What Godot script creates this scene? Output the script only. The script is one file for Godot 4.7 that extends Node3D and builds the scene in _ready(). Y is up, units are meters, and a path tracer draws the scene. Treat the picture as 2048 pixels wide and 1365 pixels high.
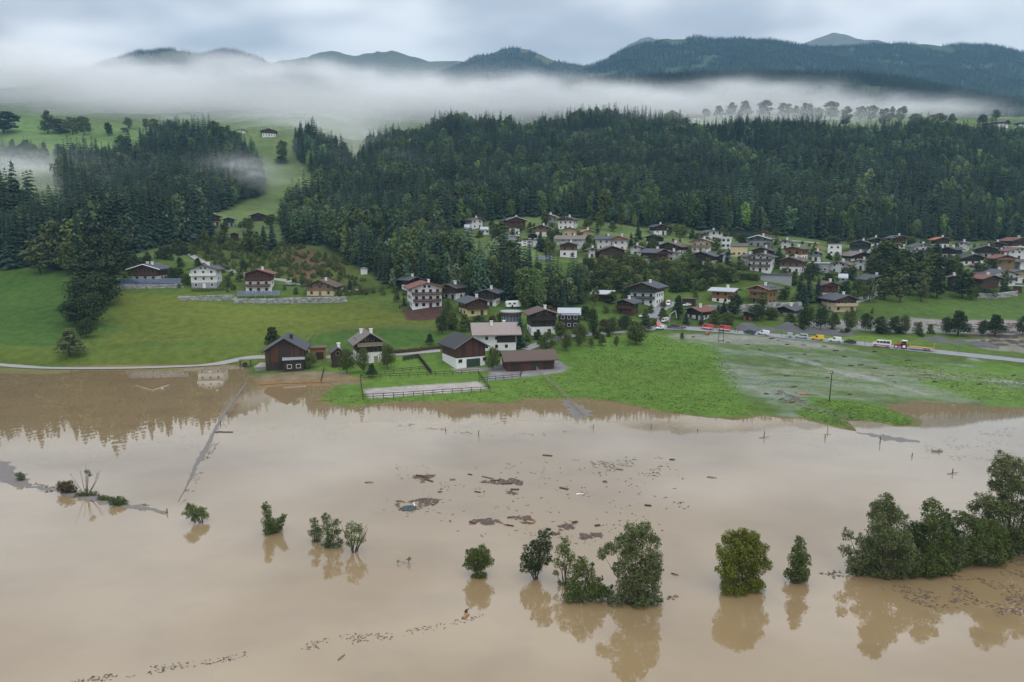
extends Node3D
# A flooded Alpine valley seen from a drone: brown water, farms and meadows at its edge, a village on
# the fan behind, spruce slopes, a bank of low cloud and mountains. Camera at (0, 40, 0), looking to -z.
# "far" below is the distance -z in metres.  bearings (p, q) read on the photograph become surveyed
# ground points once, at build time; everything then stands on the ground in world metres.

const EYE := 40.0
const PITCH := 0.15446        # 8.85 degrees down
const FOCAL := 1365.0
var noise_a := FastNoiseLite.new()
var noise_b := FastNoiseLite.new()
var noise_c := FastNoiseLite.new()
var rng := RandomNumberGenerator.new()
var names := {}
var M := {}                   # materials

# ------------------------------------------------------------------ small helpers
func numbered(called: String) -> String:
	var n: int = names.get(called, 0)
	names[called] = n + 1
	return called if n == 0 else "%s_%03d" % [called, n]

func thing(called: String, label: String, category: String, at := Vector3.ZERO, turn := 0.0, group := "") -> Node3D:
	var o := Node3D.new()
	o.name = numbered(called)
	add_child(o, true)
	o.position = at
	o.rotation.y = turn
	tag(o, label, category, group)
	return o

func tag(o: Node, label := "", category := "", group := "", kind := "") -> Node:
	if label: o.set_meta("label", label)
	if category: o.set_meta("category", category)
	if group: o.set_meta("group", group)
	if kind: o.set_meta("kind", kind)
	return o

func put(called: String, mesh: Mesh, mat: Material, parent: Node = null, at := Vector3.ZERO, turn := Vector3.ZERO) -> MeshInstance3D:
	var o := MeshInstance3D.new()
	o.mesh = mesh
	if mat: o.material_override = mat
	o.name = numbered(called) if parent == null else called
	o.position = at
	o.rotation = turn
	(self if parent == null else parent).add_child(o, true)
	return o

func start() -> SurfaceTool:
	var st := SurfaceTool.new()
	st.begin(Mesh.PRIMITIVE_TRIANGLES)
	return st

func done(st: SurfaceTool, flat := true) -> ArrayMesh:
	st.generate_normals()
	return st.commit()

func tri(st: SurfaceTool, a: Vector3, b: Vector3, c: Vector3) -> void:
	st.add_vertex(a); st.add_vertex(b); st.add_vertex(c)

# front faces run clockwise: give the corners anticlockwise as seen from outside and they are turned here
func quad(st: SurfaceTool, a: Vector3, b: Vector3, c: Vector3, d: Vector3) -> void:
	st.set_smooth_group(-1)
	tri(st, a, c, b); tri(st, a, d, c)

func box(st: SurfaceTool, lo: Vector3, hi: Vector3, x := Transform3D.IDENTITY) -> void:
	var p: Array[Vector3] = []
	for i in 8:
		p.append(x * Vector3(hi.x if i & 1 else lo.x, hi.y if i & 2 else lo.y, hi.z if i & 4 else lo.z))
	quad(st, p[4], p[5], p[7], p[6]); quad(st, p[1], p[0], p[2], p[3])
	quad(st, p[5], p[1], p[3], p[7]); quad(st, p[0], p[4], p[6], p[2])
	quad(st, p[6], p[7], p[3], p[2]); quad(st, p[0], p[1], p[5], p[4])

# a bar between two points, nearly round, tapering
func bar(st: SurfaceTool, a: Vector3, b: Vector3, ra: float, rb: float, sides := 6) -> void:
	var along := (b - a).normalized()
	var u := along.cross(Vector3.UP if absf(along.y) < 0.9 else Vector3.RIGHT).normalized()
	var w := along.cross(u)
	for i in sides:
		var f := TAU * i / sides
		var g := TAU * (i + 1) / sides
		var c := u * cos(f) + w * sin(f)
		var d := u * cos(g) + w * sin(g)
		quad(st, a + c * ra, a + d * ra, b + d * rb, b + c * rb)
		tri(st, b, b + c * rb, b + d * rb)
		tri(st, a, a + d * ra, a + c * ra)

func box_mesh(size: Vector3, centre := Vector3.ZERO) -> ArrayMesh:
	var st := start()
	box(st, centre - size / 2.0, centre + size / 2.0)
	return done(st)

func lin(r: float, g: float, b: float) -> Color:
	return Color(r, g, b).linear_to_srgb()

func mat(called: String, r: float, g: float, b: float, rough := 0.85, metal := 0.0) -> StandardMaterial3D:
	var m := StandardMaterial3D.new()
	m.resource_name = called
	m.albedo_color = lin(r, g, b)
	m.roughness = rough
	m.metallic = metal
	M[called] = m
	return m

# grey value noise as a tiling texture, from lo to hi in linear brightness
func grain(size: int, freq: float, lo: float, hi: float, seed_: int, octaves := 4, stretch := Vector2.ONE) -> ImageTexture:
	var n := FastNoiseLite.new()
	n.seed = seed_
	n.frequency = freq
	n.fractal_octaves = octaves
	var img := Image.create_empty(size, size, false, Image.FORMAT_RGB8)
	for y in size:
		for x in size:
			# four-way blend makes it tile
			var fx := float(x) / size
			var fy := float(y) / size
			var sx := x * stretch.x
			var sy := y * stretch.y
			var wx := size * stretch.x
			var wy := size * stretch.y
			var v := (n.get_noise_2d(sx, sy) * (1 - fx) + n.get_noise_2d(sx - wx, sy) * fx) * (1 - fy) + (n.get_noise_2d(sx, sy - wy) * (1 - fx) + n.get_noise_2d(sx - wx, sy - wy) * fx) * fy
			var k := clampf(0.5 + v * 1.15, 0.0, 1.0)
			var g := pow(lerpf(lo, hi, k), 1.0 / 2.2)
			img.set_pixel(x, y, Color(g, g, g))
	return ImageTexture.create_from_image(img)

func grained(m: StandardMaterial3D, t: Texture2D, tile: float, relief := 0.0) -> StandardMaterial3D:
	m.albedo_texture = t
	m.uv1_triplanar = true
	m.uv1_world_triplanar = true
	m.uv1_scale = Vector3.ONE / tile
	if relief != 0.0:
		m.heightmap_enabled = true
		m.heightmap_texture = t
		m.heightmap_scale = relief
	return m

func slope_of(q: float) -> float:
	var v := (682.5 - q) / FOCAL
	return (v * cos(PITCH) - sin(PITCH)) / (cos(PITCH) + v * sin(PITCH))

func bearing_of(p: float, q: float) -> float:
	var v := (682.5 - q) / FOCAL
	return (p - 1024.0) / FOCAL / (cos(PITCH) + v * sin(PITCH))

# point at bearing (p, q) on the level y
func level(p: float, q: float, y := 0.0) -> Vector3:
	var far := (y - EYE) / slope_of(q)
	return Vector3(bearing_of(p, q) * far, y, -far)

func at_far(p: float, q: float, far: float) -> Vector3:
	return Vector3(bearing_of(p, q) * far, EYE + slope_of(q) * far, -far)

# the ground point seen at bearing (p, q)
func ground(p: float, q: float) -> Vector3:
	var t := slope_of(q)
	var b := bearing_of(p, q)
	var far := 60.0
	while far < 2400.0:
		if EYE + t * far < height(b * far, far):
			break
		far += 4.0
	var lo := far - 4.0
	var hi := far
	for i in 8:
		var mid := (lo + hi) / 2.0
		if EYE + t * mid < height(b * mid, mid): hi = mid
		else: lo = mid
	return Vector3(b * hi, height(b * hi, hi), -hi)

func area(points: Array) -> PackedVector2Array:
	var out := PackedVector2Array()
	for p in points:
		var g := ground(p[0], p[1])
		out.append(Vector2(g.x, -g.z))
	return out

func bounds(a: PackedVector2Array) -> Rect2:
	var r := Rect2(a[0], Vector2.ZERO)
	for p in a: r = r.expand(p)
	return r

# signed distance: positive inside
func inside_by(a: PackedVector2Array, p: Vector2) -> float:
	var best := 1e12
	var inn := false
	var j := a.size() - 1
	for i in a.size():
		var e := a[j] - a[i]
		var w := p - a[i]
		var d := w - e * clampf(w.dot(e) / maxf(e.length_squared(), 1e-9), 0.0, 1.0)
		best = minf(best, d.length_squared())
		if (a[i].y > p.y) != (a[j].y > p.y) and p.x < (a[j].x - a[i].x) * (p.y - a[i].y) / (a[j].y - a[i].y) + a[i].x:
			inn = not inn
		j = i
	return sqrt(best) if inn else -sqrt(best)

# ------------------------------------------------------------------ the lie of the land
# per surveyed bearing: [row read on the photograph, distance] pairs; the height follows from both
const LINES := [
	[-200.0, [[745, 190], [722, 206], [660, 245], [600, 280], [545, 312], [478, 375], [422, 430], [374, 520], [340, 590], [300, 690], [262, 780], [240, 900], [215, 1100], [195, 1500], [180, 2000]]],
	[100.0, [[745, 194], [722, 208], [660, 240], [600, 270], [545, 308], [486, 365], [424, 430], [376, 520], [345, 590], [300, 690], [262, 780], [242, 900], [215, 1100], [195, 1500], [180, 2000]]],
	[300.0, [[745, 194], [716, 212], [660, 243], [600, 276], [560, 296], [500, 345], [440, 430], [400, 490], [360, 560], [320, 640], [282, 720], [265, 800], [245, 950], [220, 1200], [195, 1600], [180, 2000]]],
	[520.0, [[770, 178], [716, 214], [660, 244], [610, 276], [570, 302], [520, 345], [470, 415], [440, 470], [400, 540], [350, 610], [300, 700], [272, 780], [258, 880], [235, 1100], [200, 1600], [180, 2000]]],
	[640.0, [[800, 162], [740, 198], [700, 220], [650, 250], [605, 282], [570, 305], [520, 345], [470, 405], [430, 465], [390, 540], [340, 620], [295, 700], [270, 790], [255, 900], [230, 1100], [200, 1600], [180, 2000]]],
	[740.0, [[812, 155], [740, 198], [700, 222], [650, 250], [605, 282], [575, 302], [520, 345], [470, 395], [430, 450], [380, 540], [340, 630], [310, 700], [290, 800], [275, 920], [245, 1100], [200, 1600], [180, 2000]]],
	[900.0, [[808, 158], [740, 198], [690, 224], [650, 248], [605, 275], [560, 310], [500, 362], [450, 415], [400, 490], [340, 610], [290, 710], [252, 800], [262, 860], [255, 1000], [230, 1200], [200, 1700], [180, 2000]]],
	[1040.0, [[808, 158], [740, 198], [690, 225], [650, 250], [620, 270], [590, 292], [500, 345], [450, 410], [400, 495], [340, 610], [300, 700], [264, 800], [258, 840], [262, 920], [240, 1200], [205, 1700], [180, 2000]]],
	[1200.0, [[803, 160], [740, 197], [680, 232], [650, 252], [615, 277], [580, 300], [525, 330], [480, 372], [440, 425], [400, 490], [340, 610], [290, 720], [243, 830], [246, 880], [250, 1000], [230, 1300], [205, 1700], [180, 2000]]],
	[1350.0, [[830, 146], [740, 198], [680, 236], [655, 258], [620, 282], [590, 302], [530, 330], [490, 368], [455, 418], [400, 500], [340, 610], [290, 710], [250, 810], [242, 860], [240, 1000], [225, 1300], [195, 1700], [170, 2000]]],
	[1550.0, [[838, 142], [740, 199], [680, 238], [658, 256], [620, 282], [585, 302], [530, 332], [495, 366], [465, 415], [400, 510], [340, 610], [295, 690], [262, 760], [247, 830], [236, 960], [224, 1300], [190, 1700], [165, 2000]]],
	[1750.0, [[860, 133], [800, 162], [740, 199], [700, 225], [660, 254], [625, 284], [590, 306], [540, 342], [500, 385], [478, 420], [400, 520], [340, 610], [300, 680], [272, 740], [256, 800], [240, 950], [228, 1200], [195, 1700], [165, 2000]]],
	[1920.0, [[815, 154], [760, 186], [715, 214], [680, 238], [645, 268], [603, 300], [570, 322], [520, 372], [482, 425], [400, 520], [340, 600], [300, 670], [278, 730], [262, 790], [244, 920], [234, 1200], [216, 1700], [208, 2000]]],
	[2250.0, [[815, 154], [760, 186], [720, 212], [685, 236], [645, 268], [603, 300], [570, 322], [520, 372], [485, 425], [400, 520], [340, 600], [300, 670], [285, 730], [264, 790], [246, 920], [232, 1200], [216, 1700], [208, 2000]]],
]
const STEP := 4.0
const FROM := 100.0
const STEPS := 560
var line_bearing := PackedFloat32Array()
var line_height: Array[PackedFloat32Array] = []
var shore := PackedVector2Array()
var shore_box := Rect2()

func survey() -> void:
	for l in LINES:
		line_bearing.append((l[0] - 1024.0) / FOCAL)
		var pts: Array = [[FROM, -0.8]]
		for e in l[1]:
			pts.append([float(e[1]), EYE + slope_of(e[0]) * e[1]])
		var raw := PackedFloat32Array()
		var k := 0
		for i in STEPS:
			var far := FROM + i * STEP
			while k < pts.size() - 2 and pts[k + 1][0] < far: k += 1
			var f: float = (far - pts[k][0]) / (pts[k + 1][0] - pts[k][0])
			raw.append(lerpf(pts[k][1], pts[k + 1][1], minf(f, 1.6)))
		var soft := PackedFloat32Array()
		for i in STEPS:
			var s := 0.0
			var reach := 2 if i < 55 else (4 if i < 100 else 8)
			for j in range(-reach, reach + 1):
				s += raw[clampi(i + j, 0, STEPS - 1)]
			soft.append(s / (2 * reach + 1))
		line_height.append(soft)

func cubic(a: float, b: float, c: float, d: float, f: float) -> float:
	return b + 0.5 * f * (c - a + f * (2.0 * a - 5.0 * b + 4.0 * c - d + f * (3.0 * (b - c) + d - a)))

func height(x: float, far: float) -> float:
	var g := clampf((far - FROM) / STEP, 0.0, STEPS - 2.0)
	var k := int(g)
	var f := g - k
	var b := x / maxf(far, 1.0)
	var n := line_bearing.size()
	var i := 0
	while i < n - 2 and line_bearing[i + 1] < b: i += 1
	var w := clampf((b - line_bearing[i]) / (line_bearing[i + 1] - line_bearing[i]), 0.0, 1.0)
	w = lerpf(w, w * w * (3.0 - 2.0 * w), 0.6)
	var y := lerpf(lerpf(line_height[i][k], line_height[i][k + 1], f), lerpf(line_height[i + 1][k], line_height[i + 1][k + 1], f), w)
	if far > 320.0:
		y += noise_a.get_noise_2d(x, far) * clampf((far - 320.0) * 0.016, 0.0, 12.0) * (1.0 if far < 900.0 else 0.6)
	elif far > 225.0:
		y += noise_a.get_noise_2d(x * 3.0, far * 3.0) * 0.5 * clampf((far - 225.0) / 40.0, 0.0, 1.0)
	return y

# near the flood the land follows the waterline
func near_height(x: float, far: float) -> float:
	var y := height(x, far)
	if far < 216.0:
		var d := inside_by(shore, Vector2(x, far))
		d += noise_b.get_noise_2d(x * 2.0, far * 2.0) * 2.2
		var b := clampf(d * 0.05, -0.9, 9.0)
		y = minf(maxf(y, 0.25), b) if d > 0.0 else minf(b, -0.02)
		if far > 208.0:
			y = lerpf(y, maxf(height(x, far), 0.3), (far - 208.0) / 8.0)
	return y + noise_b.get_noise_2d(x * 9.0, far * 9.0) * 0.07 * clampf(y * 4.0, 0.0, 1.0)

# ------------------------------------------------------------------ camera, sky, light
func set_camera_and_light() -> void:
	var cam := Camera3D.new()
	cam.name = "camera"
	cam.position = Vector3(0, EYE, 0)
	cam.rotation.x = -PITCH
	cam.fov = 53.13
	cam.near = 1.0
	cam.far = 12000.0
	add_child(cam)
	var e := Environment.new()
	e.tonemap_mode = Environment.TONE_MAPPER_LINEAR
	e.tonemap_exposure = 1.5
	e.background_mode = Environment.BG_SKY
	e.sky = Sky.new()
	var pan := PanoramaSkyMaterial.new()
	pan.panorama = overcast()
	e.sky.sky_material = pan
	e.background_energy_multiplier = 1.0
	e.fog_enabled = true
	e.fog_light_color = lin(0.32, 0.62, 0.88)
	e.fog_density = 0.00013
	e.sdfgi_enabled = true
	e.ssao_enabled = true
	e.ssil_enabled = true
	var w := WorldEnvironment.new()
	w.name = "environment"
	w.environment = e
	add_child(w)
	var sun := DirectionalLight3D.new()
	sun.name = "sun"
	sun.light_energy = 0.12
	sun.light_color = Color(1.0, 0.97, 0.92)
	sun.light_angular_distance = 40.0
	sun.shadow_enabled = true
	sun.rotation_degrees = Vector3(-62, 35, 0)
	add_child(sun)

# an overcast sky, one layer of stratus seen in perspective, brighter overhead as overcast skies are
func overcast() -> ImageTexture:
	var n := FastNoiseLite.new()
	n.seed = 5
	n.frequency = 1.0
	n.fractal_octaves = 5
	var m := FastNoiseLite.new()
	m.seed = 22
	m.frequency = 0.33
	m.fractal_octaves = 2
	var img := Image.create_empty(1024, 512, false, Image.FORMAT_RGBF)
	for j in 512:
		var up := (0.5 - (j + 0.5) / 512.0) * PI
		for i in 1024:
			if up < -0.02:
				img.set_pixel(i, j, Color(0.2, 0.2, 0.18))
				continue
			var az := ((i + 0.5) / 1024.0 - 0.5) * TAU       # 0 at the middle of the picture, -z
			var d := Vector3(sin(az) * cos(up), sin(up), -cos(az) * cos(up))
			var s := 1.0 / (maxf(d.y, 0.0) + 0.16)
			var p := Vector2(d.x, d.z) * s
			var v := 0.42 + 0.75 * n.get_noise_2d(p.x * 1.3, p.y * 1.9) + 0.55 * m.get_noise_2d(p.x * 2.0 + 0.3, p.y * 2.6)
			v += 0.34 * maxf(0.0, d.dot(Vector3(-0.62, 0.2, -0.75)) - 0.7) / 0.3
			v = smoothstep(0.0, 0.92, v)
			var c := Vector3(0.41, 0.428, 0.48).lerp(Vector3(0.78, 0.787, 0.81), v)
			c *= (1.0 + 2.0 * d.y) / 1.42        # overcast luminance grows to three times towards the zenith
			img.set_pixel(i, j, Color(c.x, c.y, c.z))
	return ImageTexture.create_from_image(img)

# ------------------------------------------------------------------ ground
class Zone:
	var edge: PackedVector2Array
	var box: Rect2
	var color: Color
	var soft: float
	var rough: float
	var strength: float
	var streaky := false

var zones: Array[Zone] = []

func zone(points: Array, c: Color, soft := 2.0, rough := 2.0, strength := 1.0) -> void:
	var z := Zone.new()
	z.edge = area(points)
	z.box = bounds(z.edge).grow(soft + rough * 2.0)
	z.color = c
	z.soft = soft
	z.rough = rough
	z.strength = strength
	zones.append(z)

func ground_color(x: float, far: float, y: float) -> Color:
	var p := Vector2(x, far)
	var c := Color(0.08, 0.125, 0.028)
	if far > 330.0:
		c = Color(0.115, 0.16, 0.055)
	if far > 1100.0:
		c = Color(0.05, 0.075, 0.032)
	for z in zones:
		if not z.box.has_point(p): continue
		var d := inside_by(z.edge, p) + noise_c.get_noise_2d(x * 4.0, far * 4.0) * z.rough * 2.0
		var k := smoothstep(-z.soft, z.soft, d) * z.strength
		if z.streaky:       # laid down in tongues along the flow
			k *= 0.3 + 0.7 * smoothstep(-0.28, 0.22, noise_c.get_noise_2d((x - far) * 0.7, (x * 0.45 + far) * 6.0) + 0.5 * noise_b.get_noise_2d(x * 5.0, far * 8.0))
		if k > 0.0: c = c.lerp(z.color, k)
	if y < 0.5 and far < 216.0:      # trampled and silted just above the water
		var k := smoothstep(0.13 + noise_c.get_noise_2d(x * 6.0, far * 6.0) * 0.1, 0.0, y)
		c = c.lerp(Color(0.17, 0.125, 0.065), k * 0.85)
	var patch := noise_c.get_noise_2d(x * 1.3, far * 1.3)
	var fine := noise_b.get_noise_2d(x * 11.0, far * 11.0)
	var mow := noise_c.get_noise_2d(x * 0.5 + 300.0, far * 5.0)
	var g := 1.0 + 0.24 * patch + 0.30 * fine + 0.12 * mow
	return Color(c.r * (g + 0.10 * mow), c.g * g, c.b * g)

func sheet(called: String, x0: float, x1: float, f0: float, f1: float, step: float, near: bool, drop := 0.0) -> MeshInstance3D:
	var nx := int((x1 - x0) / step) + 1
	var nz := int((f1 - f0) / step) + 1
	var v := PackedVector3Array()
	var col := PackedColorArray()
	v.resize(nx * nz); col.resize(nx * nz)
	for j in nz:
		var far := f0 + j * step
		for i in nx:
			var x := x0 + i * step
			var y := near_height(x, far) if near else height(x, far)
			v[j * nx + i] = Vector3(x, y - drop, -far)
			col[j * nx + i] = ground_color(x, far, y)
	var idx := PackedInt32Array()
	for j in nz - 1:
		for i in nx - 1:
			var a := j * nx + i
			if near and v[a].y < -0.6 and v[a + 1].y < -0.6 and v[a + nx].y < -0.6: continue
			idx.append_array([a, a + nx, a + 1, a + 1, a + nx, a + nx + 1])
	return put(called, shaded(v, idx, col), M.ground)

func shaded(v: PackedVector3Array, idx: PackedInt32Array, col = null) -> ArrayMesh:
	var nor := PackedVector3Array()
	nor.resize(v.size())
	for t in range(0, idx.size(), 3):
		var n := (v[idx[t + 2]] - v[idx[t]]).cross(v[idx[t + 1]] - v[idx[t]])
		nor[idx[t]] += n; nor[idx[t + 1]] += n; nor[idx[t + 2]] += n
	for i in nor.size(): nor[i] = nor[i].normalized() if nor[i] != Vector3.ZERO else Vector3.UP
	var a := []
	a.resize(Mesh.ARRAY_MAX)
	a[Mesh.ARRAY_VERTEX] = v; a[Mesh.ARRAY_NORMAL] = nor; a[Mesh.ARRAY_INDEX] = idx
	if col != null: a[Mesh.ARRAY_COLOR] = col
	var m := ArrayMesh.new()
	m.add_surface_from_arrays(Mesh.PRIMITIVE_TRIANGLES, a)
	return m

func lay_ground() -> void:
	for e in [[-400, 742], [-60, 738], [60, 737], [200, 731], [330, 728], [440, 728], [482, 736], [494, 752], [512, 768], [560, 762], [625, 763], [668, 771], [640, 786], [628, 806], [690, 816], [742, 813], [800, 806], [880, 806], [962, 808], [1030, 812], [1062, 801], [1150, 797], [1200, 801], [1262, 813], [1330, 826], [1400, 836], [1470, 840], [1528, 831], [1560, 834], [1604, 835], [1650, 850], [1712, 864], [1716, 856], [1690, 842], [1740, 846], [1800, 858], [1846, 854], [1850, 842], [1812, 826], [1790, 813], [1850, 806], [1930, 808], [1990, 815], [2150, 818], [2500, 820]]:
		var g := level(e[0], e[1])
		shore.append(Vector2(g.x, -g.z))
	shore.append(Vector2(500, 400)); shore.append(Vector2(-500, 400))
	var green := Color(0.098, 0.172, 0.031)
	# the meadows
	zone([[-300, 712], [-300, 530], [160, 540], [230, 580], [190, 640], [120, 696], [40, 692]], Color(0.056, 0.105, 0.021), 2.0, 1.5)
	zone([[205, 640], [230, 590], [370, 585], [480, 610], [690, 608], [800, 614], [890, 650], [720, 655], [560, 672], [400, 684], [230, 690]], Color(0.118, 0.140, 0.024), 6.0, 4.0, 0.8)
	zone([[-300, 730], [-300, 692], [120, 693], [260, 690], [420, 684], [600, 668], [740, 654], [900, 662], [520, 720]], Color(0.092, 0.128, 0.024), 3.0, 2.0)
	zone([[605, 697], [622, 676], [650, 668], [700, 661], [790, 657], [880, 663], [900, 690], [800, 694], [700, 702]], Color(0.058, 0.108, 0.022), 0.8, 0.6)
	zone([[600, 760], [640, 730], [800, 705], [900, 720], [1100, 700], [1180, 690], [1300, 665], [1430, 690], [1470, 740], [1490, 790], [1530, 836], [1300, 830], [1150, 800], [620, 815]], green, 3.0, 2.0)
	zone([[1500, 655], [1660, 668], [1900, 690], [1700, 690], [1560, 664]], Color(0.105, 0.165, 0.03), 1.5, 1.5)
	zone([[1760, 612], [1820, 603], [2100, 595], [2300, 596], [2300, 642], [2000, 640], [1830, 634]], Color(0.075, 0.125, 0.03), 2.0, 1.5)
	# silt washed over the grass by the torrent
	zone([[1320, 664], [1440, 670], [1560, 676], [1700, 694], [1860, 722], [2000, 742], [2300, 775], [2300, 818], [1950, 812], [1850, 812], [1800, 820], [1640, 830], [1560, 836], [1528, 822], [1490, 790], [1460, 752], [1436, 722], [1420, 698], [1340, 678]], Color(0.165, 0.20, 0.125), 4.0, 4.0)
	zones[zones.size() - 1].streaky = true
	zone([[1330, 662], [1440, 672], [1560, 678], [1700, 696], [1690, 704], [1560, 692], [1440, 684], [1345, 674]], Color(0.22, 0.23, 0.19), 2.0, 3.0, 0.85)
	zone([[1440, 722], [1500, 745], [1545, 775], [1600, 800], [1700, 850], [1760, 872], [1640, 842], [1560, 834], [1500, 800], [1460, 760]], Color(0.195, 0.22, 0.175), 4.0, 5.0, 0.8)
	zones[zones.size() - 1].streaky = true
	for e in [[[1880, 733], [1990, 757], [2100, 771], [2100, 776], [1980, 764], [1880, 738]], [[1945, 714], [1985, 733], [2060, 744], [2060, 749], [1985, 739], [1940, 718]], [[1500, 700], [1620, 722], [1760, 760], [1860, 790], [1760, 766], [1620, 730]]]:
		zone(e, Color(0.25, 0.255, 0.235), 1.0, 1.4, 0.8)
	zone([[1590, 815], [1640, 821], [1722, 850], [1716, 864], [1650, 851], [1595, 832]], green, 1.0, 1.2)
	zone([[1618, 795], [1700, 800], [1800, 818], [1852, 845], [1840, 860], [1760, 842], [1680, 818], [1625, 805]], green, 1.0, 1.2)
	zone([[1850, 758], [1950, 764], [2100, 786], [2300, 800], [2300, 816], [1990, 810], [1900, 795]], Color(0.105, 0.185, 0.03), 3.0, 4.0, 0.85)
	zone([[1740, 712], [1830, 722], [1960, 742], [2100, 755], [2100, 768], [1940, 756], [1800, 735]], green, 1.5, 2.5, 0.8)
	zone([[1935, 722], [2100, 738], [2100, 752], [1990, 742]], green, 1.0, 1.5)
	# torrent bed and gravel beside the road
	zone([[1600, 640], [1700, 642], [1830, 636], [2000, 643], [2300, 645], [2300, 682], [2048, 672], [1900, 668], [1780, 664], [1650, 662]], Color(0.22, 0.21, 0.19), 2.0, 2.0)
	zone([[1930, 680], [2000, 676], [2300, 680], [2300, 722], [2100, 712], [1990, 702]], Color(0.22, 0.215, 0.18), 3.0, 4.0, 0.85)
	# yard mud round the left farm and riding arena
	zone([[490, 762], [520, 745], [600, 742], [690, 744], [730, 764], [640, 772], [560, 772]], Color(0.20, 0.158, 0.10), 1.2, 1.0, 0.9)
	# gravel yard of the right farm
	zone([[985, 740], [1000, 722], [1105, 716], [1140, 736], [1120, 746], [1040, 756], [970, 762]], Color(0.22, 0.22, 0.225), 0.6, 0.4)
	zone([[905, 738], [985, 734], [985, 742], [915, 744]], Color(0.25, 0.24, 0.21), 0.6, 0.4)
	zone([[727, 779], [850, 770], [960, 763], [976, 779], [850, 789], [738, 796]], Color(0.34, 0.315, 0.29), 0.5, 0.3)
	# slopes farther up
	zone([[-300, 300], [-300, 236], [100, 236], [330, 262], [300, 300], [200, 320]], Color(0.125, 0.195, 0.06), 8.0, 4.0)
	zone([[380, 500], [430, 470], [520, 480], [620, 490], [690, 520], [760, 575], [840, 590], [700, 585], [560, 560], [420, 540]], Color(0.075, 0.098, 0.024), 5.0, 5.0)
	zone([[560, 500], [600, 492], [640, 505], [660, 530], [645, 545], [600, 545], [570, 520]], Color(0.13, 0.075, 0.05), 3.0, 6.0, 0.8)
	zone([[590, 548], [640, 546], [610, 560]], Color(0.13, 0.075, 0.05), 2.0, 4.0, 0.8)
	zone([[800, 618], [890, 610], [905, 640], [810, 642]], Color(0.085, 0.05, 0.04), 0.8, 0.5)
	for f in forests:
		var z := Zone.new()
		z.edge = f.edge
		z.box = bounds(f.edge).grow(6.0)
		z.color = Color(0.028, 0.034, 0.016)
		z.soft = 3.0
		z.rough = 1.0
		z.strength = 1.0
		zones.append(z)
	var t := grain(512, 0.03, 0.72, 1.25, 3, 5)
	var m := mat("ground", 1, 1, 1, 0.95)
	m.vertex_color_use_as_albedo = true
	m.metallic_specular = 0.2
	grained(m, t, 23.0, 0.0)
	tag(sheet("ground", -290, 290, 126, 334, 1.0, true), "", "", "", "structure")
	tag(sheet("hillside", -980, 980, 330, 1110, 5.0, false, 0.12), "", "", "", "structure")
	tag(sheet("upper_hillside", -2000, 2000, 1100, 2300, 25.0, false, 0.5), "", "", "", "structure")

func lay_water() -> void:
	var n := grain(512, 0.02, 0.0, 1.0, 9, 5, Vector2(1.0, 1.0))
	var silt := grain(512, 0.01, 0.89, 1.08, 14, 4, Vector2(0.8, 1.2))
	var m := mat("water", 0.275, 0.196, 0.102, 0.02)
	m.metallic_specular = 0.7
	m.clearcoat_enabled = true        # clear water over the silt it carries
	m.clearcoat = 0.45
	m.clearcoat_roughness = 0.02
	m.uv1_triplanar = true
	m.uv1_world_triplanar = true
	m.uv1_scale = Vector3.ONE / 9.0
	var st := start()
	# one level sheet, out past the frame on every side
	quad(st, Vector3(-420, 0, 60), Vector3(420, 0, 60), Vector3(420, 0, -225), Vector3(-420, 0, -225))
	m.albedo_texture = silt
	m.uv1_scale = Vector3.ONE / 70.0
	tag(put("flood_water", done(st), m), "", "", "", "structure")

# ------------------------------------------------------------------ trees of the slopes
class Wood:
	var edge: PackedVector2Array
	var gap: float
	var leafy: float
	var tall: float
	var kind: String
var forests: Array[Wood] = []

func wood(points: Array, gap: float, leafy: float, tall: float, kind: String) -> void:
	var f := Wood.new()
	f.edge = area(points)
	f.gap = gap
	f.leafy = leafy
	f.tall = tall
	f.kind = kind
	forests.append(f)

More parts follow.
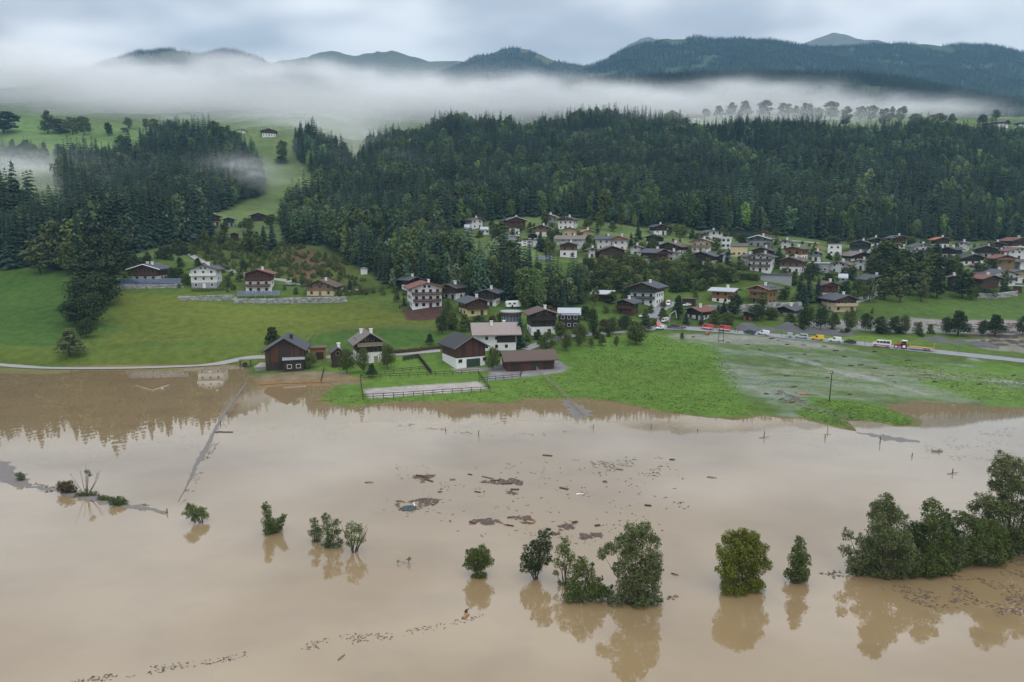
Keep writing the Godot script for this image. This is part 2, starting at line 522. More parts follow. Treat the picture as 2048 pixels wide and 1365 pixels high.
func plan_woods() -> void:
	wood([[-150, 546], [60, 536], [150, 548], [215, 528], [250, 512], [330, 490], [385, 482], [425, 468], [422, 452], [330, 456], [200, 466], [100, 470], [-150, 450]], 3.5, 0.12, 32.0, "the dark stand behind the meadow")
	wood([[430, 425], [330, 418], [200, 420], [130, 400], [110, 345], [200, 330], [270, 322], [305, 292], [330, 275], [420, 290], [470, 302], [505, 320], [522, 345], [532, 388], [480, 405], [440, 425]], 5.2, 0.22, 26.0, "the wooded knoll under the high meadow")
	wood([[-150, 335], [20, 330], [95, 330], [100, 312], [60, 296], [-150, 300]], 6.0, 0.9, 15.0, "bushes on the high meadow")
	wood([[572, 492], [562, 440], [605, 425], [642, 405], [655, 372], [618, 342], [586, 302], [602, 278], [640, 292], [690, 322], [722, 352], [765, 480], [735, 545], [690, 520], [640, 490]], 5.2, 0.32, 25.0, "the strip of wood beside the steep meadow")
	wood([[690, 470], [735, 545], [790, 583], [870, 572], [905, 520], [880, 490], [915, 458], [1000, 438], [1100, 432], [1200, 442], [1290, 457], [1350, 447], [1400, 462], [1500, 467], [1650, 482], [1740, 482], [1800, 480], [1900, 482], [2250, 490], [2250, 280], [1900, 276], [1700, 276], [1600, 264], [1480, 262], [1420, 275], [1340, 262], [1330, 250], [1200, 245], [1100, 264], [1000, 266], [920, 254], [850, 272], [790, 288], [740, 304], [712, 342], [690, 400]], 4.7, 0.32, 21.5, "the big spruce forest above the village")
	wood([[905, 592], [890, 560], [880, 520], [900, 498], [918, 520], [935, 538], [1000, 543], [1060, 553], [1120, 562], [1182, 566], [1172, 610], [1100, 625], [1000, 600]], 4.4, 0.5, 21.0, "the wooded bank under the upper houses")

# a spruce 22 m tall: whorls of drooping boughs
func spruce(seed_: int, whorls: int, boughs: int, fine: bool, lean := 1.0) -> ArrayMesh:
	var r := RandomNumberGenerator.new()
	r.seed = seed_
	var st := start()
	var tall := 22.0
	for k in whorls:
		var f := 1.0 - pow(1.0 - (k + 0.3) / whorls, 1.35)
		var y := tall * lerpf(0.08, 0.965, f)
		var reach := lean * (3.3 * pow(1.0 - f, 0.8) + 0.42) * r.randf_range(0.82, 1.12)
		var off := r.randf() * TAU
		for i in boughs:
			var a := off + TAU * (i + r.randf_range(-0.25, 0.25)) / boughs
			var l := reach * r.randf_range(0.75, 1.15)
			var d := Vector3(cos(a), 0, sin(a))
			var s := Vector3(-d.z, 0, d.x) * l * (0.34 if fine else 0.5)
			var root := Vector3(0, y + r.randf_range(-1.1, 1.1) * (1.0 - f), 0)
			var droop := r.randf_range(0.25, 0.5) * l * (1.0 - 0.5 * f)
			var mid := root + d * l * 0.6 + Vector3(0, -droop * 0.35, 0)
			var tip := root + d * l + Vector3(0, -droop, 0)
			var hang := Vector3(0, -0.22 * l - 0.2, 0)
			var t := r.randf_range(0.75, 1.25)
			st.set_color(Color(t, t, t))
			st.set_smooth_group(-1)
			if fine:
				tri(st, root, mid + s + hang, mid); tri(st, root, mid, mid - s + hang)
				tri(st, mid, mid + s + hang, tip); tri(st, mid, tip, mid - s + hang)
			else:
				tri(st, root, mid + s + hang, tip); tri(st, root, tip, mid - s + hang)
	# the leader
	for i in 3:
		var a := TAU * i / 3.0
		var b := TAU * (i + 1) / 3.0
		tri(st, Vector3(cos(a) * 0.22, tall * 0.93, sin(a) * 0.22), Vector3(0, tall * 0.985, 0), Vector3(cos(b) * 0.22, tall * 0.93, sin(b) * 0.22))
	return done(st)

func trunk_mesh(tall: float, girth: float) -> ArrayMesh:
	var st := start()
	bar(st, Vector3(0, -0.6, 0), Vector3(0, tall, 0), girth, girth * 0.2, 5)
	return done(st)

# a leafy crown in the unit of its own height: clumps of leaves spread over lobes
func crown(seed_: int, tall: float, wide: float, low: float, lobes: int, leaves: int, leaf: float, shape := 0) -> ArrayMesh:
	var r := RandomNumberGenerator.new()
	r.seed = seed_
	var st := start()
	var at: Array[Vector3] = []
	var rad: Array[float] = []
	for i in lobes:
		var f := (i + r.randf()) / lobes
		var y := lerpf(low + 0.04, 0.9, f)
		var e := 1.0
		if shape == 0: e = sqrt(maxf(0.05, 1.0 - pow((f - 0.42) / 0.62, 2.0)))        # round
		elif shape == 1: e = lerpf(1.0, 0.25, f)                                         # tapering
		else: e = 0.65 + 0.35 * sin(f * PI)                                               # upright
		var a := i * 2.39996 + r.randf_range(-0.5, 0.5)
		var q := wide * 0.5 * e * r.randf_range(0.25, 0.72)
		at.append(Vector3(cos(a) * q, y * tall, sin(a) * q))
		rad.append(wide * 0.5 * e * r.randf_range(0.34, 0.52) + 0.05 * wide)
	for i in leaves:
		var k := r.randi() % lobes
		var d := Vector3(r.randfn(), r.randfn() * 0.95 + 0.12, r.randfn()).normalized()
		var depth := pow(r.randf(), 0.4)
		var p := at[k] + d * rad[k] * depth * Vector3(1, 0.9, 1)
		if p.y < low * tall * 0.8: p.y = low * tall * 0.8 + r.randf() * 0.1 * tall
		var n := (d + Vector3(r.randfn(), r.randfn(), r.randfn()) * 0.5 + Vector3(0, 0.25, 0)).normalized()
		var u := n.cross(Vector3(r.randfn(), r.randfn(), r.randfn())).normalized()
		var w := n.cross(u)
		var s := leaf * r.randf_range(0.6, 1.3)
		var t := r.randf_range(0.72, 1.3)
		st.set_color(Color(t * r.randf_range(0.9, 1.12), t, t * r.randf_range(0.85, 1.1)))
		st.set_smooth_group(-1)
		tri(st, p - u * s, p + w * s * 0.55 + n * s * 0.2, p + u * s)
		tri(st, p - u * s, p + u * s, p - w * s * 0.55 + n * s * 0.2)
	return done(st)

func limbs(seed_: int, tall: float, wide: float, girth: float, stems := 1) -> ArrayMesh:
	var r := RandomNumberGenerator.new()
	r.seed = seed_
	var st := start()
	for s in stems:
		var foot := Vector3(r.randf_range(-0.3, 0.3), -0.7, r.randf_range(-0.3, 0.3)) * (0.0 if stems == 1 else wide * 0.25)
		foot.y = -0.7
		var top := Vector3(r.randf_range(-0.15, 0.15) * wide, tall * 0.8, r.randf_range(-0.15, 0.15) * wide)
		bar(st, foot, top, girth, girth * 0.15, 6)
		for i in 6:
			var f := lerpf(0.25, 0.85, (i + r.randf()) / 6.0)
			var a := r.randf() * TAU
			var b := foot.lerp(top, f)
			bar(st, b, b + Vector3(cos(a) * wide * 0.32, tall * r.randf_range(0.06, 0.2), sin(a) * wide * 0.32), girth * 0.4 * (1.1 - f), girth * 0.06, 4)
	return done(st)

func leaf_mat(called: String, r: float, g: float, b: float) -> StandardMaterial3D:
	var m := mat(called, r, g, b, 0.75)
	m.vertex_color_use_as_albedo = true
	m.metallic_specular = 0.25
	m.cull_mode = BaseMaterial3D.CULL_DISABLED
	return m

func scatter(called: String, mesh: Mesh, m: Material, places: Array, tints: Array) -> MultiMeshInstance3D:
	var mm := MultiMesh.new()
	mm.transform_format = MultiMesh.TRANSFORM_3D
	mm.use_colors = true
	mm.mesh = mesh
	mm.instance_count = places.size()
	for i in places.size():
		mm.set_instance_transform(i, places[i])
		mm.set_instance_color(i, tints[i])
	var o := MultiMeshInstance3D.new()
	o.multimesh = mm
	o.material_override = m
	o.name = numbered(called)
	add_child(o, true)
	return o

var spruce_far: Array[ArrayMesh] = []
var spruce_near: Array[ArrayMesh] = []
var leafy_mid: Array[ArrayMesh] = []
var leafy_limbs: Array[ArrayMesh] = []

func grow_woods() -> void:
	leaf_mat("needles", 0.042, 0.066, 0.040)
	leaf_mat("leaves", 0.088, 0.116, 0.031)
	mat("bark", 0.06, 0.048, 0.038, 0.95)
	for i in 4:
		spruce_near.append(spruce(11 + i, 24, 8, true, [1.0, 0.85, 1.1, 0.95][i]))
		spruce_far.append(spruce(31 + i, 14, 7, false, [1.0, 0.85, 1.1, 0.95][i]))
		leafy_mid.append(crown(51 + i, 15.0, [9.0, 8.0, 7.0, 10.0][i], 0.14, 13, 900, 0.62, [0, 1, 2, 0][i]))
		leafy_limbs.append(limbs(71 + i, 15.0, 8.0, 0.3))
	var far_spots: Array = [[], [], [], []]
	var far_tint: Array = [[], [], [], []]
	var leaf_spots: Array = [[], [], [], []]
	var leaf_tint: Array = [[], [], [], []]
	for f in forests:
		var b := bounds(f.edge)
		var picked: Array = []
		var far := b.position.y
		while far < b.end.y:
			var x := b.position.x
			while x < b.end.x:
				var p := Vector2(x + rng.randf_range(-0.45, 0.45) * f.gap, far + rng.randf_range(-0.45, 0.45) * f.gap)
				x += f.gap
				if absf(p.x / p.y) > 0.86: continue
				if inside_by(f.edge, p) < 0.5: continue
				picked.append(p)
			far += f.gap
		# the front trees are things; the mass behind them is one forest
		for p in picked:
			var front: bool = inside_by(f.edge, p + Vector2(0, -9.0)) < 0.0
			var mixed := noise_c.get_noise_2d(p.x * 1.1 + 70.0, p.y * 1.1) * 1.3 + 0.5
			var is_leafy: bool = rng.randf() < f.leafy * clampf(mixed * 2.0, 0.1, 2.2)
			var s: float = f.tall / 22.0 * rng.randf_range(0.62, 1.15) * (0.94 + 0.45 * noise_b.get_noise_2d(p.x * 0.9, p.y * 0.9))
			var at := Vector3(p.x, height(p.x, p.y) - 0.3, -p.y)
			var turn := Basis(Vector3.UP, rng.randf() * TAU)
			var k := rng.randi() % 4
			var t := rng.randf_range(0.75, 1.35) * (1.05 + 0.7 * noise_a.get_noise_2d(p.x * 1.6 + 40.0, p.y * 1.6))
			if rng.randf() < 0.09: t *= 1.7
			if is_leafy:
				var w := rng.randf_range(0.85, 1.25)
				leaf_spots[k].append(Transform3D(turn.scaled(Vector3(s * w, s * 1.15, s * w)), at))
				leaf_tint[k].append(Color(t * rng.randf_range(0.85, 1.2), t * 1.15, t * rng.randf_range(1.1, 2.6)))
			elif front and absf(p.x / p.y) < 0.77 and spruce_count < 290:
				spruce_count += 1
				front_spruce(f, k, at, s, turn, t)
			else:
				var w := rng.randf_range(0.74, 1.18)
				far_spots[k].append(Transform3D(turn.scaled(Vector3(s * w, s, s * w)), at))
				far_tint[k].append(Color(t * rng.randf_range(0.85, 1.15), t, t * rng.randf_range(0.9, 1.1)))
	for k in 4:
		tag(scatter("spruce_forest", spruce_far[k], M.needles, far_spots[k], far_tint[k]), "", "", "", "stuff")
		tag(scatter("broadleaf_wood", leafy_mid[k], M.leaves, leaf_spots[k], leaf_tint[k]), "", "", "", "stuff")
	print("forest ", far_spots[0].size() * 4, " leafy ", leaf_spots[0].size() * 4, " front ", spruce_count)

var spruce_count := 0
func front_spruce(f: Wood, k: int, at: Vector3, s: float, turn: Basis, t: float) -> void:
	var o := thing("spruce_tree",  "%s %s spruce at the lower edge of %s" % ["tall" if s > 1.12 else ("slender" if s > 0.95 else "short"), "dark" if t < 0.9 else ("green" if t < 1.0 else "pale"), f.kind], "spruce tree", at, 0.0, "spruces at the edge of " + f.kind)
	o.basis = turn.scaled(Vector3(s * (0.76 if s > 1.2 else 1.0), s, s * (0.76 if s > 1.2 else 1.0)))
	var tone := "needles" if t < 1.0 else "needles_light"
	put("crown", spruce_near[k], M[tone], o)
	put("trunk", M.spruce_trunk, M.bark, o)

# ------------------------------------------------------------------ mountains
func mountain(called: String, far: float, skyline: Array, foot: float, deep: float, seed_: int, bump: float, c: Color, woods: float, step := 30.0, open_above := 1e9, bald := 0.36) -> void:
	var n := FastNoiseLite.new()
	n.seed = seed_
	n.frequency = 0.0016
	n.fractal_octaves = 5
	var xs := PackedFloat32Array()
	var ys := PackedFloat32Array()
	for e in skyline:
		var p := at_far(e[0], e[1], far)
		xs.append(p.x); ys.append(p.y)
	var x0 := xs[0]
	var x1 := xs[xs.size() - 1]
	var nx := int((x1 - x0) / step) + 1
	var nz := int(deep * 1.4 / step) + 1
	var v := PackedVector3Array()
	var col := PackedColorArray()
	for j in nz:
		var f := deep - j * step           # metres in front of the crest
		for i in nx:
			var x := x0 + i * step
			var k := 0
			while k < xs.size() - 2 and xs[k + 1] < x: k += 1
			var w := clampf((x - xs[k]) / (xs[k + 1] - xs[k]), 0.0, 1.0)
			var top := lerpf(ys[k], ys[k + 1], lerpf(w, smoothstep(0.0, 1.0, w), 0.5))
			var g := absf(f) / deep
			var y := lerpf(top, foot, pow(g, 0.9))
			var far_f := far - f
			var spur := n.get_noise_2d(x * 1.6, far_f * 0.7) * bump * smoothstep(0.0, 0.35, g)
			spur += n.get_noise_2d(x * 5.0 + 40.0, far_f * 5.0) * bump * 0.2
			v.append(Vector3(x, y + spur, -far_f))
			var q := 1.0 + 0.35 * n.get_noise_2d(x * 8.0, far_f * 8.0)
			var rock := smoothstep(0.1, 0.5, n.get_noise_2d(x * 6.0 + 900.0, far_f * 12.0))
			var cc := c.lerp(Color(0.13, 0.11, 0.085), rock * 0.5)
			col.append(Color(cc.r * q, cc.g * q, cc.b * q))
	var idx := PackedInt32Array()
	for j in nz - 1:
		for i in nx - 1:
			var a := j * nx + i
			idx.append_array([a, a + nx, a + 1, a + 1, a + nx, a + nx + 1])
	tag(put(called, shaded(v, idx, col), M.far_ground), "", "", "", "structure")
	if woods <= 0.0: return
	var spots: Array = []
	var tints: Array = []
	var rows := int(deep * 1.03 / woods)
	for j in rows:
		for i in int((x1 - x0) / woods):
			var x := x0 + (i + rng.randf()) * woods
			var f := deep - (j + rng.randf()) * woods
			var gi := (x - x0) / step
			var gj := (deep - f) / step
			var a := int(gj) * nx + int(gi)
			if int(gi) >= nx - 1 or int(gj) >= nz - 1: continue
			if absf(x / (far - f)) > 0.84: continue
			var fx := gi - int(gi)
			var fz := gj - int(gj)
			var y := lerpf(lerpf(v[a].y, v[a + 1].y, fx), lerpf(v[a + nx].y, v[a + nx + 1].y, fx), fz)
			if y > open_above + 70.0 * n.get_noise_2d(x * 3.0, f * 3.0): continue
			if n.get_noise_2d(x * 2.2 + 77.0, (far - f) * 2.2) > bald: continue
			var s := rng.randf_range(0.75, 1.25)
			spots.append(Transform3D(Basis(Vector3.UP, rng.randf() * TAU).scaled(Vector3(s * 1.15, s * 0.7, s * 1.15)), Vector3(x, y - 0.5, f - far)))
			var t := rng.randf_range(0.65, 1.5) * (1.1 + 0.5 * n.get_noise_2d(x * 4.0, f * 4.0)) * (1.7 if rng.randf() < 0.08 else 1.0)
			tints.append(Color(t, t, t))
	print(called, " ", spots.size())
	tag(scatter("mountain_forest", spruce_tiny, M.needles, spots, tints), "", "", "", "stuff")

var spruce_tiny: ArrayMesh
func raise_mountains() -> void:
	var m := mat("far_ground", 1, 1, 1, 0.95)
	m.vertex_color_use_as_albedo = true
	m.metallic_specular = 0.2
	spruce_tiny = spruce(91, 5, 5, false, 1.35)
	var alp := Color(0.095, 0.098, 0.05)
	# the dark wood behind the plateau on the right
	mountain("wooded_hill", 1750.0, [[820, 215], [900, 170], [960, 160], [1010, 158], [1080, 172], [1180, 160], [1230, 158], [1350, 150], [1500, 146], [1700, 146], [1800, 158], [1900, 182], [1990, 205], [2040, 225], [2090, 262]], 215.0, 600.0, 201, 14.0, Color(0.05, 0.075, 0.03), 8.0)
	# the great wooded ridge on the right
	mountain("wooded_mountain", 3200.0, [[1090, 210], [1150, 136], [1200, 122], [1250, 98], [1290, 82], [1330, 75], [1380, 72], [1450, 75], [1550, 77], [1600, 88], [1640, 92], [1700, 90], [1740, 86], [1800, 84], [1880, 88], [1940, 86], [2000, 92], [2060, 102], [2130, 112], [2260, 130]], 300.0, 1250.0, 207, 75.0, Color(0.045, 0.075, 0.035), 9.5)
	# the knob in the middle, wooded below its bare top
	mountain("knob_mountain", 3600.0, [[690, 190], [760, 178], [840, 158], [900, 136], [950, 113], [985, 106], [1010, 98], [1030, 94], [1050, 100], [1080, 108], [1110, 122], [1150, 130], [1190, 133], [1240, 142], [1330, 170]], 330.0, 1200.0, 213, 70.0, Color(0.105, 0.098, 0.055), 10.0, 30.0, 1060.0)
	# bare alps on the left and behind
	mountain("alpine_ridge", 4600.0, [[430, 150], [500, 125], [560, 121], [600, 115], [640, 104], [665, 101], [700, 109], [740, 103], [775, 100], [810, 106], [850, 118], [880, 121], [910, 119], [960, 128], [1050, 142], [1150, 150]], 500.0, 1300.0, 219, 90.0, alp, 0.0)
	mountain("rocky_peak", 5200.0, [[1180, 160], [1230, 110], [1262, 88], [1285, 76], [1300, 74], [1318, 82], [1360, 105], [1450, 130], [1540, 115], [1600, 90], [1640, 74], [1668, 66], [1690, 67], [1715, 78], [1760, 82], [1800, 92], [1900, 120], [2000, 140]], 600.0, 1200.0, 223, 70.0, Color(0.14, 0.125, 0.085), 0.0)
	mountain("left_mountain", 3000.0, [[60, 190], [150, 150], [225, 121], [250, 110], [290, 98], [325, 95], [350, 98], [390, 106], [420, 104], [455, 100], [480, 101], [510, 112], [545, 121], [600, 124], [680, 135], [760, 165]], 300.0, 1100.0, 231, 80.0, alp, 9.5, 30.0, 1e9, 0.2)


# low cloud: droplets as many small white flakes, densest at the heart of every billow, so that light
# wanders through it from flake to flake as it does in a real cloud
func droplets(seed_: int, n: int) -> ArrayMesh:
	var r := RandomNumberGenerator.new()
	r.seed = seed_
	var st := start()
	st.set_smooth_group(-1)
	for i in n:
		var p := Vector3(r.randfn(), r.randfn(), r.randfn()) * 0.4
		if p.length() > 1.1: p = p.normalized() * r.randf()
		# drawn into strands by the wind
		p += Vector3(sin(p.y * 9.0 + seed_) * 0.10, sin(p.x * 7.0) * 0.06 + sin(p.z * 6.0) * 0.06, 0.0)
		var a := Vector3(r.randfn(), r.randfn(), r.randfn()).normalized() * 0.0017
		var b := a.cross(Vector3(r.randfn(), r.randfn(), r.randfn())).normalized() * 0.0026
		tri(st, p - a, p + b, p + a)
	return done(st)

func roll_in_cloud() -> void:
	var r := RandomNumberGenerator.new()
	r.seed = 77
	var m := mat("droplets", 0.96, 0.96, 0.97, 1.0)
	m.specular_mode = BaseMaterial3D.SPECULAR_DISABLED
	m.cull_mode = BaseMaterial3D.CULL_DISABLED
	m.backlight_enabled = true
	m.backlight = Color(1, 1, 1)
	var spots: Array = []
	# rows of the cloud's top and foot along the valley side
	var line := [[-220, 118, 262], [-60, 112, 260], [60, 112, 258], [150, 122, 258], [220, 132, 262], [290, 150, 264], [360, 143, 270], [440, 132, 280], [520, 134, 296], [600, 140, 306], [680, 150, 310], [760, 162, 300], [830, 174, 272], [900, 172, 262], [980, 168, 258], [1060, 172, 256], [1140, 178, 252], [1220, 186, 250], [1300, 190, 248], [1380, 184, 244], [1460, 186, 242], [1540, 190, 240], [1620, 192, 238], [1700, 200, 238], [1780, 208, 238], [1860, 218, 238], [1930, 226, 240]]
	for e in line:
		var tall: float = e[2] - e[1]
		var n := int(clampf(tall / 7.0, 2, 24) * (0.85 + 0.8 * noise_b.get_noise_2d(e[0] * 0.35, 7.0)))
		for i in n:
			var f := r.randf()
			var far := lerpf(1010.0, 1330.0, r.randf()) + 60.0 * (1.0 - f)
			var q := lerpf(e[1] + 14.0, e[2] - 4.0, f) + 16.0 * noise_c.get_noise_2d(e[0] * 1.6, far * 0.6)
			var p := at_far(e[0] + r.randf_range(-50, 50), q, far)
			var wide := r.randf_range(80, 170)
			var high := minf(r.randf_range(22, 46), tall * 0.42)
			spots.append([p, Vector3(wide, high, r.randf_range(90, 170))])
		# ragged tops, torn by the wind
		for i in 9:
			var p := at_far(e[0] + r.randf_range(-55, 55), e[1] + r.randf_range(-16, 20), r.randf_range(1010, 1300))
			spots.append([p, Vector3(r.randf_range(18, 75), r.randf_range(7, 22), r.randf_range(25, 70))])
	# shreds drifting along the slopes
	for e in [[470, 330, 560, 30, 10], [500, 345, 540, 24, 12], [120, 345, 540, 60, 12], [60, 330, 560, 40, 9], [150, 375, 500, 40, 8], [640, 262, 860, 60, 22], [690, 275, 820, 50, 22], [740, 270, 860, 60, 24], [600, 250, 900, 80, 20], [660, 235, 930, 90, 24], [10, 320, 560, 50, 14], [700, 330, 640, 22, 14], [725, 300, 700, 34, 16], [690, 350, 600, 18, 10], [790, 320, 640, 24, 8], [900, 245, 800, 40, 8], [640, 300, 690, 26, 10], [1440, 236, 800, 90, 9], [1620, 236, 780, 100, 9], [1350, 250, 860, 60, 7], [1500, 244, 900, 70, 7], [1650, 244, 900, 60, 6], [860, 330, 620, 20, 6], [1180, 280, 740, 40, 6]]:
		for i in 2:
			var p := at_far(e[0] + r.randf_range(-16, 16), e[1] + r.randf_range(-6, 6), e[2])
			spots.append([p, Vector3(e[3] * r.randf_range(1.0, 1.9), e[4] * r.randf_range(0.9, 1.5), e[3] * 1.3)])
	var places: Array = [[], [], []]
	var tints: Array = [[], [], []]
	for s in spots:
		var k := r.randi() % 3
		places[k].append(Transform3D(Basis(Vector3.UP, (k - 1) * 0.9 + r.randf_range(-0.4, 0.4) + (PI if r.randf() < 0.5 else 0.0)).scaled_local(s[1]), s[0]))
		tints[k].append(Color.WHITE)
	var drops := droplets(301, 88000)
	for k in 3:
		tag(scatter("low_cloud", drops, m, places[k], tints[k]), "", "", "", "stuff")
	print("cloud ", spots.size())

# ------------------------------------------------------------------ houses
var shared := {}

func house_materials() -> void:
	var plank := grain(256, 0.05, 0.62, 1.3, 21, 4, Vector2(3.0, 0.12))
	var plaster := grain(256, 0.02, 0.86, 1.08, 23, 5)
	var slate := grain(256, 0.05, 0.7, 1.25, 25, 5)
	for e in [["dark_wood", 0.040, 0.026, 0.018], ["brown_wood", 0.085, 0.042, 0.022], ["red_wood", 0.105, 0.034, 0.02], ["orange_wood", 0.32, 0.15, 0.055], ["tan_wood", 0.24, 0.17, 0.10], ["grey_wood", 0.15, 0.13, 0.115], ["fence_wood", 0.05, 0.036, 0.028], ["pale_wood", 0.33, 0.27, 0.2], ["fresh_wood", 0.45, 0.25, 0.10], ["green_wood", 0.03, 0.06, 0.045]]:
		grained(mat(e[0], e[1], e[2], e[3], 0.85), plank, 2.6)
	for e in [["white", 0.80, 0.80, 0.79], ["cream", 0.62, 0.50, 0.33], ["yellow_plaster", 0.66, 0.56, 0.30], ["grey_plaster", 0.33, 0.34, 0.35], ["concrete", 0.34, 0.32, 0.29]]:
		grained(mat(e[0], e[1], e[2], e[3], 0.9), plaster, 7.0)
	for e in [["slate", 0.062, 0.066, 0.075], ["charcoal", 0.034, 0.034, 0.036], ["brown_tile", 0.105, 0.068, 0.052], ["red_tile", 0.17, 0.062, 0.042], ["orange_tile", 0.36, 0.13, 0.062], ["old_tile", 0.16, 0.135, 0.12], ["beige_tile", 0.27, 0.215, 0.165], ["green_roof", 0.03, 0.048, 0.042]]:
		grained(mat(e[0], e[1], e[2], e[3], 0.75), slate, 3.4)
	grained(mat("metal_roof", 0.42, 0.45, 0.48, 0.45, 0.2), slate, 9.0)
	grained(mat("rusty_metal", 0.28, 0.225, 0.205, 0.5, 0.15), slate, 8.0)
	mat("pane", 0.02, 0.026, 0.032, 0.08)
	mat("white_paint", 0.8, 0.8, 0.79, 0.5)
	mat("steel", 0.45, 0.46, 0.47, 0.35, 0.6)
	mat("solar", 0.05, 0.075, 0.14, 0.12)
	mat("glass_green", 0.10, 0.17, 0.18, 0.1)
	mat("flowers_red", 0.45, 0.04, 0.05, 0.8)
	grained(mat("rubble", 0.36, 0.36, 0.35, 0.9), grain(256, 0.06, 0.35, 1.3, 27, 3), 2.2, 8.0)

# gable wall or gabled block: ridge along z, front at +z
func gabled(st: SurfaceTool, w: float, l: float, y0: float, y1: float, rise: float) -> void:
	var a := w / 2.0
	var z := l / 2.0
	var f := [Vector3(-a, y0, z), Vector3(a, y0, z), Vector3(a, y1, z), Vector3(0, y1 + rise, z), Vector3(-a, y1, z)]
	var b := []
	for p in f: b.append(Vector3(p.x, p.y, -z))
	st.set_smooth_group(-1)
	quad(st, f[0], f[1], f[2], f[4]); tri(st, f[4], f[3], f[2])
	quad(st, b[1], b[0], b[4], b[2]); tri(st, b[2], b[3], b[4])
	quad(st, f[1], b[1], b[2], f[2]); quad(st, b[0], f[0], f[4], b[4])
	quad(st, f[2], b[2], b[3], f[3]); quad(st, b[4], f[4], f[3], b[3])

# two roof slabs with overhang; local ridge at y
func roof_mesh(w: float, l: float, eave: float, rise: float, over: float, thick := 0.3) -> ArrayMesh:
	var st := start()
	var a := w / 2.0 + over
	var k := rise / (w / 2.0)
	var z := l / 2.0 + over
	for s in [-1.0, 1.0]:
		var p0 := Vector3(0, eave + rise + 0.06, z)
		var p1 := Vector3(s * a, eave - over * k + 0.06, z)
		var up := Vector3(0, thick, 0)
		var c := [p0, p1, p1 + up, p0 + up]
		var d := []
		for p in c: d.append(Vector3(p.x, p.y, -z))
		if s > 0:
			quad(st, c[0], c[1], c[2], c[3]); quad(st, d[1], d[0], d[3], d[2])
			quad(st, c[3], c[2], d[2], d[3]); quad(st, c[1], c[0], d[0], d[1]); quad(st, c[1], d[1], d[2], c[2])
		else:
			quad(st, c[1], c[0], c[3], c[2]); quad(st, d[0], d[1], d[2], d[3])
			quad(st, c[2], c[3], d[3], d[2]); quad(st, c[0], c[1], d[1], d[0]); quad(st, d[1], c[1], c[2], d[2])
	return done(st)

func window_at(house: Node3D, at: Vector3, side: float, size: Vector2, frame: String) -> void:
	var key := "w%.2f_%.2f" % [size.x, size.y]
	if not shared.has(key):
		var st := start()
		var a := size.x / 2.0
		var b := size.y / 2.0
		var t := 0.1
		box(st, Vector3(-a, -b, -0.05), Vector3(-a + t, b, 0.07)); box(st, Vector3(a - t, -b, -0.05), Vector3(a, b, 0.07))
		box(st, Vector3(-a + t, -b, -0.05), Vector3(a - t, -b + t, 0.07)); box(st, Vector3(-a + t, b - t, -0.05), Vector3(a - t, b, 0.07))
		shared[key] = done(st)
		shared[key + "p"] = box_mesh(Vector3(size.x - 2 * t, size.y - 2 * t, 0.06))
	var f := put("window", shared[key], M[frame], house, at, Vector3(0, side, 0))
	put("pane", shared[key + "p"], M.pane, f)

func balcony_at(house: Node3D, w: float, y: float, z: float, wood: String, deep := 1.3) -> void:
	var st := start()
	box(st, Vector3(-w / 2, y - 0.2, z), Vector3(w / 2, y, z + deep))
	var b := put("balcony", done(st), M[wood], house)
	var r := start()
	var n := int(w / 0.42)
	for i in n:
		var x := -w / 2 + (i + 0.5) * w / n
		box(r, Vector3(x - 0.16, y + 0.02, z + deep - 0.1), Vector3(x + 0.16, y + 0.86, z + deep - 0.04))
	box(r, Vector3(-w / 2, y + 0.88, z + deep - 0.16), Vector3(w / 2, y + 0.98, z + deep + 0.02))
	for s in [-1.0, 1.0]:
		box(r, Vector3(s * w / 2 - 0.05, y + 0.1, z), Vector3(s * w / 2 + 0.05, y + 0.98, z + deep - 0.17))
	put("railing", done(r), M[wood], b)

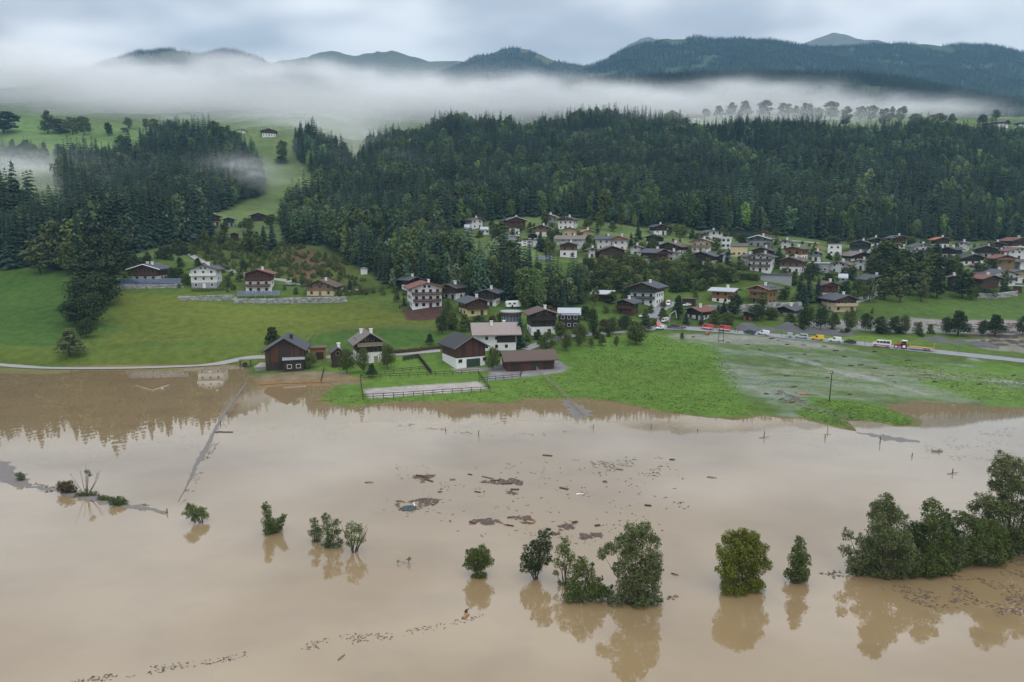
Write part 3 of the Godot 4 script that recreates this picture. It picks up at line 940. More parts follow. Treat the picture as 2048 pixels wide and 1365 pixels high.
# o: floors, l (length over width), turn (degrees from facing the camera), low / high / roof / wood materials, bal (balcony rows), rise, over, chim
func chalet(p: float, q: float, wide_px: float, label: String, o := {}) -> Node3D:
	var g := stand(p, q)
	var far := -g.z
	var turn: float = o.get("turn", 0.0)
	var over: float = o.get("over", 1.7)
	var across: float = wide_px * far / FOCAL
	var ratio: float = o.get("l", 1.05)
	var t := deg_to_rad(turn)
	# the width read on the photograph takes in the overhangs and, when turned, part of the long side
	var w: float = (across - 2.0 * over * cos(t)) / (absf(cos(t)) + ratio * absf(sin(t)))
	w = maxf(w, 3.0)
	var l: float = w * ratio
	var floors: float = o.get("floors", 2.0)
	var low: String = o.get("low", "white")
	var high: String = o.get("high", "dark_wood")
	var roof: String = o.get("roof", "slate")
	var wood: String = o.get("wood", high if high.ends_with("wood") else "brown_wood")
	var split: float = o.get("split", 0.5)      # share of the wall that is masonry
	var eave: float = floors * 2.7
	var rise: float = o.get("rise", 0.32) * w / 2.0
	var facing := atan2(g.x, far) * -1.0 + t
	var back := Vector3(sin(facing), 0, cos(facing))
	var deep: float = (l * absf(cos(t)) + w * absf(sin(t))) / 2.0
	var h := thing(o.get("name", "chalet"), label, o.get("category", "house"), g - Vector3(g.x, 0, g.z).normalized() * -1.0 * deep * 0.9, facing, o.get("group", ""))
	h.position.y = g.y
	var cut := eave * split
	for e in [["half_w", w / 2], ["half_l", l / 2], ["cut", cut], ["eave", eave], ["rise", rise]]: h.set_meta(e[0], e[1])
	var st := start()
	box(st, Vector3(-w / 2, -4.0, -l / 2), Vector3(w / 2, cut, l / 2))
	put("wall", done(st), M[low], h)
	st = start()
	gabled(st, w + 0.12, l + 0.12, cut, eave, rise)
	put("upper_wall", done(st), M[high], h)
	var r := put("roof", roof_mesh(w, l, eave, rise, over), M[roof], h)
	var k := rise / (w / 2.0)
	for z in [-1.0, 1.0]:
		var edge := start()
		for s in [-1.0, 1.0]:
			var a := Vector3(0, eave + rise + 0.2, z * (l / 2 + over + 0.02))
			var b := Vector3(s * (w / 2 + over), eave - over * k + 0.2, z * (l / 2 + over + 0.02))
			bar(edge, a, b, 0.16, 0.16, 4)
		put("bargeboard", done(edge), M[o.get("trim", "grey_wood")], r)
	for i in int(o.get("chim", 1)):
		var cx := (0.14 if i == 0 else -0.2) * w
		var cz := (0.1 if i == 0 else -0.25) * l
		var cy := eave + rise - absf(cx) * k
		var c := put("chimney", box_mesh(Vector3(0.8, 1.9, 0.8), Vector3(0, 0.5, 0)), M[o.get("chimney", "white")], r, Vector3(cx, cy, cz))
		put("cap", box_mesh(Vector3(1.1, 0.14, 1.1), Vector3(0, 1.62, 0)), M[o.get("cap", "white_paint")], r, Vector3(cx, cy, cz))
	if o.get("clad", false):       # half of the long side is boarded in dark wood above the ground floor
		put("boarding", box_mesh(Vector3(0.16, eave - cut * 0.9, l * 0.48)), M.dark_wood, h, Vector3(signf(-t) * (w / 2 + 0.1), (eave + cut * 0.9) / 2, -l * 0.25))
	# windows
	var frame: String = o.get("frame", "white_paint" if high in ["white", "cream"] else "tan_wood")
	var cols := clampi(int(w / 2.9), 1, 5)
	var n := int(ceil(floors))
	if o.get("windows", true):
		for f in n:
			var y := f * 2.7 + 1.45
			if y > eave + 0.3: continue
			var proud := 0.03 if y < cut else 0.09
			for i in cols:
				var x := (i - (cols - 1) / 2.0) * w / (cols + 0.15)
				if f == 0 and i == cols / 2 and o.get("door", true):
					put("door", box_mesh(Vector3(1.2, 2.1, 0.1)), M[wood], h, Vector3(x, 1.05, l / 2 + 0.03))
					continue
				window_at(h, Vector3(x, y, l / 2 + proud), 0.0, Vector2(1.15, 1.3), frame)
			for s in [-1.0, 1.0]:
				if s * t > 0.12:
					continue
				for i in clampi(int(l / 3.6), 1, 4):
					var z := (i - (clampi(int(l / 3.6), 1, 4) - 1) / 2.0) * 3.2
					window_at(h, Vector3(s * (w / 2 + proud), y, z), s * PI / 2, Vector2(1.15, 1.3), frame)
		if rise > 1.3:
			for s in [-1.0, 1.0]:
				window_at(h, Vector3(s * 0.9, eave + rise * 0.28, l / 2 + 0.09), 0.0, Vector2(0.95, 1.0), frame)
	var rows: int = o.get("bal", 1)
	for i in rows:
		var y := (n - 1 - i) * 2.7 + 0.15
		if y > 1.0: balcony_at(h, w * (1.0 if i == 0 else 0.9) + 0.4, y, l / 2 + 0.07, wood)
	return h

func stand(p: float, q: float) -> Vector3:
	var g := ground(p, q)
	if -g.z < 216.0:
		for i in 4:
			var far := (maxf(near_height(g.x, -g.z), 0.0) - EYE) / slope_of(q)
			g = Vector3(bearing_of(p, q) * far, 0, -far)
			g.y = maxf(near_height(g.x, far), 0.0)
	return g

# flat or single-pitch house
func flat_house(p: float, q: float, wide_px: float, label: String, o := {}) -> Node3D:
	var g := stand(p, q)
	var far := -g.z
	var w: float = wide_px * far / FOCAL
	var l: float = w * o.get("l", 0.8)
	var tall: float = o.get("tall", 3.0)
	var facing: float = -atan2(g.x, far) + deg_to_rad(o.get("turn", 0.0))
	var h := thing(o.get("name", "flat_house"), label, o.get("category", "house"), g + Vector3(g.x, 0, g.z).normalized() * l * 0.45, facing)
	var st := start()
	box(st, Vector3(-w / 2 + 0.4, -4, -l / 2), Vector3(w / 2 - 0.4, tall, l / 2))
	put("wall", done(st), M[o.get("low", "white")], h)
	st = start()
	var d: float = o.get("drop", 0.0)
	var v := [Vector3(-w / 2, tall - d, l / 2 + 0.5), Vector3(w / 2, tall - d, l / 2 + 0.5), Vector3(w / 2, tall + 0.05, -l / 2 - 0.5), Vector3(-w / 2, tall + 0.05, -l / 2 - 0.5)]
	if d < 0.05:
		for i in 4: v[i].y = tall + 0.03
	else:
		for i in 4: v[i].y += d + 0.1 if i > 1 else d * 0.3 + 0.05
	var t := Vector3(0, 0.3, 0)
	quad(st, v[0], v[1], v[1] + t, v[0] + t); quad(st, v[1], v[2], v[2] + t, v[1] + t); quad(st, v[2], v[3], v[3] + t, v[2] + t); quad(st, v[3], v[0], v[0] + t, v[3] + t)
	quad(st, v[0] + t, v[1] + t, v[2] + t, v[3] + t); quad(st, v[3], v[2], v[1], v[0])
	put("roof", done(st), M[o.get("roof", "metal_roof")], h)
	if o.get("door", false):
		put("door", box_mesh(Vector3(minf(3.0, w * 0.4), minf(2.4, tall - 0.3), 0.1), Vector3(0, minf(2.4, tall - 0.3) / 2, 0)), M[o.get("wood", "grey_plaster")], h, Vector3(w * 0.1, 0, l / 2 + 0.03))
	for i in int(o.get("wins", 2)):
		for f in int(maxf(1.0, tall / 2.8)):
			window_at(h, Vector3((i - (int(o.get("wins", 2)) - 1) / 2.0) * w * 0.8 / int(o.get("wins", 2)), f * 2.7 + 1.5, l / 2 + 0.04), 0.0, Vector2(1.3, 1.2), o.get("frame", "white_paint"))
	return h

func build_village() -> void:
	# above the left meadow
	chalet(302, 563, 80, "broad timber chalet above the row of solar panels, left edge of village", {"floors": 2.0, "turn": -24, "high": "brown_wood", "roof": "slate", "split": 0.42, "trim": "white_paint", "l": 1.0, "chim": 2})
	chalet(414, 577, 72, "tall white house with dark gable on the stone terrace", {"floors": 3.0, "turn": -14, "high": "white", "roof": "slate", "split": 0.3, "low": "grey_plaster", "wood": "white", "bal": 1, "trim": "charcoal", "l": 0.9})
	chalet(521, 586, 70, "chalet with red roof above solar panels and long stone wall", {"floors": 3.0, "turn": -8, "high": "red_wood", "roof": "red_tile", "split": 0.62, "bal": 2, "trim": "red_wood"})
	chalet(647, 593, 80, "low cream bungalow with brown roof on the long stone wall", {"floors": 1.6, "turn": -16, "high": "tan_wood", "low": "cream", "roof": "brown_tile", "bal": 0, "l": 0.9, "trim": "brown_wood", "rise": 0.42})
	chalet(728, 549, 13, "tiny white chapel hut by the edge of the wood", {"floors": 0.9, "high": "white", "roof": "metal_roof", "bal": 0, "chim": 0, "over": 0.4, "windows": false, "name": "hut", "category": "hut"})
	chalet(821, 582, 48, "dark house with grey roof close behind the white three storey chalet", {"floors": 1.8, "turn": 35, "roof": "slate", "bal": 1})
	chalet(849, 617, 86, "white three storey chalet with red roof above the red garden plot", {"floors": 3.0, "turn": 10, "high": "white", "roof": "red_tile", "split": 0.3, "wood": "red_wood", "bal": 2, "trim": "red_wood", "frame": "charcoal"})
	chalet(909, 600, 60, "dark chalet with two chimneys under the wooded bank", {"floors": 1.9, "turn": -35, "roof": "charcoal", "chim": 2, "high": "brown_wood"})
	chalet(979, 612, 60, "dark grey chalet beside the parked white caravan", {"floors": 2.0, "turn": -15, "roof": "slate", "high": "dark_wood"})
	chalet(946, 633, 75, "cream yellow chalet with brown wood gable and dark roof", {"floors": 2.0, "turn": 22, "low": "yellow_plaster", "high": "brown_wood", "roof": "slate", "bal": 1, "wood": "brown_wood"})
	# the hamlet up the left meadow
	chalet(427, 451, 34, "reddish timber chalet at the foot of the steep meadow", {"floors": 2.0, "high": "red_wood", "roof": "red_tile", "turn": 12})
	chalet(458, 453, 30, "shed under green sheeting beside the reddish timber chalet", {"floors": 1.6, "high": "green_wood", "low": "grey_plaster", "roof": "green_roof", "bal": 0, "chim": 0, "name": "shed", "category": "shed"})
	chalet(517, 442, 38, "black timber barn against the steep meadow", {"floors": 1.3, "roof": "charcoal", "low": "dark_wood", "bal": 0, "chim": 0, "name": "barn", "category": "barn"})
	chalet(469, 481, 26, "brown hut among trees below the reddish chalet", {"floors": 1.3, "roof": "slate", "high": "brown_wood", "low": "brown_wood", "bal": 0, "chim": 0, "name": "hut", "category": "hut"})
	chalet(480, 269, 28, "white farmhouse on the high left meadow under the cloud", {"floors": 1.6, "roof": "old_tile", "high": "white", "bal": 0, "turn": 20})
	chalet(538, 273, 31, "brown and white farmhouse at the cloud's edge on the high meadow", {"floors": 2.2, "roof": "red_tile", "high": "brown_wood", "bal": 1})
	chalet(249, 264, 14, "small grey hay barn on the high left meadow", {"floors": 1.2, "roof": "slate", "low": "grey_wood", "high": "grey_wood", "bal": 0, "chim": 0, "name": "barn", "category": "barn", "windows": false})
	flat_house(310, 273, 30, "open long shed in front of the spruces on the high meadow", {"tall": 4.0, "low": "brown_wood", "roof": "metal_roof", "name": "shed", "category": "shed", "wins": 0})
	# the upper rows behind the wooded bank
	chalet(948, 458, 44, "white chalet with brown roof at the upper forest edge", {"floors": 1.9, "turn": 30, "high": "white", "roof": "brown_tile", "bal": 0})
	chalet(1026, 462, 60, "big red timber chalet at the upper forest edge", {"floors": 2.2, "turn": 14, "high": "red_wood", "low": "brown_wood", "roof": "charcoal", "trim": "metal_roof", "bal": 1})
	chalet(1099, 453, 36, "grey stone house with beige roof at the forest edge", {"floors": 2.2, "high": "grey_plaster", "low": "grey_plaster", "roof": "beige_tile", "turn": -15, "bal": 0})
	chalet(1136, 460, 50, "white house with dark green roof under the spruces", {"floors": 2.2, "turn": -18, "high": "white", "roof": "green_roof", "wood": "red_wood", "bal": 1})
	chalet(1082, 472, 52, "white house with beige roof and dark garage door", {"floors": 1.5, "high": "tan_wood", "roof": "beige_tile", "bal": 0, "trim": "pale_wood"})
	chalet(1139, 474, 40, "terracotta roofed villa, larger of the two joined halves", {"floors": 1.4, "high": "cream", "low": "cream", "roof": "orange_tile", "bal": 0, "rise": 0.3})
	chalet(1172, 477, 38, "terracotta roofed villa's lower wing beside the grass slope", {"floors": 1.3, "high": "cream", "low": "cream", "roof": "orange_tile", "bal": 0, "turn": 20, "rise": 0.3})
	flat_house(1029, 471, 23, "small white flat roofed house below the red timber chalet", {"tall": 4.0, "roof": "green_roof"})
	chalet(1065, 483, 30, "black gabled barn above the white garage", {"floors": 1.2, "low": "white", "high": "dark_wood", "roof": "charcoal", "bal": 0, "chim": 0, "name": "barn", "category": "barn"})
	flat_house(1056, 492, 44, "long white garage with dark opening and parked car", {"tall": 3.0, "name": "garage", "category": "garage", "roof": "green_roof", "door": true, "wins": 0, "l": 0.4})
	flat_house(1022, 488, 25, "grey metal shed beside the tall trees", {"tall": 4.0, "low": "grey_plaster", "roof": "metal_roof", "wins": 0, "name": "shed", "category": "shed", "turn": 25})
	flat_house(936, 464, 15, "little blue grey roofed shed in the garden", {"tall": 2.6, "low": "grey_plaster", "roof": "metal_roof", "drop": 1.2, "wins": 0, "name": "shed", "category": "shed"})
	flat_house(970, 469, 20, "low white house with pale roof among garden shrubs", {"tall": 3.0, "roof": "metal_roof", "drop": 0.8})
	chalet(1142, 496, 60, "grey brown roofed house seen along its eaves", {"floors": 1.7, "turn": 78, "l": 1.5, "roof": "old_tile", "high": "white", "bal": 0})
	chalet(1137, 514, 47, "tan timber chalet with dark green roof beside the solar field", {"floors": 2.1, "high": "tan_wood", "roof": "green_roof", "wood": "brown_wood", "split": 0.55, "bal": 1})
	chalet(1212, 500, 40, "white house with slate roof turned sideways", {"floors": 2.1, "turn": 70, "high": "white", "roof": "slate", "bal": 0})
	chalet(1240, 502, 44, "white house with orange balcony and beige gable", {"floors": 2.3, "turn": -8, "high": "white", "wood": "orange_wood", "roof": "brown_tile", "bal": 1})
	chalet(1222, 521, 66, "wide chalet with weathered timber gable over white walls", {"floors": 1.8, "turn": 5, "high": "brown_wood", "roof": "brown_tile", "bal": 1})
	chalet(1316, 470, 44, "dark roofed chalet highest under the forest path", {"floors": 1.7, "turn": 20, "roof": "charcoal", "bal": 0})
	chalet(1310, 493, 46, "dark gabled chalet with wide white garage front", {"floors": 1.8, "turn": -10, "roof": "green_roof", "bal": 0})
	chalet(1346, 509, 72, "very wide dark chalet with low white front", {"floors": 1.5, "turn": -20, "roof": "brown_tile", "high": "dark_wood", "bal": 0})
	chalet(1308, 531, 60, "chalet with two red balconies above the shrubs", {"floors": 2.3, "turn": 48, "roof": "slate", "high": "brown_wood", "wood": "red_wood", "bal": 2})
	chalet(1403, 505, 52, "white house with beige roof and pale shutters", {"floors": 2.0, "turn": -5, "high": "cream", "roof": "beige_tile", "bal": 1, "wood": "tan_wood"})
	chalet(1420, 482, 60, "white modern house with shallow roof on the lawn", {"floors": 1.6, "turn": 20, "high": "white", "roof": "slate", "bal": 0, "rise": 0.25, "frame": "charcoal"})
	flat_house(1447, 497, 32, "white terraced flat house with dark glass band", {"tall": 5.6, "roof": "white_paint", "wins": 3, "frame": "charcoal"})
	chalet(1476, 470, 26, "small log cabin by the forest edge", {"floors": 1.2, "high": "red_wood", "low": "red_wood", "roof": "charcoal", "bal": 0, "chim": 0, "name": "cabin", "category": "cabin"})
	flat_house(1490, 477, 52, "long low green house behind the glass gable", {"tall": 4.0, "low": "green_wood", "roof": "green_roof", "wins": 4, "frame": "brown_wood"})
	chalet(1528, 478, 30, "orange brown cabin with pale new roof by forest", {"floors": 1.3, "high": "orange_wood", "low": "orange_wood", "roof": "beige_tile", "bal": 0, "chim": 0, "name": "cabin", "category": "cabin"})
	chalet(1521, 494, 60, "modern grey house with glazed gable and white frame", {"floors": 1.6, "turn": -12, "high": "glass_green", "low": "grey_plaster", "roof": "slate", "trim": "white_paint", "bal": 0, "rise": 0.3, "split": 0.7})
	flat_house(1478, 513, 35, "yellow cube house with shallow grey roof", {"tall": 5.4, "low": "yellow_plaster", "roof": "slate", "drop": 0.7, "wins": 3, "l": 1.0})
	chalet(1527, 522, 54, "dark red timber chalet beside the orange timber house", {"floors": 1.9, "turn": -12, "high": "red_wood", "roof": "charcoal", "bal": 0})
	chalet(1593, 522, 54, "new orange timber house on white ground floor", {"floors": 2.2, "turn": -22, "high": "orange_wood", "roof": "slate", "bal": 0, "rise": 0.22, "frame": "charcoal"})
	chalet(1496, 535, 34, "white house with curved front behind stepped balconies", {"floors": 2.0, "turn": 25, "high": "white", "roof": "slate", "bal": 0})
	chalet(1524, 545, 60, "white chalet with stepped balconies above the grey garage", {"floors": 2.7, "turn": -10, "high": "white", "roof": "green_roof", "wood": "brown_wood", "bal": 2})
	chalet(1586, 547, 64, "grey brown chalet with wide overhang beside the white stepped one", {"floors": 2.2, "turn": -16, "high": "tan_wood", "roof": "brown_tile", "wood": "brown_wood", "bal": 1})
	chalet(1408, 531, 70, "dark brown chalet above the clipped hedge and lawn", {"floors": 1.7, "turn": -14, "high": "dark_wood", "roof": "slate", "bal": 1})
	flat_house(1552, 566, 62, "grey double garage with blue grey apron roof", {"tall": 3.6, "low": "grey_plaster", "roof": "slate", "wins": 0, "door": true, "name": "garage", "category": "garage", "l": 0.4})
	# right part
	flat_house(1669, 511, 28, "white cube house with two windows by the track", {"tall": 6.0, "roof": "slate", "l": 1.1})
	chalet(1720, 510, 50, "dark green gabled chalet with white front", {"floors": 2.3, "high": "green_wood", "roof": "green_roof", "bal": 2, "turn": -4})
	chalet(1712, 524, 68, "long low house with dark brown roof", {"floors": 1.2, "turn": 30, "high": "brown_wood", "roof": "old_tile", "bal": 0})
	chalet(1792, 496, 42, "brown chalet with slate roof at the forest foot", {"floors": 2.1, "turn": 30, "high": "brown_wood", "low": "white", "roof": "slate", "split": 0.35})
	chalet(1879, 497, 42, "orange roofed house at the forest foot", {"floors": 1.9, "turn": 20, "high": "brown_wood", "low": "white", "roof": "orange_tile", "bal": 0})
	chalet(1838, 514, 56, "white chalet with long dark balcony", {"floors": 2.0, "turn": 20, "high": "white", "wood": "dark_wood", "roof": "slate", "bal": 1})
	chalet(1903, 518, 44, "white and black chalet beside a cypress", {"floors": 1.9, "turn": -25, "roof": "charcoal", "bal": 0})
	chalet(1969, 516, 52, "dark roofed chalet with white front under the field", {"floors": 1.8, "turn": 8, "roof": "green_roof", "bal": 1})
	chalet(2028, 502, 56, "large red brown timber house at the forest foot", {"floors": 2.2, "turn": 35, "high": "brown_wood", "roof": "red_tile", "split": 0.45, "bal": 1})
	chalet(2030, 520, 58, "white house with dark red roof, partly cut by picture edge", {"floors": 1.8, "turn": 20, "high": "white", "roof": "red_tile", "bal": 0})
	chalet(1936, 531, 62, "dark barn roofed house beyond the clump of trees", {"floors": 1.5, "turn": 25, "roof": "charcoal", "bal": 0})
	chalet(2001, 541, 56, "tan timber chalet with red roof", {"floors": 2.3, "turn": 22, "high": "tan_wood", "low": "tan_wood", "roof": "red_tile", "bal": 1, "wood": "orange_wood"})
	chalet(1743, 580, 72, "grey roofed chalet behind the riverside birches", {"floors": 1.8, "turn": 30, "roof": "slate", "high": "dark_wood", "bal": 0})
	chalet(1653, 597, 54, "brown chalet with white ground floor between dark conifers", {"floors": 2.2, "turn": 22, "high": "red_wood", "roof": "brown_tile", "split": 0.4})
	chalet(1676, 625, 78, "cream chalet with dark slate roof near the river", {"floors": 2.0, "turn": 32, "low": "cream", "high": "brown_wood", "roof": "slate", "bal": 1, "split": 0.7, "wood": "cream"})
	chalet(1903, 583, 30, "narrow dark timber house between the clump and the road", {"floors": 2.4, "turn": 8, "high": "dark_wood", "low": "dark_wood", "roof": "brown_tile", "bal": 0})
	chalet(1985, 571, 86, "long dark slate roofed chalet row", {"floors": 2.0, "turn": 30, "l": 1.5, "roof": "slate", "high": "white", "wood": "dark_wood", "bal": 1})
	chalet(1966, 578, 62, "brown timber house with dull red roof by the rubble wall", {"floors": 1.8, "turn": 40, "high": "brown_wood", "low": "brown_wood", "roof": "red_tile", "bal": 0})
	chalet(2034, 567, 50, "white house with grey roof at the right picture edge", {"floors": 1.9, "turn": 20, "high": "cream", "roof": "slate", "bal": 0})
	chalet(1681, 547, 54, "white house with brown roof and open terrace", {"floors": 1.6, "turn": -12, "high": "white", "roof": "brown_tile", "bal": 0})
	flat_house(1638, 545, 40, "low flat house with blue grey parapet", {"tall": 4.2, "low": "grey_plaster", "roof": "metal_roof", "wins": 3})
	flat_house(1686, 566, 18, "little glass roofed garden house", {"tall": 2.6, "low": "grey_plaster", "roof": "metal_roof", "drop": 1.0, "wins": 1, "name": "shed", "category": "shed"})
	flat_house(2035, 585, 18, "red garden shed with pale roof by the hedge", {"tall": 2.8, "low": "red_wood", "roof": "metal_roof", "wins": 0, "name": "shed", "category": "shed"})
	# lower middle
	chalet(1294, 611, 82, "large chalet with green balconies and dark roof", {"floors": 2.8, "turn": -18, "high": "brown_wood", "roof": "slate", "wood": "green_wood", "split": 0.7, "bal": 2})
	chalet(1255, 631, 58, "dark chalet with glazed gable and red brown balcony", {"floors": 1.9, "turn": -22, "roof": "slate", "low": "brown_wood", "wood": "red_wood", "bal": 1})
	chalet(1208, 604, 40, "barn with grey metal roof under the shrub bank", {"floors": 1.3, "turn": 75, "l": 1.3, "roof": "metal_roof", "low": "brown_wood", "high": "brown_wood", "bal": 0, "chim": 0, "name": "barn", "category": "barn", "windows": false})
	chalet(1449, 608, 54, "orange timber house with metal shed roof and white base", {"floors": 2.0, "turn": 72, "high": "orange_wood", "roof": "metal_roof", "split": 0.4, "bal": 0, "rise": 0.2})
	chalet(1526, 610, 66, "orange timber chalet with slate roof on the terrace", {"floors": 2.5, "turn": -26, "high": "orange_wood", "low": "tan_wood", "roof": "slate", "bal": 2, "wood": "tan_wood", "trim": "fresh_wood"})
	chalet(1398, 641, 62, "house with dull red roof beside the rescue road", {"floors": 1.4, "turn": -35, "roof": "red_tile", "high": "dark_wood", "low": "white", "bal": 0})
	chalet(1578, 634, 60, "low house with two slate roofs behind the gravel heaps", {"floors": 1.1, "turn": -25, "roof": "slate", "high": "dark_wood", "low": "grey_plaster", "bal": 0})
	chalet(1497, 641, 36, "small orange walled barn with black roof behind gravel heaps", {"floors": 1.1, "turn": -15, "roof": "charcoal", "high": "dark_wood", "low": "orange_wood", "bal": 0, "chim": 0, "name": "barn", "category": "barn"})
	flat_house(1378, 612, 30, "open carport with dark red roof and white cars", {"tall": 2.8, "low": "dark_wood", "roof": "brown_tile", "wins": 0, "name": "carport", "category": "carport", "l": 0.5})
	chalet(1082, 671, 78, "large dark chalet with dull red roof and white stair front", {"floors": 2.8, "turn": 12, "roof": "brown_tile", "high": "dark_wood", "low": "white", "split": 0.4, "bal": 1, "trim": "brown_wood"})
	flat_house(1138, 658, 48, "dark timber house under a flat pale metal roof", {"tall": 5.6, "low": "dark_wood", "roof": "metal_roof", "drop": 0.9, "wins": 3})
	for e in [[1760, 523, 40, "brown_tile", "white", "small white house with brown roof left of the big tree clump", 18], [1925, 502, 34, "slate", "white", "small white house with slate roof beyond the cypress", -15], [1990, 503, 36, "charcoal", "dark_wood", "small black gabled house under the field", 12], [2046, 541, 40, "slate", "white", "small white gabled house cut by the right picture edge", 25], [1633, 523, 30, "old_tile", "grey_plaster", "small grey house below the new orange timber house", -10], [1748, 494, 30, "green_roof", "dark_wood", "low dark annex right of the dark green gabled chalet", 20], [1875, 540, 34, "slate", "brown_wood", "small brown house behind the tree clump", 10], [1725, 541, 40, "old_tile", "white", "low white house with weathered roof above the riverside birches", -18], [1958, 548, 36, "red_tile", "white", "small white house with dull red roof among garden trees", 22], [1345, 524, 36, "charcoal", "white", "small white house with black roof above the shrub bank", -14], [1452, 526, 32, "slate", "white", "small white house between dark conifers and hedge", 15], [1272, 512, 34, "brown_tile", "white", "small white house with brown roof behind the wide weathered chalet", -8], [1183, 517, 26, "slate", "white", "low white garage house beside the tan timber chalet", 8], [1830, 528, 34, "slate", "white", "white gable peeping over the tree clump", 14], [1572, 500, 30, "charcoal", "white", "white house with black roof behind the orange timber house", -14]]:
		chalet(e[0], e[1], e[2], e[5], {"floors": 1.6, "turn": e[6], "roof": e[3], "high": e[4], "bal": 0})
	rotunda()
	# on the plateau
	chalet(1388, 240, 36, "farmhouse with red brown roof in the mist on the plateau", {"floors": 1.7, "turn": 60, "roof": "red_tile", "high": "brown_wood", "bal": 0})
	chalet(1982, 252, 60, "long brown barn on the plateau meadow", {"floors": 1.3, "turn": 70, "l": 1.8, "roof": "brown_tile", "high": "red_wood", "bal": 0, "chim": 0, "name": "barn", "category": "barn"})
	chalet(2036, 252, 50, "red walled barn with dark roof at the plateau's right edge", {"floors": 1.4, "turn": 60, "l": 1.6, "roof": "slate", "high": "red_wood", "bal": 0, "chim": 0, "name": "barn", "category": "barn"})

# the modern round house with a glass drum
func rotunda() -> void:
	var g := stand(1022, 656)
	var w := 42.0 * -g.z / FOCAL
	var h := thing("round_house", "modern round house with pale glass drum and flat grey roof", "house", g + Vector3(g.x, 0, g.z).normalized() * w * 0.5)
	for part in [["base_wall", -3.0, 0.8, 0.5, "dark_wood"], ["glass_wall", 0.8, 4.2, 0.47, "glass_green"], ["fascia", 4.2, 5.4, 0.52, "brown_wood"], ["roof", 5.4, 5.75, 0.53, "metal_roof"]]:
		var st := start()
		bar(st, Vector3(0, part[1], 0), Vector3(0, part[2], 0), w * part[3], w * part[3], 20)
		put(part[0], done(st), M[part[4]], h)
	for i in 10:
		var a := PI * i / 9.0
		put("mullion", box_mesh(Vector3(0.14, 3.4, 0.14), Vector3(0, 2.5, 0)), M.steel, h, Vector3(cos(a) * w * 0.475, 0, sin(a) * w * 0.475))

# ------------------------------------------------------------------ trees and shrubs one by one
var leafy_fine: Array[ArrayMesh] = []
var bushes: Array[ArrayMesh] = []
var fine_limbs: Array[ArrayMesh] = []
const TONES := {"dark": "leaves_dark", "mid": "leaves", "light": "leaves_light", "grey": "leaves_grey", "yellow": "leaves_yellow", "russet": "leaves_russet"}
const TONE_WORDS := {"dark": "dark green", "mid": "green", "light": "light green", "grey": "grey green", "yellow": "yellowish green", "russet": "russet tinged"}
var house_spots: Array = []          # [position, label] of houses, to say what a tree stands beside
var label_seen := {}

func prepare_trees() -> void:
	leaf_mat("leaves_dark", 0.042, 0.064, 0.022)
	leaf_mat("leaves_light", 0.11, 0.145, 0.04)
	leaf_mat("leaves_grey", 0.115, 0.138, 0.054)
	leaf_mat("leaves_yellow", 0.125, 0.145, 0.02)
	leaf_mat("leaves_russet", 0.10, 0.075, 0.035)
	for i in 4:
		leafy_fine.append(crown(151 + i, 10.0, [8.0, 7.0, 6.0, 8.5][i], 0.16, 16, 2400, 0.30, [0, 0, 1, 2][i]))
		fine_limbs.append(limbs(171 + i, 10.0, 6.5, 0.2))
	for i in 3:
		bushes.append(crown(191 + i, 3.0, 4.0, 0.0, 9, 700, 0.22, i))

func register_houses() -> void:
	for c in get_children():
		if c.has_meta("category") and c.get_meta("category") in ["house", "barn", "shed", "hut", "garage", "cabin", "carport"]:
			house_spots.append([c.position, c.get_meta("label")])

func beside(at: Vector3, what: String) -> String:
	var order: Array = []
	for h in house_spots:
		order.append([(h[0] as Vector3).distance_to(at), h])
	order.sort_custom(func(a, b): return a[0] < b[0])
	for o in order:
		var d: Vector3 = at - o[1][0]
		var side := Vector3(o[1][0].x, 0, o[1][0].z).normalized()
		var ahead := -d.dot(side)
		var across := d.dot(Vector3(-side.z, 0, side.x))
		var rel := ("below" if ahead > 0 else "behind") if absf(ahead) > absf(across) else ("right of" if across > 0 else "left of")
		var words: PackedStringArray = String(o[1][1]).split(" ")
		var short := " ".join(words.slice(0, 16 - what.split(" ").size() - rel.split(" ").size() - 1))
		for cut in [" with", " and", " of", " the", " by", " on", " under", " beside", " behind", " above", " in", " at", " its", " to", " their"]:
			short = short.trim_suffix(cut)
		var text := "%s %s the %s" % [what, rel, short]
		if not label_seen.has(text):
			label_seen[text] = true
			return text
	return what

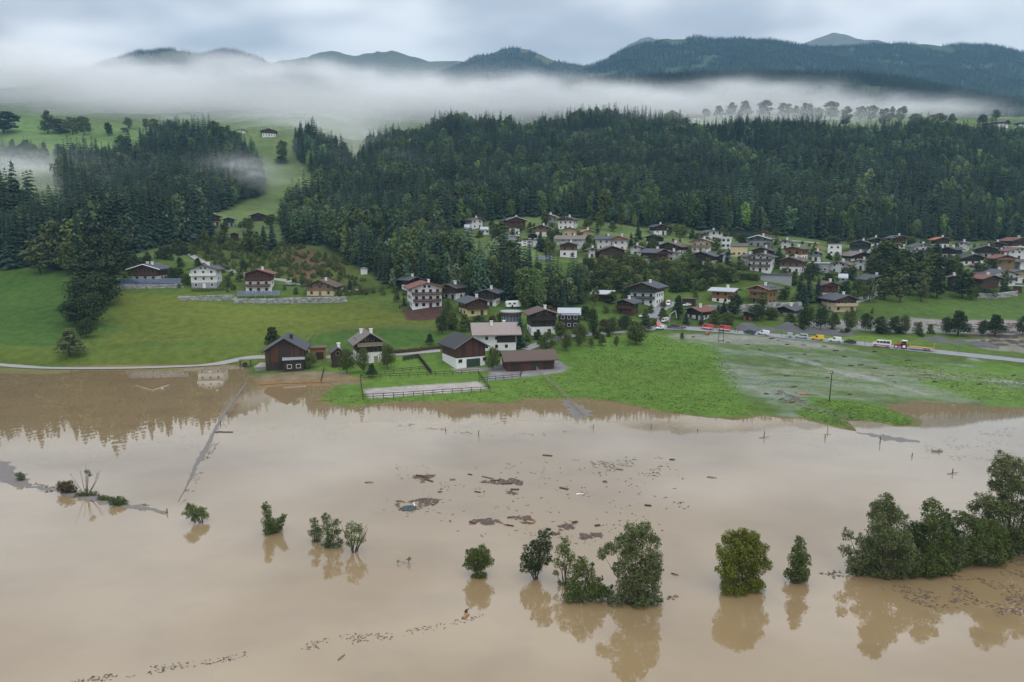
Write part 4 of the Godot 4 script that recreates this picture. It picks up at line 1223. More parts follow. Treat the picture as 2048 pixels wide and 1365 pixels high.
func tree(p: float, q: float, tall_px: float, wide_px: float, kind: String, tone := "mid", label := "", group := "") -> Node3D:
	var g := stand(p, q)
	var far := -g.z
	var k := far / FOCAL * 1.02
	var tall := tall_px * k
	var wide := wide_px * k
	var v := rng.randi()
	var words := {"leafy": "broadleaf tree", "spruce": "spruce", "bush": "bush", "poplar": "slim upright tree"}
	var size := "tall" if tall > 13 else ("small" if tall < 6 else "bushy")
	if kind == "bush": size = "big" if tall > 4 else "low"
	if label == "": label = beside(g, "%s %s %s" % [size, TONE_WORDS[tone], words[kind]])
	if group == "": group = {"leafy": "village trees", "spruce": "village conifers", "bush": "garden bushes", "poplar": "village trees"}[kind]
	var o := thing({"leafy": "broadleaf_tree", "spruce": "spruce_tree", "bush": "bush", "poplar": "broadleaf_tree"}[kind], label, "bush" if kind == "bush" else "tree", g, rng.randf() * TAU, group)
	if kind == "spruce":
		o.scale = Vector3(wide / 7.0, tall / 22.0, wide / 7.0)
		put("crown", spruce_near[v % 4], M.needles_light if tone == "light" else M.needles, o)
		put("trunk", M.spruce_trunk, M.bark, o)
	elif kind == "bush":
		o.scale = Vector3(wide / 4.0, tall / 3.0, wide / 4.0)
		put("foliage", bushes[v % 3], M[TONES[tone]], o)
		put("stem", shared_stem(), M.bark, o)
	else:
		var near := far < 270
		var base := 10.0 if near else 15.0
		var i := v % 4
		if kind == "poplar": i = 3 if near else 2
		var w: float = ([8.0, 7.0, 6.0, 8.5] if near else [9.0, 8.0, 7.0, 10.0])[i]
		o.scale = Vector3(wide / w, tall / base, wide / w)
		put("crown", leafy_fine[i] if near else leafy_mid[i], M[TONES[tone]], o)
		put("trunk", fine_limbs[i] if near else leafy_limbs[i], M.bark, o)
	return o

func shared_stem() -> ArrayMesh:
	if not shared.has("stem"): shared["stem"] = limbs(5, 2.6, 2.4, 0.06, 4)
	return shared["stem"]

# a tree standing in the flood, its crown made of the lobes read on the photograph: [p, q, radius] each
func flood_tree(called: String, label: String, p: float, q: float, lobes: Array, tone: String, leaf: float, density: float, stems := 3, extra := "") -> Node3D:
	var g := level(p, q)
	var far := -g.z
	var o := thing(called, label, "bush" if called == "bush" else "tree", g, 0.0, "trees and bushes standing in the flood")
	var r := RandomNumberGenerator.new()
	r.seed = int(p * 7 + q)
	var st := start()
	var wood_st := start()
	var n := lobes.size()
	if stems >= 3:      # the drowned skirt of twigs round its foot
		var span := 0.0
		for e in lobes: span = maxf(span, absf(e[0] - p))
		lobes = lobes.duplicate()
		for i in 4: lobes.append([p + (i - 1.5) * span * r.randf_range(0.34, 0.46), q - span * r.randf_range(0.12, 0.34), span * r.randf_range(0.22, 0.36)])
	for e in lobes:
		var rad: float = e[2] * 1.14 * far / FOCAL
		var c := at_far(e[0], e[1], far) - g
		c.z = r.randf_range(-0.5, 0.7) * rad - rad * 0.2
		c.y = maxf(c.y, rad * 0.15)
		var sprays: Array[Vector3] = []
		var sizes: Array[float] = []
		for i in 9:
			var d := Vector3(r.randfn(), r.randfn() + 0.25, r.randfn()).normalized()
			sprays.append(d * r.randf_range(0.62, 1.05))
			sizes.append(r.randf_range(0.6, 1.25))
		var leaves := int(7.5 * density * rad * rad / (leaf * leaf * 0.62))
		for i in leaves:
			var d := Vector3(r.randfn(), r.randfn(), r.randfn()).normalized()
			var f := pow(r.randf(), 0.45)
			var at := c + d * rad * f * 0.95
			if i % 5 > 2:           # sprays that break the outline
				var k: int = r.randi() % sprays.size()
				at = c + sprays[k] * rad + d * rad * 0.34 * pow(r.randf(), 0.5) * sizes[k]
			if at.y < 0.02: continue
			var nor := (d * 0.7 + Vector3(r.randfn(), r.randfn(), r.randfn()) * 0.55 + Vector3(0, 0.2, 0)).normalized()
			var u := (nor.cross(Vector3(r.randfn(), r.randfn(), r.randfn()))).normalized()
			var w := nor.cross(u)
			var s := leaf * r.randf_range(0.35, 1.15)
			var t := r.randf_range(0.7, 1.35)
			st.set_color(Color(t * r.randf_range(0.85, 1.2), t, t * r.randf_range(0.8, 1.15)))
			st.set_smooth_group(-1)
			tri(st, at - u * s, at + w * s * 0.42 + nor * s * 0.15, at + u * s)
			tri(st, at - u * s, at + u * s, at - w * s * 0.42)
		# a limb to the heart of every lobe
		var foot := Vector3(r.randf_range(-0.25, 0.25) * stems * 0.5, -0.6, r.randf_range(-0.2, 0.2) * stems * 0.5)
		var knee := foot.lerp(c, 0.5) + Vector3(r.randf_range(-0.2, 0.2), 0.25, r.randf_range(-0.2, 0.2))
		bar(wood_st, foot, knee, 0.03 + rad * 0.06, 0.02 + rad * 0.035, 5)
		bar(wood_st, knee, c + Vector3(0, rad * 0.5, 0), 0.02 + rad * 0.035, 0.012, 5)
		for i in 3:
			var d := Vector3(r.randfn(), absf(r.randfn()) * 0.6, r.randfn()).normalized()
			bar(wood_st, c, c + d * rad * 1.12, 0.02, 0.006, 4)
	put("foliage", done(st), M[TONES[tone]], o)
	put("trunk", done(wood_st), M.bark, o)
	return o

func bare_branches(o: Node3D, reach: float, n: int, seed_: int, at := Vector3.ZERO) -> void:
	var r := RandomNumberGenerator.new()
	r.seed = seed_
	var st := start()
	for i in n:
		var a := r.randf() * TAU
		var top := at + Vector3(cos(a) * reach * 0.45, reach * r.randf_range(0.6, 1.0), sin(a) * reach * 0.3)
		var b := at + Vector3(0, -0.3, 0)
		var mid := b.lerp(top, 0.5) + Vector3(r.randf_range(-0.2, 0.2), 0.1, 0)
		bar(st, b, mid, 0.06, 0.04, 4)
		bar(st, mid, top, 0.04, 0.012, 4)
		for j in 4:
			var f := r.randf_range(0.2, 0.95)
			var s := mid.lerp(top, f)
			bar(st, s, s + Vector3(r.randf_range(-0.5, 0.5), r.randf_range(0.1, 0.6), r.randf_range(-0.4, 0.4)) * reach * 0.25, 0.02, 0.006, 3)
	put("bare_branch", done(st), M.bark, o)

func flood_trees() -> void:
	flood_tree("bush", "small lopsided leaning bush by the end of the left mud bank", 404, 1046, [[385, 1020, 13], [397, 1028, 12], [377, 1016, 8], [408, 1034, 8], [392, 1036, 8]], "light", 0.12, 1.7, 1)
	flood_tree("bush", "willow bush with one tall pointed shoot, leftmost standing alone in open water", 545, 1066, [[530, 1012, 7], [532, 1026, 10], [535, 1042, 13], [550, 1052, 15], [562, 1042, 9], [566, 1034, 6], [540, 1056, 12]], "mid", 0.11, 1.6, 4)
	flood_tree("bush", "thin pale willow bush, left half of the close pair", 632, 1085, [[627, 1044, 9], [630, 1060, 11], [634, 1074, 12], [622, 1066, 6]], "grey", 0.11, 1.3, 4)
	flood_tree("bush", "taller dark stemmed bush, right half of the close pair", 660, 1095, [[652, 1040, 11], [656, 1058, 13], [671, 1046, 9], [664, 1076, 13], [678, 1088, 8], [655, 1086, 10], [676, 1062, 7]], "mid", 0.12, 1.2, 4)
	var d := flood_tree("bush", "spreading light willow with bare twigs and one visible stem", 708, 1106, [[704, 1056, 12], [716, 1062, 11], [698, 1072, 9], [724, 1078, 8], [710, 1080, 9], [696, 1088, 6]], "light", 0.11, 1.0, 2)
	bare_branches(d, 4.2, 7, 5)
	flood_tree("bush", "round dense green bush alone in the middle of the water", 957, 1156, [[944, 1113, 15], [966, 1110, 16], [957, 1124, 21], [976, 1126, 12], [938, 1130, 11], [957, 1142, 15]], "mid", 0.13, 2.0, 4)
	flood_tree("broadleaf_tree", "dark alder with a thin upright top beside the pale willow", 1072, 1159, [[1090, 1072, 14], [1080, 1088, 16], [1094, 1094, 12], [1064, 1110, 18], [1054, 1132, 15], [1085, 1118, 19], [1070, 1138, 16], [1048, 1118, 8]], "dark", 0.14, 1.5, 2)
	flood_tree("broadleaf_tree", "airy pale green willow between the alder and the tall willow", 1132, 1170, [[1130, 1086, 11], [1122, 1102, 14], [1137, 1112, 14], [1114, 1126, 11], [1142, 1128, 10], [1128, 1134, 9], [1112, 1145, 7]], "light", 0.13, 1.0, 3)
	flood_tree("bush", "low wide thicket at the foot of the tall willow", 1168, 1203, [[1166, 1128, 13], [1152, 1148, 17], [1176, 1148, 17], [1190, 1166, 17], [1148, 1174, 17], [1170, 1180, 20], [1200, 1184, 17], [1218, 1190, 14], [1145, 1190, 11]], "mid", 0.14, 1.5, 6)
	flood_tree("broadleaf_tree", "biggest willow of the middle group with gaps in its crown", 1266, 1208, [[1264, 1060, 17], [1290, 1068, 19], [1248, 1082, 19], [1310, 1084, 13], [1226, 1102, 15], [1204, 1112, 12], [1278, 1092, 27], [1306, 1110, 19], [1256, 1116, 23], [1294, 1136, 26], [1238, 1136, 15], [1270, 1156, 27], [1304, 1164, 20], [1250, 1176, 22], [1282, 1186, 22], [1312, 1142, 13]], "grey", 0.15, 1.7, 4)
	flood_tree("broadleaf_tree", "round yellow green tree like a ball in the water", 1485, 1184, [[1486, 1068, 11], [1466, 1084, 20], [1502, 1082, 20], [1486, 1104, 32], [1450, 1106, 20], [1520, 1104, 18], [1452, 1136, 22], [1516, 1136, 22], [1486, 1144, 33], [1534, 1128, 12], [1464, 1162, 19], [1506, 1164, 19]], "yellow", 0.14, 1.9, 6)
	flood_tree("broadleaf_tree", "slim upright bush tree right of the round yellow one", 1598, 1166, [[1599, 1082, 10], [1598, 1098, 14], [1590, 1116, 16], [1608, 1116, 14], [1597, 1136, 19], [1580, 1150, 11], [1612, 1152, 12], [1598, 1154, 16]], "mid", 0.13, 1.7, 3)
	flood_tree("bush", "loose pale bush at the left end of the big thicket", 1726, 1150, [[1698, 1072, 12], [1724, 1082, 15], [1692, 1104, 12], [1714, 1118, 19], [1736, 1138, 20], [1702, 1130, 12], [1748, 1150, 15]], "grey", 0.15, 1.3, 4)
	flood_tree("broadleaf_tree", "large rounded willow, front left of the thicket", 1772, 1158, [[1775, 1006, 17], [1754, 1014, 12], [1780, 1032, 26], [1754, 1044, 20], [1800, 1040, 16], [1765, 1070, 32], [1796, 1076, 26], [1775, 1110, 34], [1802, 1122, 24], [1746, 1110, 22], [1772, 1144, 26]], "grey", 0.16, 1.8, 4)
	flood_tree("broadleaf_tree", "green willow second from the left in the big thicket", 1870, 1148, [[1870, 1016, 17], [1886, 1030, 13], [1858, 1040, 17], [1880, 1060, 26], [1858, 1086, 26], [1896, 1092, 24], [1870, 1120, 28], [1846, 1130, 18], [1888, 1140, 18]], "mid", 0.16, 1.7, 4)
	flood_tree("broadleaf_tree", "yellow green mound of willow in the middle of the thicket", 1948, 1128, [[1928, 1038, 15], [1950, 1050, 19], [1972, 1060, 18], [1940, 1074, 26], [1976, 1086, 22], [1955, 1106, 27], [1920, 1110, 22], [1988, 1110, 18]], "mid", 0.16, 1.7, 4)
	flood_tree("broadleaf_tree", "tallest willow, cut by the right edge of the picture", 2022, 1108, [[2010, 926, 20], [2036, 936, 22], [1990, 944, 14], [2014, 966, 25], [2042, 976, 24], [1996, 974, 14], [1964, 1000, 17], [1986, 1010, 21], [2016, 1016, 24], [1954, 1020, 13], [2038, 1022, 24], [2000, 1050, 28], [2038, 1062, 28], [2016, 1086, 22], [2074, 960, 28], [2080, 1020, 36], [2078, 1070, 30]], "grey", 0.16, 1.7, 4)
	flood_tree("broadleaf_tree", "dark low willow filling the gap behind the large rounded one", 1825, 1146, [[1826, 1062, 20], [1832, 1090, 24], [1818, 1112, 22], [1834, 1124, 22]], "dark", 0.16, 1.6, 3)
	flood_tree("broadleaf_tree", "dark low willow between the second tree and the yellow green mound", 1910, 1138, [[1912, 1056, 18], [1908, 1082, 24], [1914, 1108, 24], [1904, 1124, 20]], "dark", 0.16, 1.6, 3)
	flood_tree("broadleaf_tree", "dense green willow under the tallest one at the thicket's end", 1992, 1120, [[1988, 1062, 22], [1998, 1088, 26], [1984, 1104, 22], [2010, 1104, 20]], "mid", 0.16, 1.6, 3)
	for e in [[1806, 1156, "low bushy willow at the front foot of the large rounded one"], [1852, 1154, "low bushy willow in front of the second thicket tree"], [1902, 1143, "low bushy willow before the yellow green mound"], [1962, 1130, "low bushy willow at the front of the thicket's right part"]]:
		var a: float = e[0]
		var b: float = e[1]
		flood_tree("bush", e[2], a, b, [[a - 16, b - 34, 20], [a + 12, b - 44, 24], [a + 2, b - 20, 22], [a + 22, b - 22, 18], [a - 24, b - 16, 16]], "grey" if int(a) % 4 else "mid", 0.15, 1.7, 3)
	# plants on the drowned bank, left
	flood_tree("bush", "reddish tinged bush left of the bare sapling on the mud bank", 130, 986, [[122, 972, 9], [138, 970, 10], [130, 978, 12], [144, 980, 8]], "russet", 0.12, 1.5, 4)
	var s := flood_tree("broadleaf_tree", "nearly bare sapling with a few leaf tufts on the mud bank", 172, 993, [[172, 945, 5], [178, 950, 4], [172, 990, 10], [158, 991, 9], [186, 992, 8]], "mid", 0.11, 1.0, 2)
	bare_branches(s, 5.2, 6, 9)
	flood_tree("bush", "low green bush right of the bare sapling on the mud bank", 204, 1000, [[200, 997, 7], [212, 999, 8]], "mid", 0.11, 1.6, 3)
	flood_tree("bush", "widest low bush near the right end of the mud bank", 234, 1012, [[224, 1003, 9], [236, 1005, 10], [246, 1009, 8]], "mid", 0.12, 1.6, 3)
	flood_tree("bush", "small bush near the left end of the mud bank", 42, 962, [[38, 950, 6], [42, 957, 7]], "mid", 0.11, 1.4, 2)
	flood_tree("bush", "drowned twig with few leaves in front of the willow pair", 818, 1128, [[818, 1120, 5], [796, 1124, 3]], "light", 0.10, 0.7, 1)

func village_trees() -> void:
	# farm orchard
	tree(694, 748, 52, 38, "leafy", "mid", "orchard tree on the left beside the dark hut", "orchard trees of the farms")
	tree(727, 745, 50, 34, "leafy", "mid", "orchard tree in front of the farmhouse's white wall", "orchard trees of the farms")
	tree(775, 738, 50, 40, "leafy", "mid", "broad orchard tree at the farmhouse's right corner", "orchard trees of the farms")
	tree(744, 755, 30, 28, "leafy", "dark", "smallest orchard tree by the paddock fence", "orchard trees of the farms")
	tree(619, 737, 34, 30, "leafy", "light", "light green tree before the old barn's shed", "orchard trees of the farms")
	tree(546, 700, 50, 42, "leafy", "dark", "dark tree behind the old barn's left corner", "orchard trees of the farms")
	tree(987, 742, 48, 36, "leafy", "mid", "tree between the dark roofed barn and the red plank shed", "orchard trees of the farms")
	tree(1094, 705, 44, 40, "leafy", "mid", "large tree behind the red plank shed's right end", "orchard trees of the farms")
	tree(1040, 695, 66, 28, "spruce", "light", "larch standing before the large dark chalet", "garden conifers")
	tree(1134, 702, 36, 28, "leafy", "mid", "first small fruit tree right of the red plank shed", "fruit trees along the lane")
	tree(1158, 694, 28, 18, "leafy", "mid", "second small fruit tree right of the red plank shed", "fruit trees along the lane")
	tree(1182, 694, 20, 14, "leafy", "light", "young fruit tree on the meadow by the lane", "fruit trees along the lane")
	tree(1204, 692, 26, 20, "leafy", "mid", "fruit tree beside the white flowering hedge", "fruit trees along the lane")
	tree(1233, 694, 22, 14, "leafy", "mid", "slender fruit tree below the white flowering hedge", "fruit trees along the lane")
	tree(1272, 690, 44, 44, "leafy", "mid", "spreading tree on the meadow below the junction", "fruit trees along the lane")
	tree(1364, 680, 15, 11, "leafy", "mid", "tiny young tree on the silted meadow", "fruit trees along the lane")
	tree(860, 690, 24, 22, "leafy", "dark", "round bushy tree by the paddock's end", "orchard trees of the farms")
	tree(884, 668, 40, 28, "leafy", "dark", "", "")
	tree(905, 660, 40, 34, "leafy", "mid", "", "")
	tree(930, 664, 38, 34, "leafy", "mid", "", "")
	tree(960, 660, 30, 36, "leafy", "dark", "", "")
	tree(985, 655, 26, 30, "leafy", "russet", "", "")
	tree(890, 640, 30, 22, "leafy", "mid", "", "")
	tree(1000, 648, 22, 26, "bush", "mid", "", "")
	tree(1052, 618, 34, 28, "leafy", "mid", "", "")
	tree(1185, 672, 56, 30, "leafy", "dark", "", "")
	tree(1225, 668, 34, 30, "leafy", "mid", "", "")
	tree(1160, 680, 34, 34, "leafy", "mid", "", "")
	tree(1120, 678, 36, 30, "leafy", "mid", "", "")
	tree(1100, 640, 30, 28, "leafy", "russet", "", "")
	tree(1250, 660, 30, 36, "leafy", "dark", "", "")
	tree(1290, 662, 26, 34, "leafy", "dark", "", "")
	tree(1290, 640, 22, 22, "bush", "mid", "", "")
	tree(1325, 640, 26, 24, "leafy", "mid", "", "")
	tree(1356, 640, 52, 30, "leafy", "dark", "", "")
	tree(1372, 648, 26, 18, "spruce", "mid", "", "")
	tree(1403, 650, 28, 18, "spruce", "mid", "", "")
	tree(1430, 648, 30, 34, "leafy", "mid", "", "")
	tree(1455, 650, 26, 30, "leafy", "mid", "", "")
	tree(1468, 636, 48, 34, "leafy", "dark", "", "")
	tree(1515, 642, 34, 40, "leafy", "dark", "", "")
	tree(1545, 640, 26, 30, "leafy", "mid", "", "")
	tree(1580, 652, 28, 30, "leafy", "mid", "", "")
	tree(1190, 612, 40, 18, "poplar", "light", "", "")
	tree(1224, 608, 26, 30, "leafy", "mid", "", "")
	tree(1170, 640, 30, 34, "leafy", "dark", "", "")
	# riverside
	tree(1610, 658, 44, 34, "leafy", "dark", "", "trees along the torrent")
	tree(1642, 660, 46, 40, "leafy", "dark", "", "trees along the torrent")
	tree(1668, 658, 36, 28, "leafy", "mid", "", "trees along the torrent")
	tree(1700, 662, 44, 30, "leafy", "mid", "", "trees along the torrent")
	tree(1732, 664, 38, 28, "leafy", "dark", "", "trees along the torrent")
	tree(1760, 668, 36, 32, "leafy", "dark", "", "trees along the torrent")
	tree(1790, 668, 36, 30, "leafy", "dark", "dark tree of the torrent row, left of the tallest pair", "trees along the torrent")
	tree(1810, 668, 38, 24, "leafy", "mid", "narrow green tree in the torrent row above the tractor", "trees along the torrent")
	tree(1836, 668, 24, 24, "bush", "mid", "low bush ending the torrent row above the trailer", "trees along the torrent")
	tree(1860, 668, 20, 20, "bush", "mid", "smallest bush of the torrent row", "trees along the torrent")
	tree(1916, 672, 54, 50, "leafy", "dark", "broad dark tree on the gravel bank, larger of two", "trees along the torrent")
	tree(1892, 670, 36, 28, "leafy", "dark", "bushy tree hugging the broad dark tree's left side", "trees along the torrent")
	tree(1990, 672, 46, 44, "leafy", "dark", "second broad dark tree on the gravel bank", "trees along the torrent")
	tree(1966, 672, 32, 26, "leafy", "dark", "bushy tree hugging the second dark tree's left side", "trees along the torrent")
	tree(2046, 670, 40, 30, "leafy", "dark", "dark tree at the picture's right edge by the torrent", "trees along the torrent")
	# the clump in the right village
	for e in [[1765, 545, 52, 40, "leafy", "dark"], [1745, 548, 44, 30, "leafy", "mid"], [1790, 560, 50, 40, "leafy", "dark"], [1815, 566, 44, 36, "leafy", "mid"], [1835, 560, 52, 38, "leafy", "dark"], [1860, 560, 46, 38, "leafy", "mid"], [1885, 565, 44, 32, "leafy", "dark"], [1905, 556, 36, 24, "leafy", "mid"], [1800, 606, 54, 26, "poplar", "grey"], [1843, 604, 50, 24, "poplar", "grey"], [1738, 604, 42, 30, "leafy", "mid"], [1770, 600, 40, 34, "leafy", "mid"], [1875, 596, 52, 34, "leafy", "dark"], [1925, 596, 44, 36, "leafy", "dark"], [1855, 594, 36, 30, "leafy", "dark"], [1600, 598, 46, 22, "spruce", "mid"], [1616, 604, 48, 24, "spruce", "mid"], [1636, 602, 42, 20, "spruce", "mid"], [1607, 610, 38, 22, "spruce", "mid"], [1690, 596, 30, 22, "leafy", "dark"], [1715, 590, 28, 24, "leafy", "mid"], [1625, 560, 28, 34, "leafy", "dark"], [1660, 565, 16, 30, "bush", "dark"], [1700, 556, 18, 36, "bush", "dark"], [1880, 517, 26, 10, "spruce", "mid"], [1920, 555, 26, 22, "leafy", "mid"], [1960, 556, 26, 26, "leafy", "mid"], [1945, 600, 26, 22, "leafy", "mid"], [1975, 594, 14, 34, "bush", "dark"], [2008, 588, 20, 24, "bush", "dark"], [1770, 496, 16, 20, "leafy", "mid"], [1823, 496, 18, 18, "leafy", "mid"], [1850, 494, 14, 18, "leafy", "light"], [1780, 540, 50, 38, "leafy", "mid"], [1755, 565, 40, 34, "leafy", "dark"], [1810, 545, 40, 34, "leafy", "dark"], [1845, 575, 44, 36, "leafy", "mid"], [1870, 580, 40, 32, "leafy", "dark"], [1790, 585, 40, 36, "leafy", "dark"], [1820, 590, 40, 34, "leafy", "dark"]]:
		tree(e[0], e[1], e[2] * 1.18, e[3] * 1.25, e[4], e[5])
	# upper village
	for e in [[1090, 452, 30, 26, "leafy", "mid"], [1060, 462, 18, 18, "leafy", "mid"], [1000, 480, 34, 34, "leafy", "mid"], [985, 472, 22, 22, "leafy", "light"], [960, 475, 14, 24, "bush", "light"], [1080, 498, 34, 22, "spruce", "mid"], [1104, 496, 34, 16, "spruce", "mid"], [1100, 512, 30, 24, "leafy", "light"], [1115, 470, 14, 12, "leafy", "yellow"], [1186, 506, 16, 18, "bush", "light"], [1195, 470, 14, 12, "leafy", "dark"], [1262, 492, 26, 16, "spruce", "mid"], [1276, 478, 26, 20, "spruce", "mid"], [1285, 500, 14, 16, "bush", "light"], [1340, 470, 20, 20, "leafy", "mid"], [1365, 474, 24, 30, "leafy", "light"], [1382, 480, 14, 10, "leafy", "dark"], [1360, 485, 12, 8, "spruce", "mid"], [1455, 538, 42, 26, "spruce", "mid"], [1440, 520, 20, 20, "leafy", "mid"], [1482, 540, 20, 30, "bush", "grey"], [1400, 545, 20, 30, "bush", "dark"], [1460, 548, 14, 30, "bush", "light"], [1558, 520, 22, 14, "spruce", "mid"], [1570, 550, 14, 20, "bush", "mid"], [1640, 520, 14, 12, "bush", "mid"], [1350, 540, 16, 22, "bush", "mid"], [1270, 528, 20, 26, "leafy", "light"], [1250, 532, 22, 26, "leafy", "mid"], [1200, 460, 40, 24, "leafy", "mid"], [1242, 458, 52, 16, "poplar", "mid"], [1225, 462, 22, 22, "leafy", "light"], [1478, 525, 12, 14, "bush", "mid"], [1380, 512, 12, 12, "bush", "mid"], [1340, 512, 8, 14, "bush", "light"], [1590, 570, 12, 26, "bush", "mid"]]:
		tree(e[0], e[1], e[2], e[3], e[4], e[5])
	# around the houses over the left meadow
	for e in [[345, 560, 26, 26, "leafy", "dark"], [372, 570, 24, 22, "leafy", "mid"], [456, 574, 24, 22, "bush", "mid"], [487, 545, 26, 18, "leafy", "dark"], [275, 552, 22, 24, "bush", "dark"], [360, 535, 20, 20, "bush", "dark"], [395, 532, 16, 22, "bush", "dark"], [410, 510, 56, 26, "leafy", "mid"], [445, 490, 30, 26, "leafy", "mid"], [500, 505, 46, 40, "leafy", "mid"], [520, 512, 40, 34, "leafy", "mid"], [545, 500, 52, 26, "spruce", "mid"], [528, 495, 44, 24, "spruce", "mid"], [450, 470, 26, 22, "leafy", "mid"], [540, 455, 26, 26, "leafy", "mid"], [495, 462, 26, 30, "leafy", "mid"], [570, 470, 30, 26, "leafy", "dark"], [590, 490, 34, 28, "leafy", "mid"], [808, 612, 20, 12, "spruce", "mid"], [790, 586, 16, 16, "leafy", "light"], [880, 600, 22, 22, "leafy", "dark"], [895, 625, 26, 22, "leafy", "mid"]]:
		tree(e[0], e[1], e[2], e[3], e[4], e[5])
	# the tree belt running down the left meadow
	var belt := "tree belt down the left meadow"
	for e in [[195, 540, 84, 62, "dark", "upper left tree of the belt, against the dark spruces"], [232, 545, 86, 54, "dark", "upper right tree of the belt with a tall crown"], [180, 575, 70, 66, "dark", "very dark tree in the upper middle of the belt"], [222, 582, 66, 52, "dark", "dark tree of the belt nearest the row of solar panels"], [205, 612, 62, 60, "dark", "dark tree in the middle of the belt"], [165, 625, 64, 64, "dark", "widest dark tree of the belt's lower half"], [188, 650, 60, 56, "dark", "dark tree just above the pale bush of the belt"], [148, 650, 50, 46, "dark", "dark tree at the belt's lower left side"]]:
		tree(e[0], e[1], e[2] * 1.08, e[3] * 1.18, "leafy", e[4], e[5], belt)
	tree(140, 706, 60, 66, "leafy", "grey", "pale yellowish round tree at the lower end of the belt", belt)
	tree(172, 676, 40, 40, "leafy", "dark", "low dark tree beside the pale yellowish round one", belt)
	tree(80, 548, 76, 54, "leafy", "grey", "grey green tree before the dark spruces at the meadow's upper edge", belt)
	tree(136, 552, 70, 40, "leafy", "mid", "mid green tree between the spruces and the belt", belt)
	# high meadow and plateau
	var high := "trees scattered over the high left meadow"
	for e in [[8, 266, 42, 56, "dark", "large round tree at the picture's left edge on the high meadow"], [95, 268, 46, 36, "grey", "tall tree at the left of the high meadow's thicket"], [120, 268, 30, 40, "grey", "low bushy tree in the high meadow's thicket"], [145, 268, 32, 36, "grey", "third tree of the high meadow's thicket"], [168, 270, 36, 30, "mid", "right end tree of the high meadow's thicket"], [217, 272, 26, 18, "dark", "lone slim tree in the middle of the high meadow"], [256, 256, 20, 18, "grey", "misty round tree behind the grey hay barn"], [292, 258, 20, 14, "grey", "misty slender tree near the open long shed"], [309, 262, 24, 22, "grey", "misty round tree left of the tall spruce tops"], [448, 266, 12, 16, "grey", "small tree left of the white farmhouse in the mist"], [565, 318, 36, 24, "mid", "lone tree on the steep meadow"], [562, 326, 14, 34, "dark", "dark bush under the lone steep meadow tree"]]:
		tree(e[0], e[1], e[2], e[3], "leafy", e[4], e[5], high)
	var n := 0
	for e in [[1345, 252, 30, 30], [1412, 236, 18, 20], [1438, 238, 26, 30], [1462, 236, 30, 34], [1490, 236, 34, 36], [1530, 236, 32, 36], [1570, 238, 30, 30], [1592, 240, 28, 26], [1612, 248, 40, 34], [1636, 244, 28, 22], [1662, 240, 36, 38], [1692, 254, 38, 26], [1720, 242, 28, 22], [1742, 244, 32, 26], [1768, 252, 34, 26], [1783, 242, 28, 20], [1802, 245, 30, 22], [1830, 256, 28, 26], [1872, 262, 34, 34], [1902, 262, 34, 28], [1965, 248, 18, 22], [1992, 240, 20, 20]]:
		n += 1
		var tone := "grey" if n % 3 else "dark"
		tree(e[0], e[1], e[2], e[3], "leafy", tone, "", "row of big trees along the plateau in the mist")

# where a place would be read on the photograph
func reading_of(v: Vector3) -> Vector2:
	var y := v.y - EYE
	var ahead := -v.z * cos(PITCH) - y * sin(PITCH)
	return Vector2(1024.0 + FOCAL * v.x / ahead, 682.5 - FOCAL * (y * cos(PITCH) - v.z * sin(PITCH)) / ahead)

# every garden of the upper village has its tree or bush
func garden_trees() -> void:
	var r := RandomNumberGenerator.new()
	r.seed = 99
	for h in house_spots.duplicate():
		var at: Vector3 = h[0]
		if -at.z < 268.0 or -at.z > 460.0: continue
		for i in 4:
			var side := 1.0 if r.randf() < 0.5 else -1.0
			var p := at + Vector3(side * r.randf_range(8.5, 13.0), 0, r.randf_range(-9.0, 8.0))
			var clear := true
			for o in house_spots:
				if Vector2(o[0].x - p.x, o[0].z - p.z).length() < 7.5: clear = false; break
			if not clear: continue
			p.y = height(p.x, -p.z)
			var q := reading_of(p)
			var tall := r.randf_range(2.0, 7.5) if p.z < at.z else r.randf_range(1.5, 4.0)
			var px := tall * FOCAL / -p.z
			tree(q.x, q.y, px, px * r.randf_range(0.7, 1.1), "bush" if tall < 3.6 else ("spruce" if r.randf() < 0.2 else "leafy"), ["dark", "mid", "mid", "light", "grey"][r.randi() % 5])

